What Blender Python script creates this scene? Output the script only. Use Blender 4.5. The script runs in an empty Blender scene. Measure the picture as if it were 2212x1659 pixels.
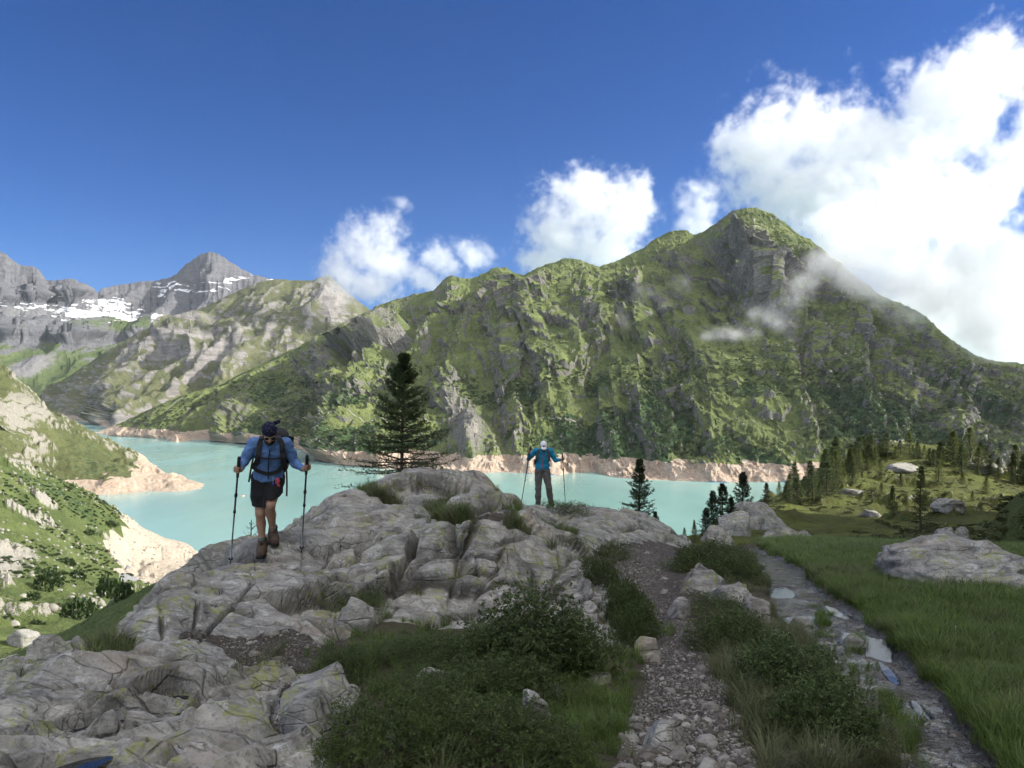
import bpy, math, random
import numpy as np
from concurrent.futures import ThreadPoolExecutor

# ------------------------------------------------------------------ camera, sky, sun, exposure
W0, H0, F0, HORIZ, EYE = 2212.0, 1659.0, 1661.0, 850.0, 1.6      # picture units used for measuring
LAKE_Z = EYE - 150.0
SUN_AZ, SUN_EL = math.radians(85.0), math.radians(32.0)           # azimuth measured clockwise from +Y (view direction)

scene = bpy.context.scene
cam_data = bpy.data.cameras.new('camera')
cam = bpy.data.objects.new('camera', cam_data)
scene.collection.objects.link(cam)
cam.location = (0, 0, EYE)
cam.rotation_euler = (math.radians(90), 0, 0)
cam_data.sensor_fit = 'HORIZONTAL'
cam_data.sensor_width = 36.0
cam_data.lens = 36.0 * F0 / W0
cam_data.shift_y = -(H0 / 2 - HORIZ) / W0
cam_data.clip_start = 0.1
cam_data.clip_end = 60000
scene.camera = cam

world = bpy.data.worlds.new('World')
scene.world = world
world.use_nodes = True
wn = world.node_tree.nodes
wl = world.node_tree.links
for n in list(wn):
    wn.remove(n)
sky = wn.new('ShaderNodeTexSky')
sky.sky_type = 'NISHITA'
sky.sun_disc = False
sky.sun_elevation = SUN_EL
sky.sun_rotation = SUN_AZ
sky.altitude = 3000
sky.air_density = 1.0
sky.dust_density = 0.0
sky.ozone_density = 4.0
bg = wn.new('ShaderNodeBackground')
bg.inputs['Strength'].default_value = 0.066
wo = wn.new('ShaderNodeOutputWorld')
hsv = wn.new('ShaderNodeHueSaturation')                 # the deep blue of a phone picture taken at 2000 m
hsv.inputs['Hue'].default_value = 0.514
hsv.inputs['Saturation'].default_value = 1.28
wl.new(sky.outputs[0], hsv.inputs['Color'])
wl.new(hsv.outputs[0], bg.inputs[0])
# unseen broken cumulus beside and behind the viewer, added as neutral fill light
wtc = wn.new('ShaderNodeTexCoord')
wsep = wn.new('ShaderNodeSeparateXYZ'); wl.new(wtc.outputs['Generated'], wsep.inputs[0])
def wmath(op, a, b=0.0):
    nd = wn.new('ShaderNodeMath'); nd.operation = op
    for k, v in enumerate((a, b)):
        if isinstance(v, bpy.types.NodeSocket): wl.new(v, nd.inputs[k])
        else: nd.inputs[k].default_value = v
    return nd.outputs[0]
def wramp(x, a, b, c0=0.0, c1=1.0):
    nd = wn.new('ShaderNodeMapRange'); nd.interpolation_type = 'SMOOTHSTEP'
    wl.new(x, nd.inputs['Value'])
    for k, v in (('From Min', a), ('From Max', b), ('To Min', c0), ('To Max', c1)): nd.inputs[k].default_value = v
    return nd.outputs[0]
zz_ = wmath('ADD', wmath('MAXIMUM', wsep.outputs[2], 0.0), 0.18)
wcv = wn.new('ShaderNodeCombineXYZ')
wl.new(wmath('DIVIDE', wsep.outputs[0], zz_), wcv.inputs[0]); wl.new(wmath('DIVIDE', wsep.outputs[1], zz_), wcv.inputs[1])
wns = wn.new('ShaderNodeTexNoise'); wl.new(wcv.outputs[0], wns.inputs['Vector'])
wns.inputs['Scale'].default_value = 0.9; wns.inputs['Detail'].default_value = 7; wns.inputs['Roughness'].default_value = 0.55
wfill_cover = wmath('MULTIPLY', wramp(wsep.outputs[0], -0.7, 0.15, 0.22, 1.0), wmath('MULTIPLY', wramp(wns.outputs['Fac'], 0.36, 0.54), wramp(wsep.outputs[1], 0.42, 0.70, 1.0, 0.0)))
wfill_cloud = wn.new('ShaderNodeBackground')
wfill_cloud.inputs['Color'].default_value = (1.0, 0.985, 0.955, 1)
wl.new(wramp(wns.outputs['Fac'], 0.45, 0.75, 1.25, 0.9), wfill_cloud.inputs['Strength'])
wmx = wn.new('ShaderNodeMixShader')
wl.new(wfill_cover, wmx.inputs[0]); wl.new(bg.outputs[0], wmx.inputs[1]); wl.new(wfill_cloud.outputs[0], wmx.inputs[2])
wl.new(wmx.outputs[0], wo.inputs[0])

sun_data = bpy.data.lights.new('sun', 'SUN')
sun_data.energy = 4.3
sun_data.angle = math.radians(0.53)
sun_data.color = (1.0, 0.94, 0.85)
sun = bpy.data.objects.new('sun', sun_data)
scene.collection.objects.link(sun)
sun.rotation_euler = (math.radians(90) - SUN_EL, 0, -SUN_AZ + math.pi)
sun.location = (400, 0, 400)

scene.view_settings.view_transform = 'Standard'
scene.view_settings.look = 'None'
scene.view_settings.gamma = 1.0
scene.view_settings.exposure = 1.0
scene.cycles.use_denoising = True
scene.cycles.use_adaptive_sampling = True
scene.cycles.adaptive_threshold = 0.035
scene.cycles.adaptive_min_samples = 16
scene.cycles.max_bounces = 12
scene.cycles.diffuse_bounces = 3
scene.cycles.glossy_bounces = 3
scene.cycles.transparent_max_bounces = 16
scene.cycles.volume_bounces = 7

# ------------------------------------------------------------------ numpy helpers
rng = np.random.default_rng(7)
random.seed(7)
_perm = np.concatenate([np.random.default_rng(11).permutation(256)] * 3).astype(np.int32)
_g = np.random.default_rng(12).normal(size=(256, 3)).astype(np.float32)
_g /= np.linalg.norm(_g, axis=1)[:, None]

_pool = ThreadPoolExecutor(4)
def chunked(fn, args, nout, size=16384):
    # run fn over flat chunks of its array arguments on a few threads
    args = [np.asarray(a, np.float32) for a in np.broadcast_arrays(*args)]
    shp = args[0].shape; fl = [np.ascontiguousarray(a).ravel() for a in args]; n = fl[0].size
    res = list(_pool.map(lambda s: fn(*[a[s:s + size] for a in fl]), range(0, n, size)))
    if nout == 1:
        return np.concatenate(res).reshape(shp)
    return [np.concatenate([r[k] for r in res]).reshape(shp + res[0][k].shape[1:]) for k in range(nout)]

def perlin(x, y, z):
    return chunked(perlin_, (x, y, z), 1)

_GX = np.ascontiguousarray(_g[_perm[:512], 0]); _GY = np.ascontiguousarray(_g[_perm[:512], 1]); _GZ = np.ascontiguousarray(_g[_perm[:512], 2])
def perlin_(x, y, z):
    xi = np.floor(x); yi = np.floor(y); zi = np.floor(z)
    xf = x - xi; yf = y - yi; zf = z - zi
    xi = xi.astype(np.int32) & 255; yi = yi.astype(np.int32) & 255; zi = zi.astype(np.int32) & 255
    u = xf * xf * xf * (xf * (xf * 6 - 15) + 10)
    v = yf * yf * yf * (yf * (yf * 6 - 15) + 10)
    w = zf * zf * zf * (zf * (zf * 6 - 15) + 10)
    A = _perm.take(xi) + yi; B = _perm.take(xi + 1) + yi
    AA = _perm.take(A) + zi; AB = _perm.take(A + 1) + zi; BA = _perm.take(B) + zi; BB = _perm.take(B + 1) + zi
    x1 = xf - 1; y1 = yf - 1; z1 = zf - 1
    def gr(h, a, b, c):
        return _GX.take(h) * a + _GY.take(h) * b + _GZ.take(h) * c
    def face(k, zz):
        a = gr(AA + k, xf, yf, zz); p = a + u * (gr(BA + k, x1, yf, zz) - a)
        b = gr(AB + k, xf, y1, zz); q = b + u * (gr(BB + k, x1, y1, zz) - b)
        return p + v * (q - p)
    p0 = face(0, zf)
    return (p0 + w * (face(1, z1) - p0)) * 1.4

def fbm(x, y, z, oct=5, gain=0.5, lac=2.03):
    return chunked(lambda a, b, c: fbm_(a, b, c, oct, gain, lac), (x, y, z), 1)

def fbm_(x, y, z, oct=5, gain=0.5, lac=2.03):
    s = 0; a = 1.0; t = 0; f = 1.0
    for i in range(oct):
        s = s + a * perlin_(x * f + 17.3 * i, y * f + 5.1 * i, z * f + 9.7 * i); t += a
        a *= gain; f *= lac
    return s / t * 1.6

def ridged(x, y, z, oct=5, gain=0.5, lac=2.07):
    return chunked(lambda a, b, c: ridged_(a, b, c, oct, gain, lac), (x, y, z), 1)

def ridged_(x, y, z, oct=5, gain=0.5, lac=2.07):
    s = 0; a = 1.0; t = 0; f = 1.0; w = 1.0
    for i in range(oct):
        n = 1 - np.abs(perlin_(x * f + 31.7 * i, y * f + 3.3 * i, z * f + 7.9 * i) * 1.5)
        n = np.clip(n, 0, 1) ** 2 * w
        w = np.clip(n * 1.6, 0, 1)
        s = s + a * n; t += a
        a *= gain; f *= lac
    return s / t

def worley(x, y, z, seed=0, jit=0.9):
    return chunked(lambda a, b, c: worley_(a, b, c, seed, jit), (x, y, z), 4)

def worley_(x, y, z, seed=0, jit=0.9):
    """F1, F2-F1 and a per-cell random number; planar in 3-D cells"""
    x = np.asarray(x, np.float32); y = np.asarray(y, np.float32); z = np.asarray(z, np.float32)
    xi = np.floor(x).astype(np.int32); yi = np.floor(y).astype(np.int32); zi = np.floor(z).astype(np.int32)
    f1 = np.full(x.shape, 9.0, np.float32); f2 = f1.copy(); idn = np.zeros(x.shape, np.int32); dl = np.zeros(x.shape + (3,), np.float32)
    rr = np.random.default_rng(100 + seed).random((4096, 3)).astype(np.float32)
    for i in (-1, 0, 1):
        for j in (-1, 0, 1):
            for k in (-1, 0, 1):
                a = xi + i; b = yi + j; c = zi + k
                h = (a * 73856093 ^ b * 19349663 ^ c * 83492791) & 4095
                r = rr[h]
                e0 = x - (a + .5 + (r[:, 0] - .5) * jit); e1 = y - (b + .5 + (r[:, 1] - .5) * jit); e2 = z - (c + .5 + (r[:, 2] - .5) * jit)
                d = np.sqrt(e0 * e0 + e1 * e1 + e2 * e2)
                m = d < f1
                dl[m, 0] = e0[m]; dl[m, 1] = e1[m]; dl[m, 2] = e2[m]
                f2 = np.where(m, f1, np.minimum(f2, d))
                idn = np.where(m, h, idn)
                f1 = np.where(m, d, f1)
    return f1, f2 - f1, rr[(idn * 7 + 13) & 4095], dl

def sstep(a, b, x):
    t = np.clip((x - a) / (b - a), 0, 1)
    return t * t * (3 - 2 * t)

def lerp(a, b, t):
    return a + (b - a) * t

def at(u, v, Y):
    """picture point at depth Y -> world point"""
    return ((u - W0 / 2) / F0 * Y, Y, EYE + (HORIZ - v) / F0 * Y)

def tps_fit(P, val, reg=1e-4):
    P = np.asarray(P, float); val = np.asarray(val, float); n = len(P)
    d2 = ((P[:, None] - P[None]) ** 2).sum(-1)
    K = 0.5 * d2 * np.log(d2 + 1e-12) + np.eye(n) * reg
    A = np.zeros((n + 3, n + 3)); A[:n, :n] = K; A[:n, n] = 1; A[:n, n + 1:] = P; A[n, :n] = 1; A[n + 1:, :n] = P.T
    w = np.linalg.solve(A, np.concatenate([val, np.zeros(3)]))
    return P, w

def chunked64(fn, Q, size=4096):
    return np.concatenate(list(_pool.map(lambda s: fn(Q[s:s + size, 0], Q[s:s + size, 1]), range(0, len(Q), size))))

def tps_eval(fit, Q):
    P, w = fit; n = len(P)
    def part(a, b):
        d2 = (a[:, None] - P[None, :, 0]) ** 2 + (b[:, None] - P[None, :, 1]) ** 2
        return (0.5 * d2 * np.log(d2 + 1e-12)) @ w[:n] + w[n] + a * w[n + 1] + b * w[n + 2]
    return chunked64(part, Q)

def poly_mask(u, v, poly, soft=14.0):
    """soft membership of points in a polygon given in picture units"""
    poly = np.asarray(poly, float)
    inside = np.zeros(u.shape, bool); dist = np.full(u.shape, 1e9)
    n = len(poly)
    for i in range(n):
        x1, y1 = poly[i]; x2, y2 = poly[(i + 1) % n]
        c = ((y1 > v) != (y2 > v)) & (u < (x2 - x1) * (v - y1) / ((y2 - y1) if y2 != y1 else 1e-9) + x1)
        inside ^= c
        L = (x2 - x1) ** 2 + (y2 - y1) ** 2 + 1e-9
        t = np.clip(((u - x1) * (x2 - x1) + (v - y1) * (y2 - y1)) / L, 0, 1)
        dist = np.minimum(dist, np.hypot(u - x1 - t * (x2 - x1), v - y1 - t * (y2 - y1)))
    sd = np.where(inside, dist, -dist)
    return sstep(-soft, soft, sd)

def grid_normals(X, Y, Z):
    P = np.stack([X, Y, Z], -1)
    du = np.gradient(P, axis=1); dv = np.gradient(P, axis=0)
    n = np.cross(du, dv)
    n /= np.linalg.norm(n, axis=-1, keepdims=True) + 1e-12
    return n

# ------------------------------------------------------------------ object helpers
COL = scene.collection
def link(o, parent=None):
    COL.objects.link(o)
    if parent is not None:
        o.parent = parent
    return o

def tag(o, label=None, cat=None, group=None, kind=None):
    if label: o['label'] = label
    if cat: o['category'] = cat
    if group: o['group'] = group
    if kind: o['kind'] = kind
    return o

def raw_mesh(name, V, Fc, smooth=True, mats=None, mat_index=None, attrs=None):
    """V (n,3), Fc (m,k) numpy index array with constant k"""
    V = np.ascontiguousarray(V, np.float32); Fc = np.ascontiguousarray(Fc, np.int32)
    me = bpy.data.meshes.new(name)
    m, k = Fc.shape
    me.vertices.add(len(V)); me.loops.add(m * k); me.polygons.add(m)
    me.vertices.foreach_set('co', V.ravel())
    me.loops.foreach_set('vertex_index', Fc.ravel())
    me.polygons.foreach_set('loop_start', np.arange(0, m * k, k, dtype=np.int32))
    me.polygons.foreach_set('loop_total', np.full(m, k, np.int32))
    me.polygons.foreach_set('use_smooth', np.full(m, smooth, bool))
    if mat_index is not None:
        me.polygons.foreach_set('material_index', np.asarray(mat_index, np.int32))
    me.update(calc_edges=True)
    for mt in (mats or []):
        me.materials.append(mt)
    for an, av in (attrs or {}).items():
        a = me.attributes.new(an, 'FLOAT', 'POINT')
        a.data.foreach_set('value', np.ascontiguousarray(av, np.float32).ravel())
    return me

def grid_faces(nr, nc):
    i = np.arange(nr - 1)[:, None] * nc + np.arange(nc - 1)[None]
    i = i.ravel()
    return np.stack([i, i + 1, i + nc + 1, i + nc], 1)

def grid_obj(name, X, Y, Z, mat, attrs=None, smooth=True, parent=None):
    nr, nc = X.shape
    me = raw_mesh(name, np.stack([X, Y, Z], -1).reshape(-1, 3), grid_faces(nr, nc), smooth, [mat], None,
                  {k: np.asarray(v).ravel() for k, v in (attrs or {}).items()})
    return link(bpy.data.objects.new(name, me), parent)

# ------------------------------------------------------------------ material helpers
class Mat:
    def __init__(self, name):
        self.m = bpy.data.materials.new(name)
        self.m.use_nodes = True
        self.t = self.m.node_tree
        self.t.nodes.clear()
        self.out = self.t.nodes.new('ShaderNodeOutputMaterial')
        self.coord = None
    def n(self, typ, **kw):
        nd = self.t.nodes.new(typ)
        for k, v in kw.items():
            setattr(nd, k, v)
        return nd
    def link(self, a, b):
        self.t.links.new(a, b)
    def obj(self):
        if self.coord is None:
            self.coord = self.n('ShaderNodeTexCoord')
        return self.coord.outputs['Object']
    def put(self, sock, v):
        if hasattr(v, 'is_output') or isinstance(v, bpy.types.NodeSocket):
            self.link(v, sock)
        elif isinstance(v, (tuple, list)) and len(v) == 3 and len(sock.default_value) == 4:
            sock.default_value = (*v, 1)
        else:
            sock.default_value = v
    def attr(self, name):
        a = self.n('ShaderNodeAttribute'); a.attribute_name = name
        return a.outputs['Fac']
    def noise(self, scale, detail=6, rough=0.6, dist=0.0, vec=None, stretch=None, color=False):
        nd = self.n('ShaderNodeTexNoise')
        nd.inputs['Scale'].default_value = scale
        nd.inputs['Detail'].default_value = detail
        nd.inputs['Roughness'].default_value = rough
        nd.inputs['Distortion'].default_value = dist
        v = vec if vec is not None else self.obj()
        if stretch:
            mp = self.n('ShaderNodeMapping'); mp.inputs['Scale'].default_value = stretch
            self.link(v, mp.inputs['Vector']); v = mp.outputs[0]
        self.link(v, nd.inputs['Vector'])
        return nd.outputs['Color' if color else 'Fac']
    def voro(self, scale, feature='F1', out='Distance', vec=None, rand=1.0):
        nd = self.n('ShaderNodeTexVoronoi', feature=feature)
        nd.inputs['Scale'].default_value = scale
        nd.inputs['Randomness'].default_value = rand
        self.link(vec if vec is not None else self.obj(), nd.inputs['Vector'])
        return nd.outputs[out]
    def ramp(self, fac, a, b, c0=0.0, c1=1.0):
        nd = self.n('ShaderNodeMapRange', interpolation_type='SMOOTHSTEP')
        self.put(nd.inputs['Value'], fac)
        nd.inputs['From Min'].default_value = a; nd.inputs['From Max'].default_value = b
        nd.inputs['To Min'].default_value = c0; nd.inputs['To Max'].default_value = c1
        return nd.outputs[0]
    def math(self, op, a, b=0.0, c=None, clamp=False):
        nd = self.n('ShaderNodeMath', operation=op, use_clamp=clamp)
        self.put(nd.inputs[0], a); self.put(nd.inputs[1], b)
        if c is not None: self.put(nd.inputs[2], c)
        return nd.outputs[0]
    def mix(self, fac, a, b, blend='MIX'):
        nd = self.n('ShaderNodeMix', data_type='RGBA', blend_type=blend)
        self.put(nd.inputs['Factor'], fac); self.put(nd.inputs[6], a); self.put(nd.inputs[7], b)
        return nd.outputs[2]
    def bump(self, h, strength=0.5, dist=0.1, normal=None):
        nd = self.n('ShaderNodeBump')
        nd.inputs['Strength'].default_value = strength
        nd.inputs['Distance'].default_value = dist
        self.put(nd.inputs['Height'], h)
        if normal is not None: self.link(normal, nd.inputs['Normal'])
        return nd.outputs[0]
    def bsdf(self, color, rough=0.8, normal=None, spec=0.3, **kw):
        b = self.n('ShaderNodeBsdfPrincipled')
        self.put(b.inputs['Base Color'], color)
        self.put(b.inputs['Roughness'], rough)
        self.put(b.inputs['Specular IOR Level'], spec)
        for k, v in kw.items():
            self.put(b.inputs[k.replace('_', ' ')], v)
        if normal is not None: self.link(normal, b.inputs['Normal'])
        self.link(b.outputs[0], self.out.inputs['Surface'])
        return b

def simple(name, col, rough=0.7, var=0.25, scale=30.0, spec=0.3, metallic=0.0, bump=0.0):
    M = Mat(name)
    n = M.noise(scale, 4, 0.6)
    c0 = tuple(x * (1 - var) for x in col); c1 = tuple(min(1, x * (1 + var)) for x in col)
    c = M.mix(M.ramp(n, 0.3, 0.7), c0, c1)
    M.bsdf(c, rough, M.bump(n, bump, 0.02) if bump else None, spec, Metallic=metallic)
    return M.m
# ------------------------------------------------------------------ mountains and lake
def curve(pts, u):
    p = np.asarray(pts, float)
    return [np.interp(u, p[:, 0], p[:, k]) for k in range(1, p.shape[1])]

def smooth1(a, k):
    if k < 2: return a
    ker = np.hanning(k + 2)[1:-1]; ker /= ker.sum()
    return np.convolve(np.pad(a, k // 2, mode='edge'), ker, 'same')[k // 2: k // 2 + len(a)]

def slope_sheet(u0, u1, nc, nr, ridge, foot, q=1.15, back=24, jag=3.0, jagf=0.03):
    """sheet from a foot line up to a ridge line, then a few rows down the far side. Rows run foot -> ridge -> back"""
    u = np.linspace(u0, u1, nc)
    vr, Yr = curve(ridge, u); vf, Yf = curve(foot, u)
    vr = vr + jag * fbm(u * jagf, u * 0, u * 0 + 3.3, 5, 0.6) ; Yr = smooth1(Yr, 41); Yf = smooth1(Yf, 21)
    t = np.linspace(0, 1, nr)[:, None]
    v = lerp(vf, vr, t); Y = lerp(Yf, Yr, t ** q)
    tb = (np.arange(1, back + 1) / back)[:, None]
    vb = vr + (tb ** 1.6) * 120; Yb = Yr * (1 + 0.14 * tb)
    v = np.concatenate([v, vb]); Y = np.concatenate([Y, Yb]); T = np.concatenate([np.repeat(t, nc, 1), 1 + np.repeat(tb, nc, 1)])
    U = np.broadcast_to(u, v.shape)
    X = (U - W0 / 2) / F0 * Y
    Z = EYE + (HORIZ - v) / F0 * Y
    return U, v, T, X, Y.copy(), Z

def blob(U, V, cu, cv, ru, rv, rot=0.0):
    c, s = math.cos(rot), math.sin(rot)
    a = ((U - cu) * c + (V - cv) * s) / ru; b = (-(U - cu) * s + (V - cv) * c) / rv
    return np.exp(-(a * a + b * b))

def slope_ao(X, Y, Z):
    n = grid_normals(X, Y, Z)
    n = n * np.sign(n[..., 2:3] + 1e-9)
    return n

def mountain_material(name, grass_a, grass_b, rock_a, rock_b, shore=None, scree=(0.26, 0.25, 0.22), sc=1.0, strata=0.0, snow=False):
    M = Mat(name)
    # large and small variation of the turf
    n1 = M.noise(0.012 * sc, 6, 0.65); n2 = M.noise(0.10 * sc, 5, 0.7); n3 = M.noise(0.5 * sc, 3, 0.6)
    g = M.mix(M.ramp(n1, 0.35, 0.68), grass_a, grass_b)
    g = M.mix(M.math('MULTIPLY', M.ramp(n2, 0.45, 0.7), 0.55), g, tuple(c * 0.45 for c in grass_a))
    g = M.mix(M.math('MULTIPLY', M.ramp(n3, 0.55, 0.75), 0.5), g, tuple(c * 1.35 for c in grass_b))
    r = M.mix(M.ramp(n2, 0.3, 0.7), rock_a, rock_b)
    r = M.mix(M.math('MULTIPLY', M.ramp(M.noise(0.22 * sc, 4, 0.7, stretch=(1, 1, 0.35)), 0.5, 0.75), 0.6), r, tuple(c * 0.42 for c in rock_a))
    if strata:
        st = M.noise(0.02 * sc, 4, 0.6, stretch=(0.5, 0.5, 6.0))
        r = M.mix(M.math('MULTIPLY', M.ramp(st, 0.4, 0.62), strata), r, tuple(c * 0.45 for c in rock_a))
    rk = M.math('ADD', M.attr('rock'), M.math('MULTIPLY', M.math('SUBTRACT', n2, 0.5), 0.9))
    rk = M.math('ADD', rk, M.math('MULTIPLY', M.math('SUBTRACT', n3, 0.5), 0.5))
    c = M.mix(M.ramp(rk, 0.38, 0.56), g, r)
    sh = M.math('ADD', M.attr('shrub'), M.math('MULTIPLY', M.math('SUBTRACT', M.noise(0.06 * sc, 5, 0.75), 0.5), 1.3))
    shc = M.mix(M.ramp(n3, 0.35, 0.65), (0.025, 0.048, 0.022), (0.055, 0.095, 0.04))
    c = M.mix(M.ramp(sh, 0.45, 0.58), c, shc)
    sc_n = M.math('ADD', M.attr('scree'), M.math('MULTIPLY', M.math('SUBTRACT', n2, 0.5), 0.7))
    c = M.mix(M.ramp(sc_n, 0.4, 0.6), c, M.mix(n3, tuple(x * 0.85 for x in scree), scree))
    if shore:
        so = M.math('ADD', M.attr('shore'), M.math('MULTIPLY', M.math('SUBTRACT', M.noise(0.03 * sc, 6, 0.7), 0.5), 0.35))
        pk = M.mix(M.ramp(n2, 0.35, 0.65), shore, tuple(x * 0.66 for x in shore))
        pk = M.mix(M.ramp(M.noise(0.05 * sc, 4, 0.6), 0.45, 0.7), pk, (0.42, 0.37, 0.31))
        c = M.mix(M.ramp(so, 0.46, 0.54), c, pk)
    if snow:
        sw = M.math('ADD', M.attr('snow'), M.math('MULTIPLY', M.math('SUBTRACT', M.noise(0.007, 6, 0.65, stretch=(1, 1, 4.0)), 0.5), 2.6))
        c = M.mix(M.ramp(sw, 0.55, 0.6), c, (0.82, 0.84, 0.88))
    h = M.math('ADD', M.math('MULTIPLY', n2, 1.0), M.math('MULTIPLY', n3, 0.35))
    M.bsdf(c, 0.92, M.bump(h, 0.8, 9.0 / sc), 0.1)
    return M.m

# ---- main mountain across the lake
ridge_main = [(150, 945, 2920), (215, 931, 2960), (255, 915, 2960), (330, 882, 2980), (400, 852, 3010), (480, 830, 3040), (540, 800, 3050), (600, 775, 3050), (650, 745, 3060), (700, 715, 3060),
              (750, 690, 3060), (800, 668, 3060), (850, 650, 3050), (900, 636, 3040), (938, 630, 3030), (958, 608, 3020), (975, 597, 3010), (995, 601, 3010), (1020, 603, 3000), (1045, 590, 2990),
              (1070, 580, 2980), (1092, 579, 2980), (1108, 590, 2980), (1130, 598, 2970), (1160, 583, 2960), (1190, 568, 2950), (1220, 559, 2940), (1240, 561, 2940), (1265, 571, 2930), (1295, 576, 2930),
              (1330, 566, 2930), (1365, 550, 2940), (1400, 528, 2950), (1432, 505, 2960), (1450, 498, 2960), (1475, 497, 2950), (1500, 504, 2900), (1525, 495, 2850), (1550, 482, 2820), (1575, 464, 2790), (1592, 455, 2770), (1612, 451, 2760),
              (1632, 452, 2740), (1660, 464, 2710), (1690, 484, 2680), (1720, 507, 2640), (1750, 522, 2600), (1790, 552, 2540), (1850, 600, 2430), (1900, 640, 2330), (1960, 668, 2250), (2000, 690, 2190), (2040, 722, 2130),
              (2060, 738, 2100), (2085, 752, 2070), (2115, 770, 2040), (2150, 778, 2010), (2212, 785, 1980), (2300, 798, 1950), (2400, 830, 1930)]
foot_main_v = [(150, 950), (215, 938), (260, 940), (340, 944), (460, 950), (530, 956), (560, 958), (640, 966), (665, 980), (740, 1002), (790, 1006), (900, 1016), (1000, 1024), (1060, 1018), (1150, 1020), (1250, 1026), (1400, 1034), (1600, 1040), (1750, 1036), (1850, 1040), (2400, 1046)]
foot_main = [(u, v + 3, 150 * F0 / (v + 3 - HORIZ)) for u, v in foot_main_v]

U, V, T, X, Y, Z = slope_sheet(150, 2400, 900, 330, ridge_main, foot_main, q=1.25, jag=2.6, jagf=0.035)
lake_h = np.clip(Z - LAKE_Z, 0, None)
fade = (0.3 + 0.7 * sstep(0.0, 0.05, T)) * (1 - 0.88 * sstep(0.84, 0.98, T))
fade = np.where(T > 1, 0.12, fade)
fade_s = np.where(T > 1, 0.5, 1 - 0.5 * sstep(0.9, 1.0, T))
scale_d = np.clip((Y - 1000) / 1300, 0.6, 1.15)
leftdamp = lerp(0.35, 1.0, sstep(300, 700, U))
wx = X + 70 * fbm(X / 400, Z / 400, Y / 600, 3); wz = Z + 50 * fbm(X / 300, Z / 300 + 9, Y / 500, 3)
spur = ridged(wx / 420, wz / 1700 + 4.2, Y / 2500, 4)                    # large spurs running down the face
gul = ridged(wx / 150 + 3, wz / 620, Y / 900, 4)                          # gullies
out1 = fbm(wx / 125, wz / 330, Y / 420 + 2.2, 5, 0.55)
out2 = fbm(wx / 48 + 7, wz / 120, Y / 160, 4, 0.6)
out3 = fbm(X / 22 + 3, Z / 48, Y / 60, 3, 0.6)
crag = sstep(0.04, 0.15, out1); crag_b = sstep(0.30, 0.40, out1)
crag2 = sstep(0.06, 0.20, out2); crag3 = sstep(0.1, 0.3, out3)
gul2 = ridged(wx / 75 + 11, wz / 420 + 2, Y / 600, 3)
D = (spur - 0.45) * 150 + (gul - 0.4) * 95 + (gul2 - 0.4) * 34 * sstep(-0.3, 0.3, fbm(X / 300, Z / 300, Y / 300 + 12, 3)) + crag * 30 + crag_b * 30 + crag2 * 19 * (0.3 + 0.7 * sstep(-0.3, 0.2, out1)) 
# the big dark buttress, the pale slabs and the deep cleft on the front face
butt = blob(U, V, 800, 722, 95, 34, -0.15)
D += 120 * sstep(0.35, 0.55, butt) 
D += 45 * sstep(0.3, 0.6, blob(U, V, 700, 800, 50, 35)) 
D += 55 * sstep(0.25, 0.7, blob(U, V, 1035, 950, 48, 80, -0.35))
D += 60 * sstep(0.3, 0.7, blob(U, V, 1320, 900, 32, 95, -0.05)) - 50 * blob(U, V, 1272, 920, 16, 100, -0.05)
D += 50 * sstep(0.3, 0.7, blob(U, V, 1640, 640, 22, 90, -0.25)) - 60 * blob(U, V, 1530, 560, 45, 50, 0.5) 
D += 40 * sstep(0.3, 0.6, blob(U, V, 1940, 860, 40, 90)) + 45 * sstep(0.3, 0.6, blob(U, V, 2060, 880, 30, 110))
D += -40 * blob(U, V, 1450, 760, 10, 160, -0.35) - 40 * blob(U, V, 1720, 800, 10, 140, -0.3) - 35 * blob(U, V, 1870, 800, 9, 130, -0.2)
def crest(pts, w, h):
    d = np.full(U.shape, 1e9)
    for (a, b), (c, e) in zip(pts[:-1], pts[1:]):
        t = np.clip(((U - a) * (c - a) + (V - b) * (e - b)) / ((c - a) ** 2 + (e - b) ** 2), 0, 1)
        d = np.minimum(d, np.hypot(U - a - t * (c - a), V - b - t * (e - b)))
    d = np.abs(d + 7 * fbm(X / 90, Z / 90, Y / 90 + 5, 4))
    return h * np.exp(-d / w)
D += crest([(1603, 500), (1612, 550), (1635, 615), (1662, 700), (1690, 790)], 42, 115) + crest([(1290, 590), (1180, 640), (1068, 686), (910, 744)], 24, 60) + crest([(1770, 580), (1800, 640), (1838, 760), (1860, 900)], 42, 90)
D += crest([(1960, 680), (2010, 800), (2030, 950)], 36, 80) + crest([(1400, 530), (1385, 620), (1405, 720), (1380, 840), (1395, 940)], 30, 70) + crest([(1500, 640), (1510, 740), (1545, 840), (1540, 960)], 26, 60) + crest([(1190, 700), (1170, 800), (1200, 900)], 24, 50) + crest([(1700, 830), (1725, 900), (1760, 980)], 24, 50)
D *= fade * scale_d * leftdamp
D += fade_s * leftdamp * sstep(0.0, 0.04, T) * (crag3 * 8 + sstep(0.05, 0.3, fbm(X / 11 + 9, Z / 20, Y / 24, 3, 0.6)) * 4.5 + fbm(X / 9, Z / 12, Y / 14, 2) * 1.8)
n0 = slope_ao(X, Y, Z)
nh = n0.copy(); nh[..., 2] *= 0.7
X = X + nh[..., 0] * D; Y = Y + nh[..., 1] * D * np.where(n0[..., 1] < 0, 1, 1); Z = Z + nh[..., 2] * D * 0.8
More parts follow.
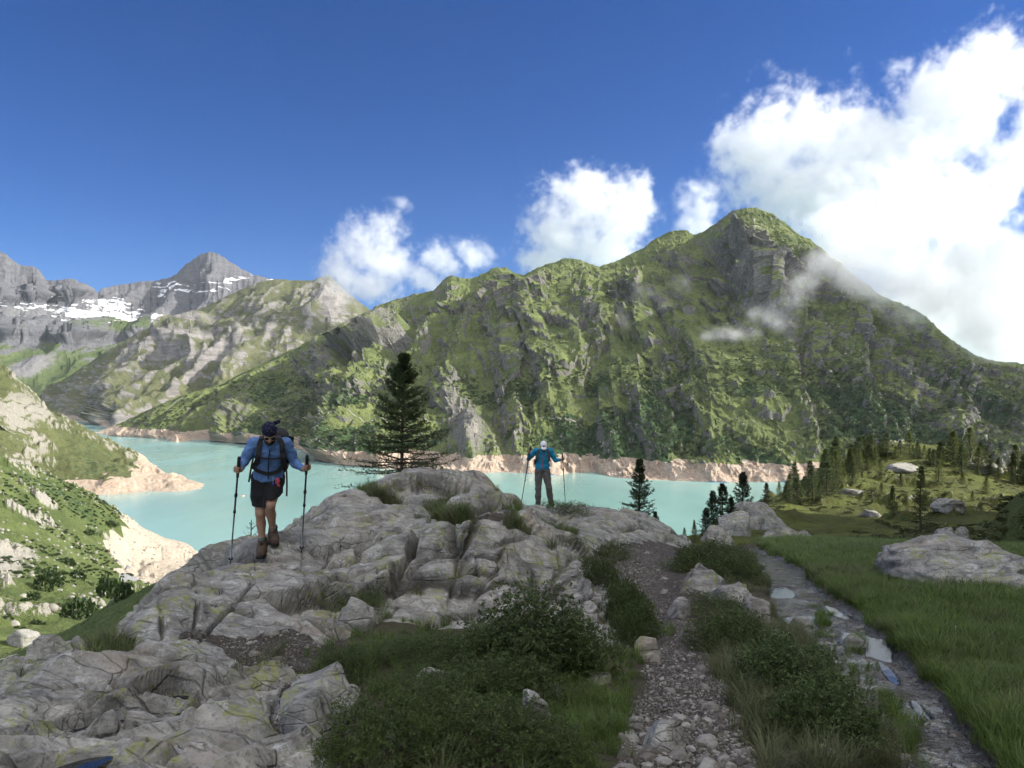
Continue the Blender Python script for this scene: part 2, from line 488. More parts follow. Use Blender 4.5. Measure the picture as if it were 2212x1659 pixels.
# no crag may stand above the skyline: cap it just under the ridge seen behind it
vcap = np.interp((W0 / 2 + F0 * X / Y).ravel(), U[0], V[T[:, 0] <= 1][-1]).reshape(U.shape) + 0.5 + 20 * np.clip(1 - T, 0, 1) + 1.5 * fbm(X / 30, Y / 30, Z / 30, 2)
Z = np.where(T < 0.995, np.minimum(Z, EYE + (HORIZ - vcap) / F0 * Y), Z)
n1 = slope_ao(X, Y, Z)
steep = 1 - np.abs(n1[..., 2])
lh = Z - LAKE_Z
rock = sstep(0.36, 0.64, steep) * 0.66 + 0.16 * sstep(0.93, 1.0, T) * sstep(-0.1, 0.2, out2) + 0.14 * sstep(-0.1, 0.4, out2) + 0.10 * crag - 0.06
rock += 0.55 * blob(U, V, 1030, 930, 60, 110, -0.3) + 0.6 * blob(U, V, 800, 715, 110, 40) + 0.35 * blob(U, V, 700, 800, 70, 45) + 0.25 * blob(U, V, 930, 650, 140, 28, -0.1)
rock += 0.18 * sstep(1800, 2000, U) * sstep(700, 800, V) + 0.25 * blob(U, V, 1640, 560, 110, 90) + 0.12 * blob(U, V, 480, 880, 160, 40)
rock += 0.25 * blob(U, V, 960, 900, 60, 60)
shrub = 0.62 * sstep(320, 120, lh) * sstep(0.25, -0.15, fbm(wx / 260, wz / 200, Y / 260 + 8, 4)) - 0.25 * blob(U, V, 1040, 920, 70, 130) - 0.3 * sstep(0.5, .75, steep)
shrub = shrub + 0.10 * sstep(1700, 2000, U) * sstep(420, 200, lh) - 0.25 * blob(U, V, 450, 900, 200, 40)
shore = 1.0 - sstep(22, 34, lh + 7 * fbm(X / 40, Y / 40, Z * 0, 3))
scree = 0.62 * blob(U, V, 1035, 940, 52, 85, -0.35) * sstep(-0.15, 0.2, out2) + 0.5 * blob(U, V, 930, 655, 130, 20, -0.1) * sstep(-0.1, 0.25, out2) + 0.65 * blob(U, V, 800, 745, 60, 12, 0.2) + 0.5 * blob(U, V, 1240, 590, 90, 18) + 0.5 * blob(U, V, 1480, 600, 40, 30) + 0.55 * blob(U, V, 2040, 770, 60, 10, 0.5)
scree += 0.55 * sstep(0.84, 0.95, gul) * sstep(0.3, 0.6, T) + 0.45 * blob(U, V, 1620, 480, 60, 30) - 0.1
scree += 0.9 * np.exp(-((V - 906 - 0.004 * (U - 640)) / 1.3) ** 2) * (((U > 640) & (U < 950)) | ((U > 1085) & (U < 1262))) + 0.8 * np.exp(-((V - 940) / 1.3) ** 2) * (U > 1690) * (U < 1800)
tree_ok = dict(X=X, Y=Y, Z=Z, U=U, V=V, lh=lh, steep=steep, shrub=shrub, T=T)
mat_main = mountain_material('alpine_slope', (0.086, 0.112, 0.044), (0.172, 0.206, 0.074), (0.235, 0.228, 0.205), (0.12, 0.118, 0.112), shore=(0.48, 0.375, 0.29), scree=(0.33, 0.31, 0.265))
m_main = grid_obj('mountain', X, Y, Z, mat_main, dict(rock=rock, shrub=shrub, shore=shore, scree=scree), smooth=False)
tag(m_main, 'green craggy mountain with a pointed peak across the lake', 'mountain', kind='structure')

# ---- middle ridge at the head of the lake
ridge_mid = [(-160, 930, 4700), (-40, 905, 4750), (40, 880, 4800), (90, 852, 4850), (150, 812, 4900), (220, 765, 5000), (300, 715, 5100), (380, 686, 5200), (430, 668, 5250), (480, 645, 5300), (530, 622, 5400), (565, 609, 5400), (600, 603, 5400), (640, 606, 5400),
             (675, 607, 5400), (695, 600, 5400), (712, 596, 5400), (725, 606, 5400), (745, 625, 5400), (770, 646, 5400), (800, 668, 5400), (850, 710, 5400), (950, 760, 5400)]
foot_mid = [(-160, 907, 4370), (-40, 907, 4370), (60, 907, 4370), (150, 908, 4295), (200, 914, 3890), (240, 928, 3200), (420, 930, 3150), (600, 930, 3150), (950, 930, 3150)]
U, V, T, X, Y, Z = slope_sheet(-160, 950, 430, 200, ridge_mid, foot_mid, q=1.2, jag=2.0, jagf=0.06)
fade = sstep(0, 0.06, T) * (1 - 0.9 * sstep(0.85, 0.99, T)); fade = np.where(T > 1, 0.1, fade)
thin = sstep(0, 400, np.broadcast_to((ridge_mid and np.interp(U[0], [p[0] for p in ridge_mid], [p[2] for p in ridge_mid])) - np.interp(U[0], [p[0] for p in foot_mid], [p[2] for p in foot_mid]), U.shape))
wx = X + 90 * fbm(X / 600, Z / 500, Y / 800, 3)
gul = ridged(wx / 330, Z / 1300 + 2, Y / 1800, 5, 0.55); cr = sstep(0.05, 0.3, fbm(X / 260, Z / 130, Y / 260, 5, 0.6))
rockface = blob(U, V, 440, 740, 130, 60, 0.35) + 0.8 * blob(U, V, 300, 790, 90, 40, -0.4)
D = ((gul - 0.45) * 170 + cr * 18 + 12 * fbm(X / 60, Z / 30, Y / 60, 4) + 9 * sstep(0.0, 0.2, fbm(X / 90, Z / 35, Y / 90 + 4, 4)) + 40 * sstep(0.2, 0.6, rockface)
     + 70 * sstep(0.3, 0.6, blob(U, V, 400, 720, 70, 60, 0.5))) * fade * lerp(0.25, 1, thin)
n0 = slope_ao(X, Y, Z)
X = X + n0[..., 0] * D; Y = Y + n0[..., 1] * D; Z = Z + n0[..., 2] * D * 0.7
n1 = slope_ao(X, Y, Z); steep = 1 - np.abs(n1[..., 2]); lh = Z - LAKE_Z
rock = 0.20 + 0.6 * sstep(0.30, 0.6, steep) + 0.16 * sstep(0.0, 0.3, fbm(X / 110, Z / 50, Y / 110, 4)) + 0.5 * rockface * lerp(0.4, 1.1, sstep(-0.3, 0.4, fbm(X / 200, Z / 90, Y / 200, 4))) - 0.08 + 0.5 * blob(U, V, 730, 640, 45, 50) + 0.2 * blob(U, V, 600, 690, 110, 60)
scree = 0.62 * sstep(0.55, 0.8, gul) * sstep(0.15, 0.4, T) + 0.7 * blob(U, V, 735, 640, 28, 30, 0.4) - 0.1
shore = 1.0 - sstep(16, 30, lh + 8 * fbm(X / 60, Y / 60, Z * 0, 3))
mat_mid = mountain_material('ridge_slope', (0.090, 0.100, 0.052), (0.145, 0.155, 0.078), (0.30, 0.285, 0.275), (0.20, 0.195, 0.19), shore=(0.46, 0.38, 0.31), scree=(0.30, 0.285, 0.265), sc=0.5, strata=0.7)
o = grid_obj('mountain_ridge', X, Y, Z, mat_mid, dict(rock=rock, shrub=rock * 0 - 0.6, shore=shore, scree=scree))
tag(o, 'grey and green layered ridge at the head of the lake', 'mountain', kind='structure')

# ---- far grey summits with snow
ridge_far = [(-200, 500, 7200), (-60, 525, 7200), (0, 543, 7200), (12, 548, 7200), (28, 562, 7200), (45, 572, 7200), (70, 574, 7200), (85, 582, 7200), (100, 604, 7200), (120, 606, 7200), (145, 601, 7200), (165, 604, 7200), (190, 618, 7250), (212, 634, 7400),
             (222, 622, 7700), (250, 617, 7800), (290, 611, 7900), (330, 606, 7900), (355, 601, 7900), (370, 598, 7900), (385, 590, 7900), (395, 578, 7900), (408, 567, 7900), (418, 560, 7900), (430, 549, 7900), (445, 546, 7900), (458, 545, 7900), (472, 549, 7900), (485, 557, 7900), (500, 567, 7900),
             (520, 580, 7900), (545, 592, 7900), (570, 600, 7900), (600, 606, 7900), (650, 618, 7900), (700, 630, 7900), (800, 680, 7900)]
foot_far = [(-200, 900, 5000), (0, 900, 5000), (300, 890, 5200), (800, 890, 5300)]
U, V, T, X, Y, Z = slope_sheet(-200, 800, 460, 220, ridge_far, foot_far, q=0.9, jag=4.0, jagf=0.11)
fade = sstep(0, 0.06, T) * (1 - 0.92 * sstep(0.88, 0.99, T)); fade = np.where(T > 1, 0.1, fade)
wx = X + 120 * fbm(X / 700, Z / 500, Y / 800, 3)
gul = ridged(wx / 420, Z / 1500 + 2, Y / 2600, 5, 0.55)
st = np.sin(Z / 34 + 3 * fbm(X / 500, Z / 300, Y / 500, 3))
band = np.exp(-((V - 715 + 14 * fbm(U / 90, V * 0, V * 0, 3)) / 22) ** 2) * sstep(420, 300, U)
band2 = np.exp(-((V - 625 - 0.1 * (200 - U)) / 18) ** 2) * sstep(250, 160, U)
pyr = blob(U, V, 450, 578, 70, 24)
D = ((gul - 0.45) * 190 + 6 * st + 22 * fbm(X / 120, Z / 60, Y / 120, 5, 0.6) + 130 * sstep(0.3, .7, band) + 160 * sstep(0.3, .7, band2)) * fade
n0 = slope_ao(X, Y, Z)
X = X + n0[..., 0] * D; Y = Y + n0[..., 1] * D; Z = Z + n0[..., 2] * D * 0.5
n1 = slope_ao(X, Y, Z); steep = 1 - np.abs(n1[..., 2])
rock = 0.62 + 0.4 * sstep(0.3, 0.6, steep) - 0.75 * sstep(725, 790, V + 25 * fbm(U / 60, V / 60, V * 0, 4)) * sstep(0.75, 0.4, steep) - 0.45 * blob(U, V, 260, 712, 90, 14)
scree = 0.75 * blob(U, V, 60, 790, 90, 26, -0.3) + 0.5 * sstep(640, 680, V) * sstep(720, 690, V)
snow = (0.0 + 0.36 * blob(U, V, 60, 662, 140, 15) + 0.5 * blob(U, V, 230, 655, 55, 14) + 0.62 * blob(U, V, 370, 620, 55, 18) + 0.62 * blob(U, V, 490, 606, 60, 13, -0.25) + 0.55 * blob(U, V, 300, 690, 120, 25) * 0.7
        + 0.65 * blob(U, V, 590, 606, 22, 5) + 0.55 * blob(U, V, 180, 682, 150, 18) - 0.55 * pyr - 0.4 * sstep(0.6, 0.85, steep) - 0.6 * sstep(700, 730, V))
mat_far = mountain_material('bare_rock_slope', (0.075, 0.105, 0.04), (0.115, 0.15, 0.06), (0.175, 0.178, 0.195), (0.115, 0.117, 0.130), scree=(0.21, 0.207, 0.212), sc=0.35, strata=0.4, snow=True)
o = grid_obj('far_mountain', X, Y, Z, mat_far, dict(rock=rock, shrub=rock * 0 - 0.6, scree=scree, snow=snow))
tag(o, 'distant bare grey summits with snow patches and a rocky pyramid', 'mountain', kind='structure')

# ---- lake
M = Mat('lake_water')
nz = M.noise(0.004, 4, 0.6, stretch=(1, 0.35, 1)); nf = M.noise(0.35, 4, 0.6, stretch=(0.6, 1.4, 1))
c = M.mix(M.ramp(nz, 0.3, 0.7), (0.18, 0.325, 0.303), (0.215, 0.37, 0.335))
M.bsdf(c, M.ramp(M.noise(0.006, 5, 0.65, stretch=(1, 0.3, 1)), 0.35, 0.65, 0.16, 0.27), M.bump(nf, 0.045, 0.3), 0.5)
lk = raw_mesh('lake', np.array([(-4500, 60, LAKE_Z), (3500, 60, LAKE_Z), (3500, 7000, LAKE_Z), (-4500, 7000, LAKE_Z)]), np.array([[0, 1, 2, 3]]), False, [M.m])
lake = link(bpy.data.objects.new('lake', lk))
tag(lake, 'milky turquoise mountain reservoir', 'lake', kind='structure')
# valley floor sheet reaching past every ridge
gm = simple('far_ground_turf', (0.09, 0.11, 0.05), 0.9, 0.3, 0.01)
gme = raw_mesh('ground', np.array([(-30000, -30000, LAKE_Z - 40), (30000, -30000, LAKE_Z - 40), (30000, 30000, LAKE_Z - 40), (-30000, 30000, LAKE_Z - 40)]), np.array([[0, 1, 2, 3]]), False, [gm])
tag(link(bpy.data.objects.new('ground', gme)), 'wide valley ground below the mountains', 'ground', kind='structure')
# ------------------------------------------------------------------ nearer land: sheets fitted through measured points (u, depth, v)
def fitted(points, su=600.0):
    p = np.asarray(points, float)
    d = (EYE - (EYE + (HORIZ - p[:, 2]) / F0 * p[:, 1]))          # drop below the eye
    # fit the drop divided by depth: smooth in picture space
    return tps_fit(np.stack([p[:, 0] / su, np.log(p[:, 1])], 1), p[:, 2], 2e-5)

def fitted_sheet(fit, u, Yv, su=600.0):
    U, Y = np.meshgrid(u, Yv)
    V = tps_eval(fit, np.stack([U.ravel() / su, np.log(Y.ravel())], 1)).reshape(U.shape)
    X = (U - W0 / 2) / F0 * Y
    Z = EYE + (HORIZ - V) / F0 * Y
    return U, V, X, Y, Z

def wl(u, Y, dz=0.0):
    """point on the water line (dz metres above it) at depth Y"""
    return (u, Y, HORIZ + (150.0 - dz) / Y * F0)

# ---- rocky peninsula on the far left of the lake
pen = [wl(432, 1215), wl(380, 1190, 3), wl(330, 1178), wl(260, 1150), wl(190, 1130), (100, 1150, 1042), (0, 1080, 1010), (-150, 1050, 985),
       wl(352, 1440), wl(345, 1500), wl(328, 1640), wl(300, 1720, 3), wl(250, 1900, 3), wl(200, 2100), wl(440, 1400, -15), wl(400, 1600, -20), wl(500, 1250, -20), wl(340, 1900, -30),
       (300, 1260, 1030), (340, 1250, 1038), (250, 1250, 1012), (240, 1330, 998), (200, 1300, 990), (150, 1230, 1005), (100, 1240, 985), (300, 1500, 990), (250, 1480, 968), (200, 1430, 945), (155, 1450, 920), (120, 1420, 905), (90, 1380, 885),
       (50, 1330, 852), (20, 1300, 836), (0, 1300, 828), (-80, 1300, 800), (-150, 1300, 780), (60, 1250, 930), (0, 1180, 935), (-100, 1180, 910), (0, 1700, 890), (100, 1800, 935), (-150, 1900, 870), wl(150, 2400, -10), wl(0, 2600, -10), wl(430, 1120, -25), wl(250, 1060, -25), wl(100, 1000, -5), wl(-150, 950, -5)]
U, V, X, Y, Z = fitted_sheet(fitted(pen), np.linspace(-150, 520, 330), np.exp(np.linspace(math.log(960), math.log(2500), 230)))
lh = Z - LAKE_Z
o1 = fbm(X / 90, Y / 90, Z / 60, 5, 0.6); o2 = ridged(X / 40, Y / 60, Z / 30, 4)
on = sstep(-2, 10, lh)
Z = Z + on * (sstep(0.0, 0.25, o1) * 9 + (o2 - 0.4) * 7 + 2.0 * fbm(X / 12, Y / 12, Z / 12, 3)) + 3.0 * fbm(X / 30, Y / 30, Z * 0, 4) * (1 - on)
bd = blob(U, V, 45, 895, 55, 45, 0.6)
Y = Y - 25 * sstep(0.35, 0.6, bd) * (Z < 40)
n1 = slope_ao(X, Y, Z); steep = 1 - np.abs(n1[..., 2]); lh = Z - LAKE_Z
rock = 0.10 + 0.4 * sstep(0.15, 0.5, steep) + 0.30 * sstep(-0.1, 0.3, o1) + 0.4 * bd - 0.1
shore = 1 - sstep(14, 22, lh + 9 * fbm(X / 35, Y / 35, Z * 0 + 4, 4) - 12 * sstep(230, 330, U))
shrub = 0.35 * sstep(0.3, -0.2, o1) + 0.1 * sstep(120, 200, U)
mat_pen = mountain_material('peninsula_turf', (0.085, 0.098, 0.042), (0.125, 0.138, 0.058), (0.33, 0.315, 0.265), (0.22, 0.21, 0.185), shore=(0.48, 0.37, 0.28), sc=2.0)
o = grid_obj('peninsula', X, Y, Z, mat_pen, dict(rock=rock, shrub=shrub, shore=shore, scree=rock * 0 - 0.5))
tag(o, 'pale rocky peninsula reaching into the turquoise lake', 'peninsula', kind='structure')

# ---- green valley slope falling to the lake on the left
val = [wl(447, 690, 1), wl(430, 720), wl(400, 745, 3), wl(352, 790, 2), wl(300, 850, 3), wl(460, 760, -12), wl(380, 900, -15), wl(520, 690, -15), wl(250, 1000, -10), wl(100, 1100, -15), wl(-150, 1200, -15),
       (440, 640, 1224), (400, 600, 1232), (330, 585, 1240), (270, 570, 1248), (262, 640, 1150), (300, 690, 1155), (350, 700, 1180), (400, 705, 1198), (230, 640, 1110), (190, 640, 1088), (100, 630, 1048), (0, 600, 1004), (-150, 560, 960),
       (180, 560, 1150), (100, 540, 1110), (0, 500, 1070), (-150, 470, 1040), (250, 540, 1205), (200, 500, 1205), (100, 450, 1180), (0, 420, 1160), (-150, 400, 1130), (250, 430, 1265), (330, 420, 1275), (420, 450, 1275), (150, 350, 1255), (0, 320, 1230), (-150, 300, 1210),
       (250, 280, 1310), (150, 250, 1310), (50, 230, 1300), (-150, 220, 1290), (400, 250, 1320), (300, 160, 1360), (150, 140, 1385), (0, 150, 1365), (-150, 150, 1350), (450, 150, 1380),
       (150, 90, 1410), (0, 90, 1425), (-150, 90, 1430), (300, 90, 1390), (380, 40, 1272), (330, 42, 1292), (250, 45, 1335), (150, 50, 1372), (60, 52, 1405), (0, 50, 1440), (-150, 50, 1470),
       (400, 25, 1295), (300, 22, 1345), (150, 24, 1420), (0, 22, 1490), (-150, 20, 1560), (420, 13, 1330), (250, 11, 1425), (100, 11, 1510), (0, 10.5, 1580), (-150, 10, 1680), (500, 40, 1320), (500, 90, 1440), (560, 20, 1300), (560, 12, 1330), (600, 60, 1400), (600, 200, 1400), (600, 500, 1330)]
U, V, X, Y, Z = fitted_sheet(fitted(val), np.linspace(-150, 600, 380), np.exp(np.linspace(math.log(9.5), math.log(1150), 520)))
lh = Z - LAKE_Z
far = sstep(60, 200, Y)
on = sstep(-2, 6, lh)
o1 = fbm(X / 45, Y / 60, Z / 45, 5, 0.6); o2 = ridged(X / 22, Y / 30, Z / 22 + 3, 4)
cr = sstep(0.12, 0.32, o1 - 0.5 * sstep(0.4, 0.0, blob(U, V, 60, 1180, 90, 90)) * 0 - 0.12)
Z = Z + on * far * (cr * 5.0 + (o2 - 0.45) * 3.0) + (1 - far) * (0.9 * fbm(X / 7, Y / 7, Z / 7, 5) + 0.25 * fbm(X / 1.3, Y / 1.3, Z / 1.3, 4)) + on * far * 0.8 * fbm(X / 6, Y / 6, Z / 6, 3)
beach_u = sstep(190, 260, U + 0.35 * (1180 - V) * 0)
n1 = slope_ao(X, Y, Z); steep = 1 - np.abs(n1[..., 2]); lh = Z - LAKE_Z
shore = (1 - sstep(26, 44, lh + 10 * fbm(X / 30, Y / 30, Z * 0 + 4, 4))) * sstep(170, 250, U + 18 * fbm(X / 25, Y / 25, Z * 0, 3)) * sstep(1290, 1240, V)
silt = poly_mask(U, V, [(255, 1228), (430, 1238), (445, 1245), (430, 1262), (255, 1255)], 6) * (Y > 200)
rock = 0.10 + 0.7 * cr * sstep(0.05, 0.3, steep) + 0.42 * blob(U, V, 60, 1170, 70, 80) * sstep(-0.1, 0.3, o1) + 0.6 * blob(U, V, 10, 1215, 50, 45) + 0.35 * blob(U, V, 180, 1320, 80, 40) * sstep(0, 0.25, o1)
rock = rock + (1 - far) * (0.55 * sstep(0.05, 0.3, fbm(X / 3.5, Y / 3.5, Z / 3.5 + 5, 4)) * sstep(1380, 1440, V))
shrub = 0.32 * far * sstep(0.35, -0.1, fbm(X / 60, Y / 60, Z / 60 + 6, 4)) + 0.22 * far * blob(U, V, 130, 1060, 140, 45, 0.5)
path = np.exp(-((V - np.interp(U, [100, 160, 200, 230, 260], [1235, 1185, 1155, 1140, 1132])) / 2.2) ** 2) * (U > 95) * (U < 262) * (Y > 300)
scree = 0.9 * silt + 0.75 * path - 0.2
val_attr = dict(rock=rock, shrub=shrub, shore=shore, scree=scree)
mat_val = mountain_material('valley_turf', (0.075, 0.102, 0.036), (0.125, 0.155, 0.055), (0.38, 0.36, 0.31), (0.26, 0.25, 0.22), shore=(0.50, 0.43, 0.34), scree=(0.30, 0.305, 0.31), sc=3.5)
o = grid_obj('valley_slope', X, Y, Z, mat_val, val_attr)
tag(o, 'grassy valley slope dropping to a pale beach beside the lake', 'slope', kind='structure')
VAL = dict(U=U, V=V, X=X, Y=Y, Z=Z, shore=shore, steep=steep, rock=rock)

# ---- grassy knoll on the right
kno = [(1350, 20, 1130), (1450, 22, 1160), (1560, 24, 1172), (1700, 26, 1172), (1850, 26, 1172), (2000, 26, 1172), (2150, 24, 1190), (2330, 22, 1215), (1600, 16, 1215), (1900, 15, 1205), (2200, 14, 1260), (1400, 14, 1230),
       (1480, 35, 1165), (1540, 40, 1150), (1620, 45, 1140), (1700, 45, 1148), (1850, 45, 1143), (2000, 42, 1150), (2100, 40, 1140), (2330, 40, 1150),
       (1540, 60, 1140), (1600, 62, 1118), (1680, 70, 1092), (1800, 70, 1110), (1900, 75, 1095), (2000, 75, 1098), (2100, 70, 1100), (2330, 70, 1110),
       (1680, 100, 1075), (1740, 110, 1062), (1800, 115, 1045), (1900, 120, 1040), (2000, 120, 1035), (2100, 115, 1050), (2180, 110, 1070), (2330, 110, 1080),
       (1740, 150, 1045), (1800, 155, 1010), (1850, 160, 985), (1900, 165, 968), (1980, 165, 964), (2050, 160, 978), (2110, 155, 1000), (2160, 150, 1025), (2212, 150, 1040), (2330, 150, 1050),
       (1850, 230, 1010), (1950, 240, 990), (2050, 230, 1010), (2200, 220, 1060), (2330, 220, 1080), (1720, 220, 1080), (1600, 120, 1150), (1640, 160, 1120), (1500, 70, 1210), (1450, 60, 1230), (1350, 45, 1260), (1500, 120, 1280), (1600, 220, 1200),
       (1700, 330, 1160), (1900, 350, 1120), (2100, 350, 1120), (2330, 330, 1140), (1350, 90, 1330), (1350, 350, 1360), (1500, 350, 1260), (1350, 200, 1400)]
U, V, X, Y, Z = fitted_sheet(fitted(kno), np.linspace(1350, 2330, 360), np.exp(np.linspace(math.log(13.5), math.log(350), 300)))
far = sstep(25, 70, Y)
o1 = fbm(X / 9, Y / 14, Z / 9, 5, 0.6)
Z = Z - 0.7 * sstep(26, 20, Y) + far * (sstep(0.15, 0.4, o1) * 0.9 + 0.5 * fbm(X / 4, Y / 4, Z / 4, 4) + 1.2 * fbm(X / 25, Y / 25, Z * 0, 3)) + (1 - far) * 0.12 * fbm(X / 1.2, Y / 1.2, Z / 1.2, 4)
n1 = slope_ao(X, Y, Z); steep = 1 - np.abs(n1[..., 2])
rock = 0.05 + 0.6 * sstep(0.15, 0.4, o1) * sstep(0.08, 0.25, steep) + 0.35 * blob(U, V, 1950, 972, 60, 14) * sstep(-0.1, 0.2, o1) + 0.45 * blob(U, V, 2110, 1000, 40, 12) + 0.30 * blob(U, V, 2000, 1160, 70, 10)
scree = 0.6 * np.exp(-((V - 1163 - 0.03 * (U - 1860)) / 6) ** 2) * sstep(1835, 1850, U) * sstep(1960, 1930, U) - 0.2
shrub = 0.28 * sstep(0.2, -0.2, fbm(X / 12, Y / 18, Z / 12 + 6, 4)) + 0.12 * sstep(1110, 1130, V)
mat_kno = mountain_material('knoll_heath', (0.075, 0.080, 0.028), (0.115, 0.135, 0.032), (0.36, 0.345, 0.31), (0.27, 0.255, 0.235), scree=(0.36, 0.33, 0.28), sc=14.0)
o = grid_obj('knoll', X, Y, Z, mat_kno, dict(rock=rock, shrub=shrub, scree=scree))
tag(o, 'heathy knoll dotted with larches above the lake', 'hill', kind='structure')
KNO = dict(U=U, V=V, X=X, Y=Y, Z=Z)

# ---- steep hillside right of the trail, mostly outside the frame; it keeps the morning sun off the foreground
yy = np.linspace(-140, 118, 240); dx = np.linspace(0, 1, 200) ** 2.2 * 260
YY, DX = np.meshgrid(yy, dx, indexing='ij')
x0 = np.interp(YY, [-160, -20, 0, 6, 12, 18, 24, 30, 40, 50, 62, 92, 118], [8, 8, 7, 7.6, 10.5, 12.4, 13.9, 17.0, 24.4, 34, 45, 70, 92])
zb = np.interp(YY, [-160, 0, 10, 20, 30, 45, 62, 92, 118], [-0.5, -0.5, -1.6, -3.4, -5.2, -7.5, -9.0, -12, -14])
hmax = np.interp(YY, [-160, -60, 0, 30, 50, 64, 80, 100, 118], [170, 165, 155, 150, 140, 100, 45, 8, 0])
XX = x0 + DX
prof = 1 - np.exp(-np.clip(DX - 6.0, 0, None) / 70.0)
ZZ = zb - 0.5 + hmax * prof * 1.15 + sstep(0, 2.6, DX) * sstep(16, 22, YY) * sstep(60, 40, YY) * 3.4
ZZ += (fbm(XX / 14, YY / 14, ZZ / 20, 5, 0.6) * 2.2 + sstep(0.1, 0.3, fbm(XX / 6, YY / 6, ZZ / 8, 4)) * 0.8 + 0.25 * fbm(XX / 1.5, YY / 1.5, ZZ / 1.5, 3)) * sstep(0, 6, DX) * sstep(0, 8, 118 - YY)
n1 = slope_ao(XX, YY, ZZ); steep = 1 - np.abs(n1[..., 2])
mat_hill = mountain_material('hillside_turf', (0.065, 0.08, 0.026), (0.10, 0.12, 0.035), (0.33, 0.32, 0.30), (0.25, 0.24, 0.23), sc=25.0)
hs = grid_obj('hillside', XX, YY, ZZ, mat_hill, dict(rock=-0.25 + 0.75 * sstep(0.4, 0.75, steep), shrub=0.2 + steep * 0, scree=steep * 0 - 1))
tag(hs, 'steep shaded hillside rising to the right of the meadow', 'hill', kind='structure')
HILL = dict(X=XX, Y=YY, Z=ZZ)
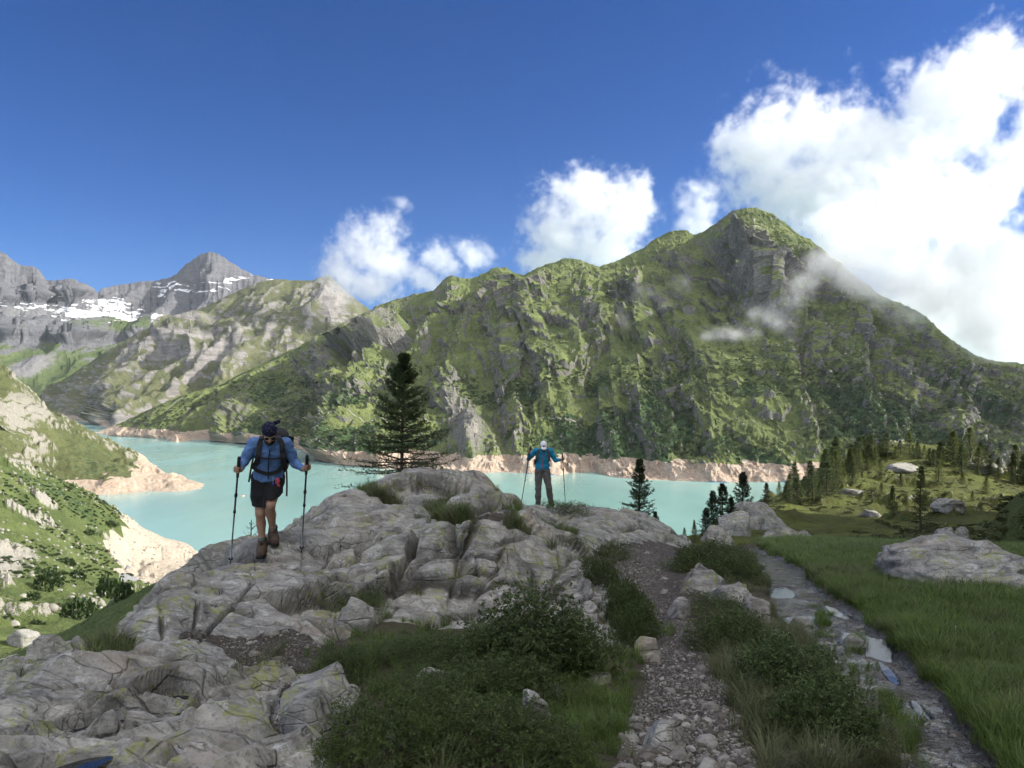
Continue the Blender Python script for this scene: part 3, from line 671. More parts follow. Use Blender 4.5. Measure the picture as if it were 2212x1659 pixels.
# ------------------------------------------------------------------ foreground: bedrock outcrop, trails, meadow
near = [(-150, 3.4, 1700), (0, 3.4, 1662), (250, 3.35, 1660), (500, 3.3, 1662), (740, 3.3, 1662), (1000, 3.3, 1665), (1250, 3.35, 1662), (1500, 3.4, 1662), (1750, 3.42, 1660), (2000, 3.45, 1660), (2212, 3.5, 1660), (2350, 3.55, 1655),
        (0, 2.4, 1980), (500, 2.4, 1975), (1100, 2.4, 1970), (1700, 2.4, 1975), (2300, 2.5, 1960),
        # left edge of the slab and what lies behind it
        (-100, 4.2, 1600), (0, 4.5, 1538), (100, 5.0, 1455), (230, 5.6, 1383), (320, 6.3, 1306), (400, 7.0, 1250), (490, 7.9, 1208), (560, 8.4, 1186), (620, 9.0, 1166), (660, 9.4, 1140), (700, 9.8, 1112), (750, 10.3, 1084), (800, 10.9, 1058), (850, 11.5, 1036), (900, 12.0, 1019), (955, 12.3, 1024), (1000, 12.6, 1034),
        (1050, 13.0, 1052), (1100, 14.0, 1074), (1150, 17, 1092), (1200, 19, 1096), (1250, 19.2, 1094), (1320, 19.5, 1099), (1400, 19.8, 1116), (1450, 19.6, 1143), (1490, 19.0, 1172), (1530, 18, 1190),
        (-100, 6.0, 1660), (0, 6.0, 1600), (100, 6.8, 1540), (230, 7.8, 1480), (320, 8.5, 1420), (400, 9.4, 1370), (490, 10.6, 1330), (620, 12, 1290), (700, 13, 1250), (800, 14.5, 1200), (900, 16, 1160), (1000, 16.5, 1150), (1080, 17, 1140), (1100, 22, 1150), (1200, 25, 1160), (1320, 25, 1180), (1450, 24, 1220),
        (400, 14, 1450), (700, 19, 1400), (1000, 24, 1300), (0, 9, 1720), (1100, 34, 1300), (1300, 34, 1300), (1450, 34, 1280),
        # front slabs
        (120, 3.9, 1590), (300, 4.2, 1520), (450, 4.5, 1500), (300, 4.9, 1440), (450, 5.2, 1420), (560, 5.5, 1400), (620, 4.4, 1530), (700, 4.4, 1500), (720, 5.1, 1440), (650, 5.4, 1420), (720, 5.6, 1395),
        # main dome
        (450, 6.4, 1310), (540, 6.0, 1352), (600, 6.8, 1285), (560, 7.5, 1225), (700, 7.45, 1252), (700, 8.3, 1185), (780, 9.3, 1118), (850, 8.0, 1205), (850, 9.0, 1130), (850, 10.1, 1082), (930, 9.9, 1100), (1000, 10.2, 1100), (960, 10.9, 1068), (1060, 11.6, 1085), (920, 9.0, 1122),
        (800, 6.8, 1348), (930, 7.0, 1350), (1050, 7.15, 1352), (1000, 7.65, 1262), (1050, 8.0, 1190), (1040, 8.3, 1124), (1000, 8.1, 1145), (960, 8.1, 1165), (1100, 8.4, 1130), (1150, 8.5, 1152), (1200, 8.45, 1180), (1250, 8.3, 1212), (1300, 8.0, 1255), (1335, 7.7, 1320), (1345, 7.2, 1390),
        (1150, 7.9, 1260), (1250, 7.75, 1290), (1300, 7.45, 1350), (1150, 7.15, 1374), (1250, 7.0, 1402), (1050, 6.2, 1390), (1250, 6.0, 1425), (900, 6.0, 1392), (1150, 9.6, 1165), (1250, 10, 1198), (1330, 9.4, 1262), (1380, 8.2, 1315),
        (1120, 12.5, 1120), (1200, 13, 1142), (1260, 12.5, 1172), (1330, 13, 1190), (1380, 14.5, 1182), (1450, 16.0, 1182), (1300, 16, 1135), (1400, 17, 1150), (1200, 16, 1118),
        # shrubs' hollow in front
        (1000, 5.2, 1435), (850, 5.2, 1430), (1200, 5.2, 1450), (900, 4.4, 1520), (1100, 4.3, 1530), (1250, 4.5, 1520), (1000, 3.8, 1600), (1330, 5.9, 1420), (1350, 4.6, 1510),
        # gravel trail
        (1450, 4.0, 1570), (1450, 4.7, 1490), (1450, 6.0, 1402), (1430, 7.0, 1350), (1410, 8.6, 1292), (1390, 10.5, 1245), (1390, 12.5, 1212), (1480, 12.5, 1212),
        # strip of shrubs, wet trail, meadow
        (1560, 12.5, 1222), (1560, 9.5, 1272), (1600, 8.0, 1315), (1600, 6.2, 1396), (1680, 5.2, 1465), (1780, 4.4, 1540), (1850, 3.9, 1598), (1640, 17, 1196), (1690, 11.5, 1246), (1720, 9.0, 1296), (1760, 7.8, 1334), (1850, 6.3, 1398), (1950, 5.0, 1492), (2050, 4.0, 1590),
        (2212, 4.6, 1530), (2212, 6.5, 1402), (2350, 6.5, 1400), (2212, 9.0, 1297), (2350, 9, 1290), (2050, 6.5, 1395), (2000, 9.0, 1298), (1900, 9.5, 1285), (2050, 12, 1240), (2212, 12, 1238), (1900, 14, 1213), (1800, 15, 1206), (1750, 20, 1182), (1900, 20, 1180), (2100, 18, 1190), (2350, 18, 1190),
        (1600, 25, 1180), (1750, 30, 1185), (1900, 30, 1185), (2100, 28, 1195), (2350, 28, 1200)]
nu, nY = 980, 500
uu = np.linspace(-90, 2300, nu)
Yv = np.exp(np.concatenate([np.linspace(math.log(2.75), math.log(13.0), 400, endpoint=False), np.linspace(math.log(13.0), math.log(27), nY - 400)]))
nearfit = fitted(near)
U, V, X, Y, Z = fitted_sheet(nearfit, uu[::4], Yv)
# spread the rows of each column evenly over what the slope shows, so steep faces get as many rows as flats
Ls = np.log(Y); ds = np.hypot(np.diff(V, axis=0), 150.0 * np.diff(Ls, axis=0)); sarc = np.concatenate([np.zeros((1, V.shape[1])), np.cumsum(ds, 0)])
rows = np.linspace(0, 1, nY)
Lr = np.stack([np.interp(rows * sarc[-1, j], sarc[:, j], Ls[:, j]) for j in range(V.shape[1])], 1)
Lr = np.stack([np.convolve(np.pad(r, 6, mode='edge'), np.ones(13) / 13, 'valid') for r in Lr])
Lr = np.stack([np.interp(uu, uu[::4], r) for r in Lr])
U = np.broadcast_to(uu, Lr.shape).copy(); Y = np.exp(Lr)
V = tps_eval(nearfit, np.stack([U.ravel() / 600.0, Lr.ravel()], 1)).reshape(U.shape)
X = (U - W0 / 2) / F0 * Y; Z = EYE + (HORIZ - V) / F0 * Y

P_PATH = [(1330, 1700), (1350, 1600), (1380, 1500), (1400, 1430), (1405, 1370), (1385, 1310), (1350, 1260), (1310, 1215), (1300, 1190), (1370, 1172), (1440, 1172), (1480, 1195), (1488, 1250), (1495, 1330), (1525, 1400), (1560, 1480), (1590, 1560), (1650, 1700)]
P_WET = [(2185, 1700), (2150, 1650), (2078, 1555), (1976, 1436), (1884, 1347), (1792, 1282), (1708, 1213), (1648, 1184), (1612, 1188), (1650, 1240), (1660, 1290), (1690, 1340), (1760, 1390), (1800, 1440), (1870, 1530), (1920, 1600), (1960, 1700)]
P_HOLLOW = [(740, 1750), (735, 1640), (760, 1560), (770, 1490), (735, 1440), (640, 1442), (560, 1418), (600, 1390), (690, 1385), (760, 1350), (830, 1335), (900, 1350), (1000, 1360), (1150, 1350), (1250, 1420), (1345, 1415), (1365, 1320), (1330, 1250), (1260, 1190), (1300, 1192), (1385, 1310), (1405, 1370), (1400, 1430), (1380, 1500), (1350, 1600), (1330, 1750)]
P_ROCK = [(-200, 1900), (-200, 1500), (0, 1500), (100, 1420), (230, 1350), (400, 1220), (600, 1140), (700, 1080), (850, 1000), (950, 980), (1060, 1020), (1130, 1060), (1250, 1070), (1420, 1090), (1500, 1150), (1495, 1178), (1440, 1180), (1370, 1174), (1300, 1190), (1262, 1190), (1330, 1250), (1370, 1330), (1362, 1410), (1250, 1428), (1150, 1360), (1000, 1372), (830, 1350), (760, 1365), (690, 1400), (640, 1450), (735, 1445), (775, 1490), (765, 1560), (740, 1640), (745, 1900)]
jit_u = U + 16 * fbm(X * 2.2, Y * 2.2, Z * 2.2, 4); jit_v = V + 12 * fbm(X * 2.2 + 9, Y * 2.2, Z * 2.2, 4)
m_rock = poly_mask(jit_u, jit_v, P_ROCK, 7); m_rise = poly_mask(jit_u, jit_v, P_ROCK, 26)
m_path = poly_mask(jit_u, jit_v, P_PATH, 10)
m_wet = poly_mask(jit_u, jit_v, P_WET, 8)
m_soil = np.maximum.reduce([poly_mask(jit_u, jit_v, [(640, 1360), (700, 1385), (700, 1425), (640, 1450), (560, 1430), (480, 1400), (390, 1385), (400, 1372), (500, 1380), (560, 1375)], 6),
                            poly_mask(jit_u, jit_v, [(600, 1470), (625, 1470), (640, 1560), (610, 1600), (575, 1590), (610, 1530)], 5),
                            poly_mask(jit_u, jit_v, [(1040, 1098), (1120, 1100), (1180, 1120), (1120, 1122), (1040, 1112)], 5)])
m_turf = np.maximum.reduce([poly_mask(jit_u, jit_v, q, 5) for q in
                            ([(900, 1098), (1000, 1095), (1040, 1108), (985, 1128), (950, 1124)], [(775, 1068), (840, 1056), (870, 1068), (850, 1082), (790, 1080)], [(190, 1400), (260, 1372), (300, 1378), (285, 1400), (220, 1440), (190, 1440)],
                             [(1085, 1120), (1130, 1110), (1170, 1130), (1230, 1150), (1250, 1175), (1150, 1140)])])
rk = m_rock * (1 - np.maximum(m_soil, m_turf)) * (1 - m_path)
n0 = slope_ao(X, Y, Z)
# fracture pattern in rock coordinates: foliation runs lower left to upper right
ca, sa = math.cos(math.radians(38)), math.sin(math.radians(38))
fx = X * ca + Y * sa; fy = -X * sa + Y * ca
wob = 0.16 * fbm(X * 0.8, Y * 0.8, Z * 0.8, 3); wob2 = 0.16 * fbm(X * 0.8 + 5, Y * 0.8 + 8, Z * 0.8, 3)
dome_r = sstep(1120, 1300, U) * sstep(10.5, 9.0, Y)                         # right end: closely spaced steep foliation
f1a, ea, ra, da = worley((fx + wob) * 0.42, (fy + wob2) * 0.95, Z * 0.75, 1)
f1b, eb, rb, db = worley((fx + wob) * 1.0 + 7, (fy + wob2) * 2.5, Z * 1.8, 2)
f1c, ec, rc, dc = worley(X * 4.6 + wob * 3, Y * 4.6 + wob2 * 3, Z * 4.6, 3)
cutn = fbm(X * 1.1 + 3, Y * 1.1, Z * 1.1, 3)
slabby = 1.25 * sstep(1390, 1460, V) * sstep(780, 720, U)     # smooth ice-worn slab at the bottom left
cr_a = (1 - sstep(0.0, 0.05, ea)) * (1 - 0.5 * slabby); cr_b = (1 - sstep(0.0, 0.06, eb)) * sstep(-0.25, 0.1, cutn)
cr_c = (1 - sstep(0.0, 0.07, ec)) * sstep(0.0, 0.3, fbm(X * 0.8 + 30, Y * 0.8, Z * 0.8, 3))
und = fbm(fx * 0.5 + 2, fy * 1.3, Z * 0.9, 3, 0.45)
fol = ridged((fx + 0.3 * wob) * 0.42, fy * 2.4 + wob * 1.6, Z * 1.0, 3, 0.4)
vert = ridged(X * 4.2 + 0.6 * wob * 4, Y * 0.7, Z * 0.5, 4, 0.6)
def tilt(d, r, k):
    return ((d * (r - 0.5)).sum(-1)) * k
ka = sstep(0.0, 0.05, ea); kb = sstep(0.0, 0.09, eb); kc = sstep(0, 0.2, ec)
H = ka * ((ra[..., 0] - 0.42) * 0.20 * (1 - 0.72 * slabby) + tilt(da, ra[..., ::-1], 0.62) * (1 - 0.5 * slabby))
H += kb * ((rb[..., 0] - 0.5) * 0.07 * (1 - 0.6 * slabby) + tilt(db, rb[..., ::-1], 0.20) * (1 - 0.5 * slabby)) + kc * ((rc[..., 0] - 0.5) * 0.014 + tilt(dc, rc, 0.04))
H += 0.07 * und + 0.015 * sstep(0.0, 0.2, ea) + 0.01 * sstep(0, 0.2, eb) - 0.17 * cr_a - 0.085 * cr_b - 0.022 * cr_c
H += (fol - 0.35) * 0.22 * slabby + (fol - 0.4) * 0.03 + (vert - 0.35) * 0.16 * dome_r
H += 0.016 * fbm(X * 7, Y * 7, Z * 7, 4, 0.6) + 0.006 * fbm(X * 26, Y * 26, Z * 26, 3, 0.6)
# long master joints seen on the dome
jn = 3.0 * fbm(X * 4, Y * 4, Z * 4, 3)
def joint(pts, w=4.0, depth=0.16):
    w = 2.6
    d = np.full(U.shape, 1e9)
    for (a, b), (c, e) in zip(pts[:-1], pts[1:]):
        L = (c - a) ** 2 + (e - b) ** 2
        t = np.clip(((U - a) * (c - a) + (V - b) * (e - b)) / L, 0, 1)
        d = np.minimum(d, np.hypot(U - a - t * (c - a), V - b - t * (e - b)))
    d = d + jn
    return -depth * np.exp(-(np.clip(d, 0, None) / w) ** 2)
J = joint([(655, 1175), (652, 1240), (655, 1330), (650, 1370)], 4, 0.07) + joint([(545, 1275), (500, 1330), (470, 1350), (430, 1390)], 4, 0.2) + joint([(500, 1330), (545, 1340)], 3) + joint([(415, 1320), (418, 1380)], 4, 0.18) \
    + joint([(720, 1270), (850, 1255), (880, 1240)], 3, 0.12) + joint([(850, 1265), (930, 1215), (985, 1165), (1010, 1140)], 5, 0.22) + joint([(990, 1180), (985, 1235)], 4, 0.2) + joint([(1030, 1195), (1035, 1235)], 4, 0.2) + joint([(985, 1235), (1075, 1232)], 3, 0.14) \
    + joint([(860, 1290), (840, 1330)], 4, 0.16) + joint([(960, 1320), (1070, 1310)], 4, 0.18) + joint([(1215, 1270), (1230, 1330), (1262, 1400)], 4, 0.2) + joint([(1130, 1100), (1230, 1130), (1320, 1150)], 3, 0.12) + joint([(360, 1520), (460, 1475), (560, 1455)], 4, 0.12) \
    + joint([(350, 1385), (345, 1330)], 3, 0.15) + joint([(640, 1500), (690, 1510)], 3, 0.1) + joint([(575, 1530), (600, 1480)], 4, 0.12) + joint([(640, 1575), (700, 1600)], 5, 0.16) + joint([(660, 1640), (645, 1580)], 4, 0.14)
H += J * 0.55
H *= lerp(1.0, 0.55, sstep(11, 17, Y))
edge_fade = np.clip(m_rise * 2 - 0.7, 0, 1) * (1 - np.maximum(m_soil, m_turf)) * (1 - m_path)
for _ax in (0, 1):
    _q = np.pad(edge_fade, [(7, 7) if a == _ax else (0, 0) for a in (0, 1)], mode='edge'); _k = np.hanning(17)[1:-1]; _k /= _k.sum(); edge_fade = sum(_k[i] * np.take(_q, range(i, i + edge_fade.shape[_ax]), axis=_ax) for i in range(15))
# soft ground and gravel relief
soft = 0.05 * fbm(X * 1.5, Y * 1.5, Z * 1.5, 4) + 0.012 * fbm(X * 9, Y * 9, Z * 9, 3)
_, eg, rg, _ = worley(X * 13, Y * 13, Z * 6, 5)
gravel = 0.003 * rg[..., 0] * sstep(0.0, 0.25, eg) + 0.02 * fbm(X * 4, Y * 4, Z * 4, 3)
ruts = m_wet * (-0.05 + 0.024 * fbm(X * 2.4, Y * 2.4, Z * 2.4, 3) + 0.003 * fbm(X * 14, Y * 14, Z * 14, 3)) 
Dn = edge_fade * (H * 0.9) + (1 - edge_fade) * (soft * (1 - m_wet) + gravel * (m_path + 0.7 * m_soil + 0.05 * m_wet) + ruts)
Dn = Dn - 0.05 * m_turf
for _ax, _n in ((0, 3), (1, 3)):
    _k = np.hanning(_n + 2)[1:-1]; _k /= _k.sum(); _p = [(0, 0), (0, 0)]; _p[_ax] = (_n // 2, _n // 2); _q = np.pad(Dn, _p, mode='edge'); Dn = sum(_k[i] * np.take(_q, range(i, i + Dn.shape[_ax]), axis=_ax) for i in range(_n))
# hollows that hold water: (u, v, half length, half width, rotation)
PUD_SLAB = [(120, 1632, 110, 13, -0.30), (215, 1535, 56, 7, -0.2), (14, 1560, 34, 8, -0.1), (360, 1470, 44, 5, -0.15)]
PUD_WET = [(1690, 1278, 24, 11, 0.1), (1738, 1334, 36, 9, 0.05), (1812, 1320, 26, 6, 0.5), (1880, 1392, 48, 16, 0.45), (1905, 1388, 30, 12, 0.3), (1850, 1372, 22, 6, 0.4), (1925, 1450, 26, 7, 0.9), (1990, 1530, 26, 7, 0.9)]
def hollow(cu, cv, ru, rv, rot):
    c, s = math.cos(rot), math.sin(rot)
    a = ((U - cu) * c + (V - cv) * s) / ru; b = (-(U - cu) * s + (V - cv) * c) / rv
    return np.exp(-(a * a + b * b) ** 2)
X = X + n0[..., 0] * Dn; Y = Y + n0[..., 1] * Dn; Z = Z + n0[..., 2] * Dn
# the bed of every puddle is levelled a little below its water
PUD_Z = []
for q, dep in [(q, 0.05) for q in PUD_SLAB] + [(q, 0.02) for q in PUD_WET]:
    pu_ = W0 / 2 + F0 * X / Y; pv_ = HORIZ + F0 * (EYE - Z) / Y; dd_ = np.hypot(pu_ - q[0], pv_ - q[1])
    k = np.unravel_index(np.argmin(np.where(dd_ < max(6.0, dd_.min() + 1), Y, 1e6)), U.shape); yc = Y[k]
    zc = float(Z[k]) - (0.02 if dep > 0.03 else 0.012); cu_ = float(pu_[k]); cv_ = float(pv_[k])
    for _ in range(3 if dep > 0.03 else 1):
        up_ = W0 / 2 + F0 * X / Y; vp_ = HORIZ + F0 * (EYE - zc) / Y
        cv_ = HORIZ + F0 * (EYE - zc) / float(Y[k])
        c_, s_ = math.cos(q[4]), math.sin(q[4]); a_ = ((up_ - cu_) * c_ + (vp_ - cv_) * s_) / (q[2] * 1.5); b_ = (-(up_ - cu_) * s_ + (vp_ - cv_) * c_) / (q[3] * 1.7)
        hm = np.exp(-(a_ * a_ + b_ * b_) ** 2) * (np.abs(Y - yc) < 0.25 * yc)
        if dep > 0.03:
            zc = float(np.percentile(Z[(hm > 0.25) & (hm < 0.8)], 15)) - 0.02
    tgt = zc + 0.006 - dep * sstep(0.35, 0.9, hm) + 0.016 * fbm(X * 7, Y * 7, Z * 0, 4)
    Z = lerp(Z, np.minimum(tgt, Z + 0.02) if dep > 0.03 else tgt, sstep(0.10, 0.6, hm)); PUD_Z.append((zc, cu_, cv_))
NEAR = dict(U=U, V=V, X=X, Y=Y, Z=Z, rk=rk, path=m_path, wet=m_wet, turf=m_turf, soil=m_soil, hollow=poly_mask(U, V, P_HOLLOW, 10))
sd_meadow = poly_mask(jit_u, jit_v, [(2400, 1800), (2205, 1700), (2170, 1650), (2095, 1552), (1990, 1433), (1896, 1345), (1802, 1280), (1714, 1212), (1650, 1184), (1640, 1150), (2400, 1150)], 8)
NEAR['meadow'] = sd_meadow * (1 - m_wet)

# ---- rock material: grey gneiss with quartz-pale, rusty and lichen patches
def rock_nodes(M):
    # every rock shows its own patch of the stone
    oi = M.n('ShaderNodeObjectInfo'); sc_ = M.n('ShaderNodeVectorMath', operation='SCALE'); sc_.inputs[0].default_value = (37.0, 23.0, 51.0); M.link(oi.outputs['Random'], sc_.inputs['Scale'])
    ad = M.n('ShaderNodeVectorMath', operation='ADD'); tcd = M.n('ShaderNodeNewGeometry'); M.link(tcd.outputs['Position'], ad.inputs[0]); M.link(sc_.outputs[0], ad.inputs[1])
    class _C: outputs = {'Object': ad.outputs[0]}
    M.coord = _C
    n1 = M.noise(0.9, 6, 0.62); n2 = M.noise(5.0, 7, 0.68); n3 = M.noise(38.0, 4, 0.65); n4 = M.noise(2.3, 5, 0.6, vec=None, stretch=(1, 2.4, 1.4))
    c = M.mix(M.ramp(n2, 0.32, 0.68), (0.20, 0.196, 0.186), (0.42, 0.41, 0.385))
    c = M.mix(M.math('MULTIPLY', M.ramp(n4, 0.5, 0.72), 0.75), c, (0.46, 0.44, 0.40))
    c = M.mix(M.math('MULTIPLY', M.ramp(n1, 0.52, 0.72), 0.55), c, (0.31, 0.245, 0.19))
    c = M.mix(M.math('MULTIPLY', M.ramp(n3, 0.5, 0.75), 0.65), c, (0.10, 0.098, 0.092))
    # crustose lichen: yellow-green and ash grey rosettes
    lw = M.noise(3.2, 5, 0.75, dist=0.1); lw2 = M.noise(17.0, 4, 0.7)
    lich = M.math('MULTIPLY', M.ramp(lw, 0.52, 0.60), M.ramp(lw2, 0.43, 0.52))
    c = M.mix(M.math('MULTIPLY', lich, 0.75), c, M.mix(n3, (0.20, 0.22, 0.07), (0.36, 0.38, 0.12)))
    gl = M.math('MULTIPLY', M.ramp(M.noise(4.4, 5, 0.75, dist=0.1, stretch=(1.3, 1.1, 1)), 0.57, 0.63), M.ramp(lw2, 0.40, 0.50))
    c = M.mix(M.math('MULTIPLY', gl, 0.8), c, (0.50, 0.51, 0.50))
    dk = M.ramp(M.noise(2.2, 7, 0.72, dist=0.0, stretch=(1, 1, 0.6)), 0.53, 0.62)
    c = M.mix(M.math('MULTIPLY', dk, 0.55), c, (0.085, 0.082, 0.078))
    # hairline fractures and small chips
    mp = M.n('ShaderNodeMapping'); mp.inputs['Scale'].default_value = (0.7, 2.1, 1.3); mp.inputs['Rotation'].default_value = (0.2, 0.1, 0.66); M.link(M.obj(), mp.inputs['Vector'])
    wv = M.n('ShaderNodeVectorMath', operation='ADD'); M.link(mp.outputs[0], wv.inputs[0]); nc = M.noise(0.6, 2, 0.5, color=True); M.link(nc, wv.inputs[1])
    e1 = M.voro(3.4, 'DISTANCE_TO_EDGE', vec=wv.outputs[0]); e2 = M.voro(9.0, 'DISTANCE_TO_EDGE', vec=wv.outputs[0])
    k1 = M.math('MAXIMUM', M.ramp(e1, 0.0, 0.04), M.ramp(n4, 0.50, 0.60)); k2 = M.math('MAXIMUM', M.ramp(e2, 0.0, 0.06), M.ramp(n1, 0.46, 0.56))
    vcell = M.n('ShaderNodeTexVoronoi', feature='F1'); vcell.inputs['Scale'].default_value = 3.4; M.link(wv.outputs[0], vcell.inputs['Vector'])
    sc2 = M.n('ShaderNodeSeparateColor'); M.link(vcell.outputs['Color'], sc2.inputs[0])
    c = M.mix(M.math('MULTIPLY', M.math('SUBTRACT', 1.0, k1), 0.16), c, (0.07, 0.065, 0.055))
    c = M.mix(M.math('MULTIPLY', M.math('SUBTRACT', 1.0, k2), 0.15), c, (0.08, 0.075, 0.065))
    hs_ = M.n('ShaderNodeHueSaturation'); M.link(c, hs_.inputs['Color']); M.link(M.math('ADD', 0.88, M.math('MULTIPLY', sc2.outputs[0], 0.24)), hs_.inputs['Value']); c = hs_.outputs[0]
    mf = M.n('ShaderNodeMapping'); mf.inputs['Rotation'].default_value = (0.15, 0.25, -0.66); mf.inputs['Scale'].default_value = (0.22, 1.5, 1.2); M.link(M.obj(), mf.inputs['Vector'])
    nfol = M.noise(13.0, 5, 0.65, vec=mf.outputs[0])
    c = M.mix(M.math('MULTIPLY', M.ramp(nfol, 0.52, 0.68), 0.45), c, (0.115, 0.112, 0.106))
    h = M.math('ADD', M.math('MULTIPLY', n2, 0.6), M.math('MULTIPLY', n3, 0.22))
    h = M.math('ADD', h, M.math('MULTIPLY', nfol, 0.55))
    h = M.math('ADD', h, M.math('ADD', M.math('MULTIPLY', k1, 0.5), M.math('MULTIPLY', k2, 0.22)))
    h = M.math('ADD', h, M.math('MULTIPLY', sc2.outputs[1], 0.15))
    return c, h, n2, n3

def rock_material(name):
    M = Mat(name)
    c, h, n2, n3 = rock_nodes(M)
    M.bsdf(c, 0.85, M.bump(h, 0.75, 0.06), 0.25)
    return M.m
mat_rock = rock_material('lichen_gneiss')

M = Mat('trail_ground')
c, h, n2, n3 = rock_nodes(M)
# soil and turf
nt = M.noise(2.5, 6, 0.65); ng = M.noise(26, 5, 0.7)
soil = M.mix(M.ramp(ng, 0.3, 0.7), (0.042, 0.032, 0.024), (0.095, 0.075, 0.056))
turf = M.mix(M.ramp(nt, 0.35, 0.65), (0.035, 0.05, 0.016), (0.075, 0.085, 0.028))
turf = M.mix(M.ramp(ng, 0.5, 0.7), turf, (0.06, 0.05, 0.03))
vc = M.n('ShaderNodeTexVoronoi', feature='F1'); vc.inputs['Scale'].default_value = 52; M.link(M.obj(), vc.inputs['Vector'])
sep = M.n('ShaderNodeSeparateColor'); M.link(vc.outputs['Color'], sep.inputs[0])
stone = M.mix(sep.outputs[0], (0.085, 0.075, 0.066), (0.27, 0.245, 0.22))
vd = M.voro(52, 'DISTANCE_TO_EDGE')
grav = M.mix(M.ramp(M.math('ADD', vd, M.math('MULTIPLY', M.math('SUBTRACT', nt, 0.5), 0.25)), 0.02, 0.14), (0.06, 0.048, 0.04), stone)
grav = M.mix(M.math('MULTIPLY', M.ramp(nt, 0.45, 0.65), 0.65), grav, (0.085, 0.066, 0.052))
mud = M.mix(M.ramp(ng, 0.3, 0.7), (0.035, 0.030, 0.028), (0.095, 0.085, 0.078))
mud = M.mix(M.math('MULTIPLY', M.ramp(sep.outputs[1], 0.55, 0.8), 0.6), mud, stone)
g = M.mix(M.attr('soft_turf'), soil, turf)
g = M.mix(M.attr('gravel'), g, grav)
g = M.mix(M.attr('mud'), g, mud)
rkf = M.math('ADD', M.attr('bedrock'), M.math('MULTIPLY', M.math('SUBTRACT', n2, 0.5), 0.5))
rkm = M.ramp(rkf, 0.42, 0.58)
# soil and moss lodged in the joints
c = M.mix(M.math('MULTIPLY', M.attr('crack'), M.ramp(n2, 0.3, 0.55, 0.35, 0.9)), c, (0.045, 0.040, 0.030))
col = M.mix(rkm, g, c)
wet = M.math('MULTIPLY', M.attr('mud'), M.ramp(M.noise(3.1, 5, 0.6), 0.32, 0.52))
rough = M.math('SUBTRACT', 0.88, M.math('MULTIPLY', wet, 0.78))
hh = M.math('ADD', h, M.math('MULTIPLY', M.math('MULTIPLY', M.ramp(vd, 0.0, 0.2), M.attr('gravel')), 0.8))
hh = M.math('ADD', hh, M.math('MULTIPLY', ng, M.math('MULTIPLY', M.math('SUBTRACT', 1.0, rkm), 0.4)))
hh = M.math('MULTIPLY', hh, M.math('SUBTRACT', 1.0, M.math('MULTIPLY', wet, 0.88)))
M.bsdf(col, rough, M.bump(hh, 0.75, 0.05), M.math('ADD', 0.3, M.math('MULTIPLY', wet, 0.7)))
mat_ground = M.m
NEAR['softturf'] = np.clip(np.maximum(sd_meadow, m_turf) + 0.75 * sstep(-0.1, 0.3, fbm(X * 1.2, Y * 1.2, Z * 1.2, 4)), 0, 1) * (1 - m_soil)
outcrop = grid_obj('rock_outcrop', X, Y, Z, mat_ground, dict(crack=np.clip(np.maximum.reduce([0.9 * cr_a, 0.55 * cr_b, 0.2 * cr_c, -J / 0.3]), 0, 1) * rk, bedrock=rk, gravel=np.clip(m_path + 0.6 * m_soil, 0, 1), mud=m_wet, soft_turf=NEAR['softturf']), smooth=False)
tag(outcrop, 'ice-worn grey bedrock dome, trails and meadow in the foreground', 'ground', kind='structure')
outcrop.name = 'trail_terrain'
# ------------------------------------------------------------------ finding ground points under a picture position
class Ground:
    def __init__(self, D):
        self.X, self.Y, self.Z = D['X'], D['Y'], D['Z']
        self.PU = W0 / 2 + F0 * self.X / self.Y
        self.PV = HORIZ - F0 * (self.Z - EYE) / self.Y
        self.N = slope_ao(self.X, self.Y, self.Z)
    def pick(self, u, v, far=False, tol=7.0):
        """first ground point seen at (u, v); falls back to the nearest one"""
        d = np.hypot(self.PU - u, self.PV - v)
        m = d < tol
        if not m.any():
            k = np.argmin(d)
        else:
            c = np.where(m.ravel())[0]
            Yc = self.Y.ravel()[c]
            k = c[np.argmax(Yc) if far else np.argmin(Yc + 0.02 * d.ravel()[c])]
        k = np.unravel_index(k, self.X.shape)
        return np.array([self.X[k], self.Y[k], self.Z[k]]), self.N[k]
    def under(self, x, y):
        """ground height below a point"""
        d = (self.X - x) ** 2 + (self.Y - y) ** 2
        k = np.unravel_index(np.argmin(d), self.X.shape)
        return self.Z[k]
G_NEAR, G_KNO, G_VAL = Ground(NEAR), Ground(KNO), Ground(VAL)

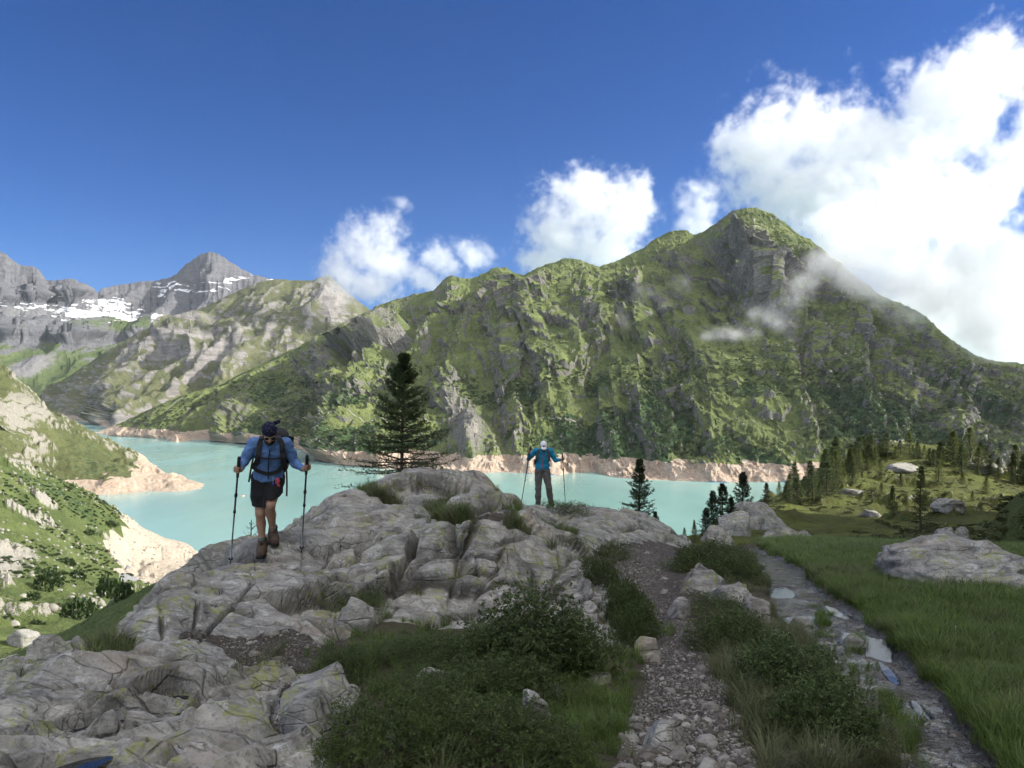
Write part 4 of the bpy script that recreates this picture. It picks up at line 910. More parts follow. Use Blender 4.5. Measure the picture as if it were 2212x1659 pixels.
def instances(name, pts, rot, scl, protos, label=None, parent=None, idx=None):
    """one object of 'stuff': prototypes scattered on points by geometry nodes"""
    n = len(pts)
    me = bpy.data.meshes.new(name)
    me.vertices.add(n); me.vertices.foreach_set('co', np.ascontiguousarray(pts, np.float32).ravel())
    a = me.attributes.new('rot', 'FLOAT_VECTOR', 'POINT'); a.data.foreach_set('vector', np.ascontiguousarray(rot, np.float32).ravel())
    a = me.attributes.new('scl', 'FLOAT_VECTOR', 'POINT'); a.data.foreach_set('vector', np.ascontiguousarray(scl, np.float32).ravel())
    if idx is None: idx = rng.integers(0, len(protos), n)
    a = me.attributes.new('idx', 'INT', 'POINT'); a.data.foreach_set('value', np.ascontiguousarray(idx, np.int32))
    me.update()
    col = bpy.data.collections.new(name + '_kinds')
    for k, p in enumerate(protos):
        po = bpy.data.objects.new('%s_kind_%02d' % (name, k), p); col.objects.link(po)
    G = GN(name + '_scatter')
    ci = G.n('GeometryNodeCollectionInfo'); ci.inputs['Collection'].default_value = col
    ci.inputs['Separate Children'].default_value = True; ci.inputs['Reset Children'].default_value = True
    ip = G.n('GeometryNodeInstanceOnPoints'); ip.inputs['Pick Instance'].default_value = True
    def att(nm, ty):
        nd = G.n('GeometryNodeInputNamedAttribute'); nd.data_type = ty; nd.inputs['Name'].default_value = nm
        return nd.outputs['Attribute']
    G.g.links.new(G.inp.outputs[0], ip.inputs['Points']); G.g.links.new(ci.outputs[0], ip.inputs['Instance'])
    G.g.links.new(att('idx', 'INT'), ip.inputs['Instance Index']); G.g.links.new(att('rot', 'FLOAT_VECTOR'), ip.inputs['Rotation']); G.g.links.new(att('scl', 'FLOAT_VECTOR'), ip.inputs['Scale'])
    G.g.links.new(ip.outputs[0], G.out.inputs[0])
    o = link(bpy.data.objects.new(name, me), parent)
    o.modifiers.new('scatter', 'NODES').node_group = G.g
    o['kind'] = 'stuff'
    if label: o['label'] = label
    return o

class GN:
    def __init__(self, name):
        self.g = bpy.data.node_groups.new(name, 'GeometryNodeTree')
        self.g.interface.new_socket('Geometry', in_out='INPUT', socket_type='NodeSocketGeometry')
        self.g.interface.new_socket('Geometry', in_out='OUTPUT', socket_type='NodeSocketGeometry')
        self.out = self.g.nodes.new('NodeGroupOutput')
        self.inp = self.g.nodes.new('NodeGroupInput')
    def n(self, t, **kw):
        nd = self.g.nodes.new(t)
        for k, v in kw.items(): setattr(nd, k, v)
        return nd
    def put(self, s, v):
        if isinstance(v, bpy.types.NodeSocket): self.g.links.new(v, s)
        else: s.default_value = v
    def math(self, op, a, b=0.0, clamp=False):
        nd = self.n('ShaderNodeMath', operation=op, use_clamp=clamp)
        self.put(nd.inputs[0], a); self.put(nd.inputs[1], b)
        return nd.outputs[0]
    def vmath(self, op, a, b=None):
        nd = self.n('ShaderNodeVectorMath', operation=op)
        self.put(nd.inputs[0], a)
        if b is not None: self.put(nd.inputs[1], b)
        return nd
    def noise(self, vec, scale, detail, rough=0.55, dist=0.0):
        nd = self.n('ShaderNodeTexNoise', noise_dimensions='3D')
        self.put(nd.inputs['Vector'], vec)
        nd.inputs['Scale'].default_value = scale; nd.inputs['Detail'].default_value = detail
        nd.inputs['Roughness'].default_value = rough; nd.inputs['Distortion'].default_value = dist
        return nd.outputs['Fac']

# ------------------------------------------------------------------ rocks
import bmesh
def ico(sub):
    bm = bmesh.new(); bmesh.ops.create_icosphere(bm, subdivisions=sub, radius=1.0)
    V = np.array([v.co[:] for v in bm.verts]); Fc = np.array([[v.index for v in f.verts] for f in bm.faces]); bm.free()
    return V, Fc
ICO = {k: ico(k) for k in (1, 2, 3, 4, 5)}

def boulder_mesh(name, seed, sub=4, planes=9, rough=0.10, size=(1, 1, 1), crack=0.0, mat=None, foliation=0.0):
    """rounded block cut by random planes, with worn faces and small breaks"""
    r = np.random.default_rng(seed)
    V, Fc = ICO[sub]; V = V.copy()
    V = np.sign(V) * np.abs(V) ** 0.78
    for k in range(planes):
        n = r.normal(size=3); n[2] = abs(n[2]) * 0.8; n /= np.linalg.norm(n)
        d = r.uniform(0.5, 0.9)
        t = V @ n - d
        V = V - np.clip(t, 0, None)[:, None] * n * 0.93
    o = r.uniform(0, 50, 3)
    W = V + o
    nrm = V / (np.linalg.norm(V, axis=1, keepdims=True) + 1e-9)
    h = rough * fbm(W[:, 0] * 1.3, W[:, 1] * 1.3, W[:, 2] * 1.3, 4) + rough * 0.35 * fbm(W[:, 0] * 5, W[:, 1] * 5, W[:, 2] * 5, 3)
    if crack:
        _, e, rr_, dd = worley(W[:, 0] * 1.5, W[:, 1] * 1.5, W[:, 2] * 1.5, seed % 50)
        h = h - crack * (1 - sstep(0, 0.10, e)) + crack * 0.9 * (rr_[:, 0] - 0.5) * sstep(0, 0.2, e)
    if foliation:
        h = h + foliation * (ridged(W[:, 0] * 0.8, W[:, 1] * 3.5, W[:, 2] * 3.5, 4) - 0.4)
    V = (V + nrm * h[:, None]) * np.array(size)
    return raw_mesh(name, V, Fc, True, [mat or mat_rock])

def put_obj(name, me, loc, rotz=0.0, scale=1.0, label=None, cat=None, group=None, parent=None, rot=None):
    o = bpy.data.objects.new(name, me)
    link(o, parent)
    o.location = tuple(loc); o.rotation_euler = rot if rot else (0, 0, rotz)
    o.scale = (scale,) * 3 if np.isscalar(scale) else scale
    return tag(o, label, cat, group)

def rock_at(G, u, v, wpx, hpx, seed, label, depth=1.0, sink=0.35, rough=0.10, crack=0.03, sub=4, rotz=0.0, fol=0.05, cat='rock', group=None, name='boulder', tilt=0.0, planes=9):
    """boulder whose seen width and height are given in picture units; v is its foot"""
    p, n = G.pick(u, v)
    w = wpx / F0 * p[1] / 2; h = hpx / F0 * p[1]
    me = boulder_mesh(name, seed, sub, planes, rough, (w * 1.08, w * depth * 1.08, h / (2 - 2 * sink) * 1.05), crack, None, fol)
    hz = h / (2 - 2 * sink) * 1.05
    return put_obj(name, me, (p[0], p[1] + w * depth * 0.55, p[2] + hz * (1 - 2 * sink)), rotz, 1.0, label, cat, group, rot=(0, tilt, rotz))

rock_at(G_NEAR, 690, 1575, 165, 140, 3, 'large lichen-spotted boulder between the slab and the dark shrubs', 0.9, 0.4, 0.09, 0.05)
rock_at(G_NEAR, 850, 1612, 105, 92, 4, 'squarish grey rock half buried in shrubs below the dome', 0.8, 0.35, 0.10, 0.05)
rock_at(G_NEAR, 1165, 1605, 120, 125, 5, 'jagged grey rock poking out between two dark shrubs beside the gravel trail', 0.6, 0.4, 0.16, 0.09, tilt=-0.3)
rock_at(G_NEAR, 765, 1352, 84, 66, 6, 'pale rounded block under an overhanging tuft at the foot of the dome', 0.7, 0.35, 0.08, 0.04)
rock_at(G_NEAR, 940, 1500, 90, 46, 22, 'low pale rock showing between the shrubs in the hollow', 0.9, 0.4, 0.12, 0.05)
rock_at(G_NEAR, 1190, 1520, 70, 40, 23, 'grey rock in the gap right of the hollow\'s shrubs', 0.9, 0.4, 0.12, 0.05)
rock_at(G_NEAR, 1290, 1478, 60, 26, 7, 'flat pale stone lying in the grass right of the big shrub', 0.9, 0.35, 0.12, 0.03)
rock_at(G_NEAR, 1262, 1440, 46, 30, 8, 'small rusty stone at the corner of the dome', 0.9, 0.35, 0.12, 0.03)
rock_at(G_NEAR, 1470, 1335, 48, 40, 9, 'angular grey block standing in the gravel trail', 0.9, 0.25, 0.10, 0.02)
rock_at(G_NEAR, 1400, 1408, 52, 36, 10, 'tilted pale slab at the left edge of the gravel trail', 0.7, 0.3, 0.08, 0.02, tilt=0.5)
rock_at(G_NEAR, 1412, 1428, 46, 20, 11, 'thin whitish slab lying flat below the tilted slab', 0.8, 0.3, 0.08, 0.02, tilt=0.2)
rock_at(G_NEAR, 1442, 1622, 100, 56, 12, 'biggest smooth cobble lying across the gravel trail', 0.8, 0.3, 0.05, 0.0, planes=5, fol=0.02)
rock_at(G_NEAR, 1535, 1278, 110, 62, 13, 'low layered rock between the two trails, upper of three', 0.9, 0.4, 0.12, 0.08, fol=0.14)
rock_at(G_NEAR, 1590, 1312, 110, 62, 14, 'low layered rock between the two trails, middle of three', 0.8, 0.4, 0.12, 0.07, fol=0.14)
rock_at(G_NEAR, 1640, 1340, 70, 46, 15, 'dark edged rock at the wet trail, lowest of three', 0.8, 0.4, 0.12, 0.06, fol=0.12)
rock_at(G_NEAR, 1735, 1345, 46, 18, 16, 'small brown rock beside a puddle in the wet trail', 1.0, 0.3, 0.10, 0.02)
rock_at(G_NEAR, 1852, 1398, 50, 26, 17, 'low brown rock with a grass tuft in the largest puddle', 1.0, 0.35, 0.10, 0.02)
rock_at(G_NEAR, 1690, 1376, 44, 24, 18, 'pale stone edging the left side of the wet trail', 1.0, 0.35, 0.10, 0.02)
rock_at(G_NEAR, 1790, 1652, 60, 36, 19, 'pale cobble at the bottom edge under the leafy shrub', 1.0, 0.35, 0.06, 0.0)
# big mossy-grey outcrop right of the meadow
rock_at(G_NEAR, 2140, 1268, 420, 92, 20, 'broad low grey outcrop beside the meadow at the right edge', 1.1, 0.45, 0.06, 0.06, sub=5, fol=0.14, rotz=0.25, planes=5)
for k, (u, v, w, h, lb) in enumerate([(1655, 1140, 120, 52, 'long pale slab on the near shoulder of the knoll'), (1600, 1150, 100, 44, 'grey slab below the two dark pines'), (1695, 1165, 70, 30, 'low pale rock at the far end of the meadow'),
                                      (1548, 1168, 66, 34, 'bluish boulder where the wet trail dips away'), (1575, 1172, 40, 22, 'small boulder touching the bluish boulder'), (1742, 1160, 46, 22, 'pale rock alone in the grass beyond the meadow'), (2052, 1095, 66, 18, 'flat grey boulder on the sunlit flank of the knoll'),
                                      (2045, 1160, 44, 30, 'white boulder at the foot of the dark rock face'), (2085, 1160, 40, 26, 'smaller white boulder beside the dark rock face'), (1960, 1015, 70, 16, 'bare rock hump just under the knoll top'), (2130, 1020, 80, 24, 'pale slab on the right flank of the knoll'),
                                      (1840, 1062, 60, 14, 'thin rock rib halfway up the knoll'), (1890, 1110, 50, 12, 'low whitish rock in the middle of the heath')]):
    rock_at(G_KNO, u, v, w, h, 40 + k, lb, 1.0, 0.42, 0.12, 0.06, fol=0.10, rotz=0.3 * (k % 5))
for k, (u, v, w, h, lb) in enumerate([(40, 1388, 78, 30, 'flat table-like rock at the left edge'), (85, 1440, 110, 60, 'rounded rock in the shaded slope left of the slab'), (30, 1480, 120, 62, 'large grey rock low at the left edge'), (130, 1432, 70, 42, 'brownish rock behind the slab edge'),
                                      (70, 1498, 70, 36, 'mossy rock below the large grey rock')]):
    rock_at(G_VAL, u, v, w, h, 60 + k, lb, 1.0, 0.42, 0.12, 0.06, fol=0.06, rotz=0.4 * k)

# rocky islet off the far shore
mat_islet = simple('islet_rock', (0.44, 0.33, 0.25), 0.9, 0.3, 0.15, bump=0.5)
for u, v, w, h, lb in ((385, 953, 56, 15, 'small pinkish rock islet off the far shore'), (524, 1072, 12, 4, 'tiny pale rock breaking the water left of the first hiker')):
    Yi = 150 * F0 / (v - HORIZ); wi = w / F0 * Yi / 2; hi_ = h / F0 * Yi
    put_obj('islet', boulder_mesh('islet', 90 + w, 4, 8, 0.14, (wi, wi * 0.8, hi_ * 1.1), 0.05, mat_islet, 0.06), ((u - W0 / 2) / F0 * Yi, Yi, LAKE_Z - hi_ * 0.1), 0.2, 1.0, lb, 'islet')
# ------------------------------------------------------------------ loose stones on the trails: the larger ones singly, the gravel as stuff
M = Mat('trail_stone')
oi = M.n('ShaderNodeObjectInfo'); ns = M.noise(2.5, 4, 0.6)
cst = M.mix(M.math('POWER', oi.outputs['Random'], 1.6), (0.095, 0.082, 0.070), (0.38, 0.365, 0.34))
cst = M.mix(M.math('MULTIPLY', M.ramp(ns, 0.45, 0.65), 0.4), cst, (0.10, 0.085, 0.07))
M.bsdf(cst, 0.85, M.bump(ns, 0.3, 0.05), 0.25); mat_stone = M.m
pebs = [boulder_mesh('stone', 200 + k, 2, 9, 0.10, (1, r_, h_), 0.0, mat_stone) for k, (r_, h_) in enumerate([(0.8, 0.5), (0.7, 0.6), (0.9, 0.4), (0.6, 0.5), (0.75, 0.7), (0.85, 0.45)])]
def cell_area(G):
    du = np.gradient(G.X, axis=1); dy = np.gradient(G.Y, axis=0)
    return np.abs(du * dy)
AREA = cell_area(G_NEAR)
def sample(weight, n):
    w = (weight * AREA).ravel(); w = w / w.sum()
    k = rng.choice(w.size, n, p=w)
    return k
vis = (NEAR['Y'] < 16) & (NEAR['U'] > -20) & (NEAR['U'] < 2240)
gw = (NEAR['path'] + 0.05 * NEAR['wet'] + 0.5 * NEAR['soil']) * vis
NG = 15000
k = sample(gw / (NEAR['Y'] ** 1.3), NG)
P = np.stack([G_NEAR.X.ravel()[k], G_NEAR.Y.ravel()[k], G_NEAR.Z.ravel()[k] + 0.002], 1) + rng.normal(size=(NG, 3)) * (0.012, 0.012, 0)
s_ = np.exp(rng.normal(math.log(0.0070), 0.5, NG)); s_ = np.clip(s_, 0.003, 0.020)
instances('gravel', P, np.stack([rng.normal(0, .25, NG), rng.normal(0, .25, NG), rng.uniform(0, 6.28, NG)], 1), np.repeat(s_[:, None], 3, 1), pebs, 'loose gravel on the trails', parent=outcrop)
k = sample(gw * (G_NEAR.PV < 1680) / (NEAR['Y'] ** 1.1) * (0.4 + 1.6 * sstep(1480, 1640, NEAR['V'])), 290)
for i in k:
    s1 = float(np.clip(np.exp(rng.normal(math.log(0.032), 0.38)), 0.018, 0.07))
    put_obj('stone', pebs[int(rng.integers(0, 6))], (G_NEAR.X.ravel()[i], G_NEAR.Y.ravel()[i], G_NEAR.Z.ravel()[i] + s1 * 0.12), float(rng.uniform(0, 6.28)), s1, parent=outcrop)

# ------------------------------------------------------------------ puddles
M = Mat('puddle_water')
M.bsdf((0.020, 0.024, 0.030), 0.03, M.bump(M.noise(9, 3, 0.5), 0.03, 0.02), 1.0)
mat_pud = M.m
def puddle(q, zz, label, group=None):
    _, _, ru, rv, rot = q; zz, cu, cv = zz
    W_ = []; m = 40
    for a in np.linspace(0, 2 * math.pi, m, endpoint=False):
        rr_ = 1.22 + 0.12 * math.sin(3 * a + cu) + 0.07 * math.sin(5 * a + 2 * cu)
        du, dv = ru * rr_ * math.cos(a), rv * rr_ * math.sin(a)
        uu_, vv_ = cu + du * math.cos(rot) - dv * math.sin(rot), cv + du * math.sin(rot) + dv * math.cos(rot)
        Yd = (EYE - zz) * F0 / (vv_ - HORIZ)
        W_.append(((uu_ - W0 / 2) / F0 * Yd, Yd, zz))
    c = np.mean(W_, 0); V = np.concatenate([[[0, 0, 0]], np.array(W_) - c])
    me = raw_mesh('puddle', V, np.array([[0, 1 + i, 1 + (i + 1) % m] for i in range(m)]), True, [mat_pud])
    put_obj('puddle', me, c, label=label, cat='puddle', group=group)
for q, zq, lb in zip(PUD_SLAB + PUD_WET, PUD_Z, ('long dark puddle in the slab at the bottom left corner', 'narrow puddle in a groove of the slab above the long one', 'small puddle at the left edge of the slab', 'thin film of water in the upper groove of the slab',
        'bright puddle highest up the wet trail', 'bright puddle left of the small brown rock', 'narrow puddle on the meadow side of the wet trail', 'largest bright puddle around the grassy rock', 'bright puddle joining the right end of the largest one', 'small puddle above the largest one', 'thin puddle in the rut below the largest one', 'lowest thin puddle in the wet trail rut')):
    puddle(q, zq, lb)
# ------------------------------------------------------------------ plants
def leaf_material(name, c0, c1, trans=0.3, rough=0.55, scale=3.0, spec=0.35):
    M = Mat(name)
    g = M.n('ShaderNodeNewGeometry'); oi = M.n('ShaderNodeObjectInfo')
    n = M.noise(scale, 3, 0.6)
    f = M.math('ADD', M.math('MULTIPLY', g.outputs['Random Per Island'], 0.55), M.math('MULTIPLY', M.ramp(n, 0.3, 0.7), 0.45))
    c = M.mix(f, c0, c1)
    c = M.mix(M.math('MULTIPLY', M.math('GREATER_THAN', g.outputs['Random Per Island'], 0.965), 0.6), c, (0.16, 0.11, 0.05))
    hs = M.n('ShaderNodeHueSaturation'); M.link(c, hs.inputs['Color'])
    M.link(M.math('ADD', 0.8, M.math('MULTIPLY', oi.outputs['Random'], 0.4)), hs.inputs['Value'])
    b = M.n('ShaderNodeBsdfPrincipled'); M.link(hs.outputs[0], b.inputs['Base Color']); b.inputs['Roughness'].default_value = rough; b.inputs['Specular IOR Level'].default_value = spec
    t = M.n('ShaderNodeBsdfTranslucent'); M.link(hs.outputs[0], t.inputs['Color'])
    mx = M.n('ShaderNodeMixShader'); mx.inputs[0].default_value = trans
    M.link(b.outputs[0], mx.inputs[1]); M.link(t.outputs[0], mx.inputs[2]); M.link(mx.outputs[0], M.out.inputs['Surface'])
    return M.m
mat_leaf = leaf_material('shrub_leaf', (0.048, 0.076, 0.023), (0.125, 0.172, 0.050), 0.25)
mat_leaf2 = leaf_material('leathery_leaf', (0.052, 0.084, 0.027), (0.135, 0.19, 0.058), 0.25, 0.4)
mat_needle = leaf_material('spruce_needle', (0.028, 0.048, 0.018), (0.075, 0.105, 0.038), 0.2)
mat_larch = leaf_material('larch_needle', (0.085, 0.115, 0.034), (0.185, 0.22, 0.07), 0.4)
mat_kspruce = leaf_material('knoll_spruce_needle', (0.050, 0.076, 0.028), (0.11, 0.145, 0.05), 0.3)
mat_pine = leaf_material('pine_needle', (0.018, 0.033, 0.016), (0.045, 0.068, 0.030), 0.15)
mat_alder = leaf_material('alder_leaf', (0.030, 0.052, 0.020), (0.065, 0.100, 0.035), 0.25)
mat_grass = leaf_material('meadow_grass', (0.072, 0.120, 0.025), (0.165, 0.235, 0.052), 0.35, 0.5)
mat_dry = leaf_material('fescue_grass', (0.095, 0.110, 0.045), (0.20, 0.21, 0.11), 0.35, 0.6)
mat_bark = simple('bark', (0.085, 0.065, 0.05), 0.9, 0.4, 30, bump=0.4)
mat_twig = simple('grey_twig', (0.13, 0.11, 0.09), 0.9, 0.3, 60)

def orient(d, up=np.array([0., 0, 1])):
    d = d / (np.linalg.norm(d, axis=-1, keepdims=True) + 1e-9)
    s = np.cross(d, up); s = s / (np.linalg.norm(s, axis=-1, keepdims=True) + 1e-6)
    n = np.cross(s, d)
    return d, s, n

def leaves(P, D, length, width, r, droop=0.15, roll=0.6):
    """one rhombus of two triangles per leaf: base P, direction D"""
    n = len(P)
    d, s, nn = orient(D)
    a = r.normal(0, roll, n)[:, None]
    s2 = s * np.cos(a) + nn * np.sin(a); n2 = np.cross(s2, d)
    L = (length * r.uniform(0.7, 1.25, n))[:, None]; Wd = (width * r.uniform(0.7, 1.25, n))[:, None]
    tip = P + d * L - np.array([0, 0, 1.0]) * L * droop
    mid = P + d * L * 0.5 + n2 * L * 0.07
    V = np.stack([P, mid - s2 * Wd / 2, tip, mid + s2 * Wd / 2], 1).reshape(-1, 3)
    i = np.arange(n) * 4
    return V, np.stack([i, i + 1, i + 2, i + 3], 1)

def tube(pts, rad, k=6):
    pts = np.asarray(pts, float); rad = np.asarray(rad, float); n = len(pts)
    t = np.gradient(pts, axis=0); d, s, nn = orient(t, np.array([0.13, 0.97, 0.2]))
    a = np.linspace(0, 2 * math.pi, k, endpoint=False)
    ring = s[:, None] * np.cos(a)[None, :, None] + nn[:, None] * np.sin(a)[None, :, None]
    V = (pts[:, None] + ring * rad[:, None, None]).reshape(-1, 3)
    Fc = [[i * k + j, i * k + (j + 1) % k, (i + 1) * k + (j + 1) % k, (i + 1) * k + j] for i in range(n - 1) for j in range(k)]
    return V, np.array(Fc)

def join(parts):
    Vs, Fs, o = [], [], 0
    for V, Fc in parts:
        Vs.append(V); Fs.append(np.asarray(Fc) + o); o += len(V)
    return np.concatenate(Vs), np.concatenate(Fs)

def shrub_meshes(seed, n_tips=520, per=7, leaf=0.024, wid=0.0095, flat=0.75, spread=1.0, mat=None):
    """unit shrub: radius about 1 scaled later; leaf size is given for a shrub of half a metre"""
    r = np.random.default_rng(seed)
    # lumpy dome of twig tips
    z = r.uniform(0.02, 1, n_tips) ** 0.8; ph = r.uniform(0, 2 * math.pi, n_tips)
    rad = np.sqrt(np.clip(1 - z ** 2, 0, 1))
    D = np.stack([rad * np.cos(ph), rad * np.sin(ph), z], 1)
    lump = 1 + 0.55 * fbm(D[:, 0] * 2.4 + seed, D[:, 1] * 1.8, D[:, 2] * 1.8, 3) + 0.12 * r.normal(size=n_tips)
    depth = np.where(r.random(n_tips) < 0.35, r.uniform(0.6, 0.95, n_tips), 1.0)
    T = D * lump[:, None] * depth[:, None] * np.array([0.5, 0.5, 0.5 * flat * 1.15])
    T[:, 2] = np.maximum(T[:, 2], 0.01)
    axis = D * 0.7 + np.array([0, 0, 0.8]) + r.normal(0, 0.25, (n_tips, 3))
    axis /= np.linalg.norm(axis, axis=1)[:, None]
    P, Dv = [], []
    _, s, nn = orient(axis)
    for k in range(per):
        a = 2 * math.pi * k / per + r.uniform(0, 6.28, n_tips)
        up = r.uniform(0.25, 0.9, n_tips)[:, None]
        d = (s * np.cos(a)[:, None] + nn * np.sin(a)[:, None]) * (1 - up * 0.5) + axis * up
        P.append(T - axis * r.uniform(0, 0.03, n_tips)[:, None]); Dv.append(d)
    V, Fc = leaves(np.concatenate(P), np.concatenate(Dv), leaf, wid, r)
    fol = raw_mesh('foliage', V, Fc, True, [mat or mat_leaf])
    parts = []
    for i in r.choice(n_tips, 26, replace=False):
        q = T[i]
        parts.append(tube([np.array([q[0] * 0.15, q[1] * 0.15, -0.05]), q * 0.55 + np.array([0, 0, -0.02]), q], [0.009, 0.006, 0.002], 4))
    V, Fc = join(parts)
    return fol, raw_mesh('stems', V, Fc, True, [mat_twig])

SHRUB = [shrub_meshes(1, 2700, 7, 0.028, 0.011), shrub_meshes(2, 2600, 7, 0.026, 0.010, 0.6), shrub_meshes(3, 2500, 7, 0.032, 0.013, 0.9, mat=mat_leaf2), shrub_meshes(4, 2300, 6, 0.022, 0.007, 0.55)]
def shrub(G, u, v, wpx, hpx, label, group=None, kind=None, cat='shrub', name='low_shrub', push=0.35):
    p, n = G.pick(u, v)
    w = 1.22 * wpx / F0 * p[1]; h = hpx / F0 * p[1]
    kind = int(rng.integers(0, len(SHRUB))) if kind is None else kind
    root = put_obj(name, None, (p[0], p[1] + w * push, p[2] - 0.03), float(rng.uniform(0, 6.28)), (w, w, h / 0.42), label, cat, group)
    for nm, me in zip(('foliage', 'stems'), SHRUB[kind]):
        link(bpy.data.objects.new(nm, me), root)
    return root
for u, v, w, h, kd, lb in [(1150, 1475, 240, 125, 2, 'biggest dark green shrub against the right face of the dome'), (1235, 1470, 150, 110, 0, 'shrub right of the biggest one, at the corner of the dome'), (1055, 1445, 160, 84, 1, 'shrub on the left flank of the biggest one'),
                           (840, 1450, 190, 54, 3, 'low shrub mixed with grass below the left part of the dome'), (945, 1455, 160, 56, 0, 'low shrub between the grassy one and the biggest one'), (760, 1320, 110, 50, 3, 'small shrub on the ledge over the pale block'), (730, 1470, 120, 70, 1, 'shrub beside the large lichen-spotted boulder'),
                           (820, 1668, 190, 130, 0, 'shrub at the bottom edge left of centre'), (930, 1610, 190, 120, 1, 'shrub right of the squarish rock'), (1060, 1665, 250, 130, 1, 'wide dark shrub at the bottom centre'), (1010, 1545, 190, 80, 0, 'shrub in the middle of the hollow'), (1190, 1680, 170, 110, 1, 'shrub at the bottom edge beside the jagged rock'),
                           (880, 1520, 150, 80, 3, 'low heathery shrub above the squarish rock'), (1120, 1540, 160, 90, 0, 'shrub directly below the biggest one'), (1240, 1545, 130, 70, 3, 'low shrub at the trail side of the hollow'), (700, 1660, 90, 60, 1, 'small shrub wedged between the slab and the bottom edge'),
                           (1300, 1262, 70, 46, 0, 'small shrub high on the right shoulder of the dome'), (1345, 1320, 90, 70, 1, 'shrub halfway along the strip beside the gravel trail'), (1378, 1392, 90, 80, 0, 'shrub at the lower end of the strip beside the gravel trail'), (1360, 1355, 80, 64, 2, 'shrub tucked behind the dome foot by the trail'),
                           (1275, 1228, 60, 34, 3, 'tiny shrub at the top of the strip'), (1215, 1172, 80, 30, 3, 'flat shrub in the cleft behind the dome shoulder'), (1330, 1205, 70, 50, 3, 'dark turf cushion overhanging the gravel trail'),
                           (1540, 1235, 130, 60, 1, 'wide flat shrub at the far end between the trails'), (1595, 1250, 110, 44, 0, 'shrub bordering the far bend of the wet trail'), (1570, 1208, 130, 40, 3, 'low mat shrub where both trails meet'),
                           (1560, 1330, 110, 50, 3, 'low shrub below the layered rocks'), (1600, 1420, 150, 80, 0, 'shrub in the middle of the strip between the trails'), (1675, 1430, 110, 50, 1, 'shrub touching the left edge of the wet trail'), (1625, 1370, 110, 34, 3, 'mat shrub under the lowest layered rock'),
                           (1730, 1530, 190, 100, 2, 'large leafy shrub between the trails, upper of two'), (1830, 1640, 190, 110, 2, 'large leafy shrub between the trails, lower of two'), (1690, 1500, 120, 70, 0, 'shrub on the upper left of the large leafy one'), (1750, 1610, 140, 90, 0, 'shrub at the foot of the large leafy pair'),
                           (1218, 1106, 100, 30, 3, 'round dark bush on the crest behind the second hiker')]:
    shrub(G_NEAR, u, v, w, h, lb, 'shrubs around the foreground rock', kd)

# ---- grass: tufts scattered as stuff
def tuft_mesh(seed, n=36, h=0.26, spread=0.055, lean=0.45, wid=0.0035, mat=None):
    r = np.random.default_rng(seed)
    a = r.uniform(0, 6.28, n); rr_ = spread * np.sqrt(r.random(n)); B = np.stack([rr_ * np.cos(a), rr_ * np.sin(a), np.zeros(n)], 1)
    H = h * r.uniform(0.5, 1.15, n); L = lean * r.uniform(0.2, 1.3, n) * H; a2 = a + r.normal(0, 0.7, n)
    d = np.stack([np.cos(a2), np.sin(a2), 0 * a], 1); s = np.stack([-np.sin(a2), np.cos(a2), 0 * a], 1)
    w = (wid * r.uniform(0.7, 1.3, n))[:, None]
    def pt(t): return B + d * (L * t ** 2.0)[:, None] + np.array([0, 0, 1.0]) * (H * (t - 0.18 * t ** 3))[:, None]
    V = np.stack([B - s * w, B + s * w, pt(0.5) - s * w * 0.85, pt(0.5) + s * w * 0.85, pt(0.8) - s * w * .5, pt(0.8) + s * w * .5, pt(1.0)], 1).reshape(-1, 3)
    i = np.arange(n) * 7
    q = np.concatenate([np.stack([i, i + 1, i + 3, i + 2], 1), np.stack([i + 2, i + 3, i + 5, i + 4], 1), np.stack([i + 4, i + 5, i + 6, i + 6], 1)])
    me = bpy.data.meshes.new('tuft')
    me.from_pydata(V.tolist(), [], [tuple(dict.fromkeys(f)) for f in q.tolist()])
    me.materials.append(mat or mat_grass)
    for p in me.polygons: p.use_smooth = True
    return me
T_MEADOW = [tuft_mesh(300 + k, 44, 0.20 + 0.05 * k, 0.075, 0.6, 0.0028) for k in range(4)]
T_DRY = [tuft_mesh(320 + k, 70, 0.20, 0.06, 0.85, 0.0018, mat_dry) for k in range(3)]
def scatter_tufts(name, weight, n, protos, label, smin=0.7, smax=1.2, parent=None, grow=0.0):
    k = sample(weight, n)
    Yk = G_NEAR.Y.ravel()[k]
    P = np.stack([G_NEAR.X.ravel()[k], Yk, G_NEAR.Z.ravel()[k] - 0.01], 1)
    P[:, 0] += rng.normal(0, 0.02, n); P[:, 1] += rng.normal(0, 0.02, n)
    s1 = rng.uniform(smin, smax, n) * (1 + 0.25 * fbm(P[:, 0] * 0.7, P[:, 1] * 0.7, P[:, 2] * 0, 3))
    wide = 1 + grow * np.clip(Yk - 5, 0, 20)
    return instances(name, P, np.stack([rng.normal(0, .12, n), rng.normal(0, .12, n), rng.uniform(0, 6.28, n)], 1), np.stack([s1 * wide, s1 * wide, s1], 1), protos, label, parent)
inview = (NEAR['U'] > -60) & (NEAR['U'] < 2280)
scatter_tufts('meadow_grass', NEAR['meadow'] * inview / NEAR['Y'] ** 1.15, 15000, T_MEADOW, 'tall green grass of the meadow right of the wet trail', 0.42, 0.75, None, 0.05)
strip = poly_mask(NEAR['U'], NEAR['V'], [(1490, 1200), (1640, 1195), (1680, 1330), (1800, 1440), (1940, 1640), (1960, 1700), (1640, 1700), (1560, 1480), (1500, 1330)], 12) * (1 - NEAR['wet']) * (1 - NEAR['path'])
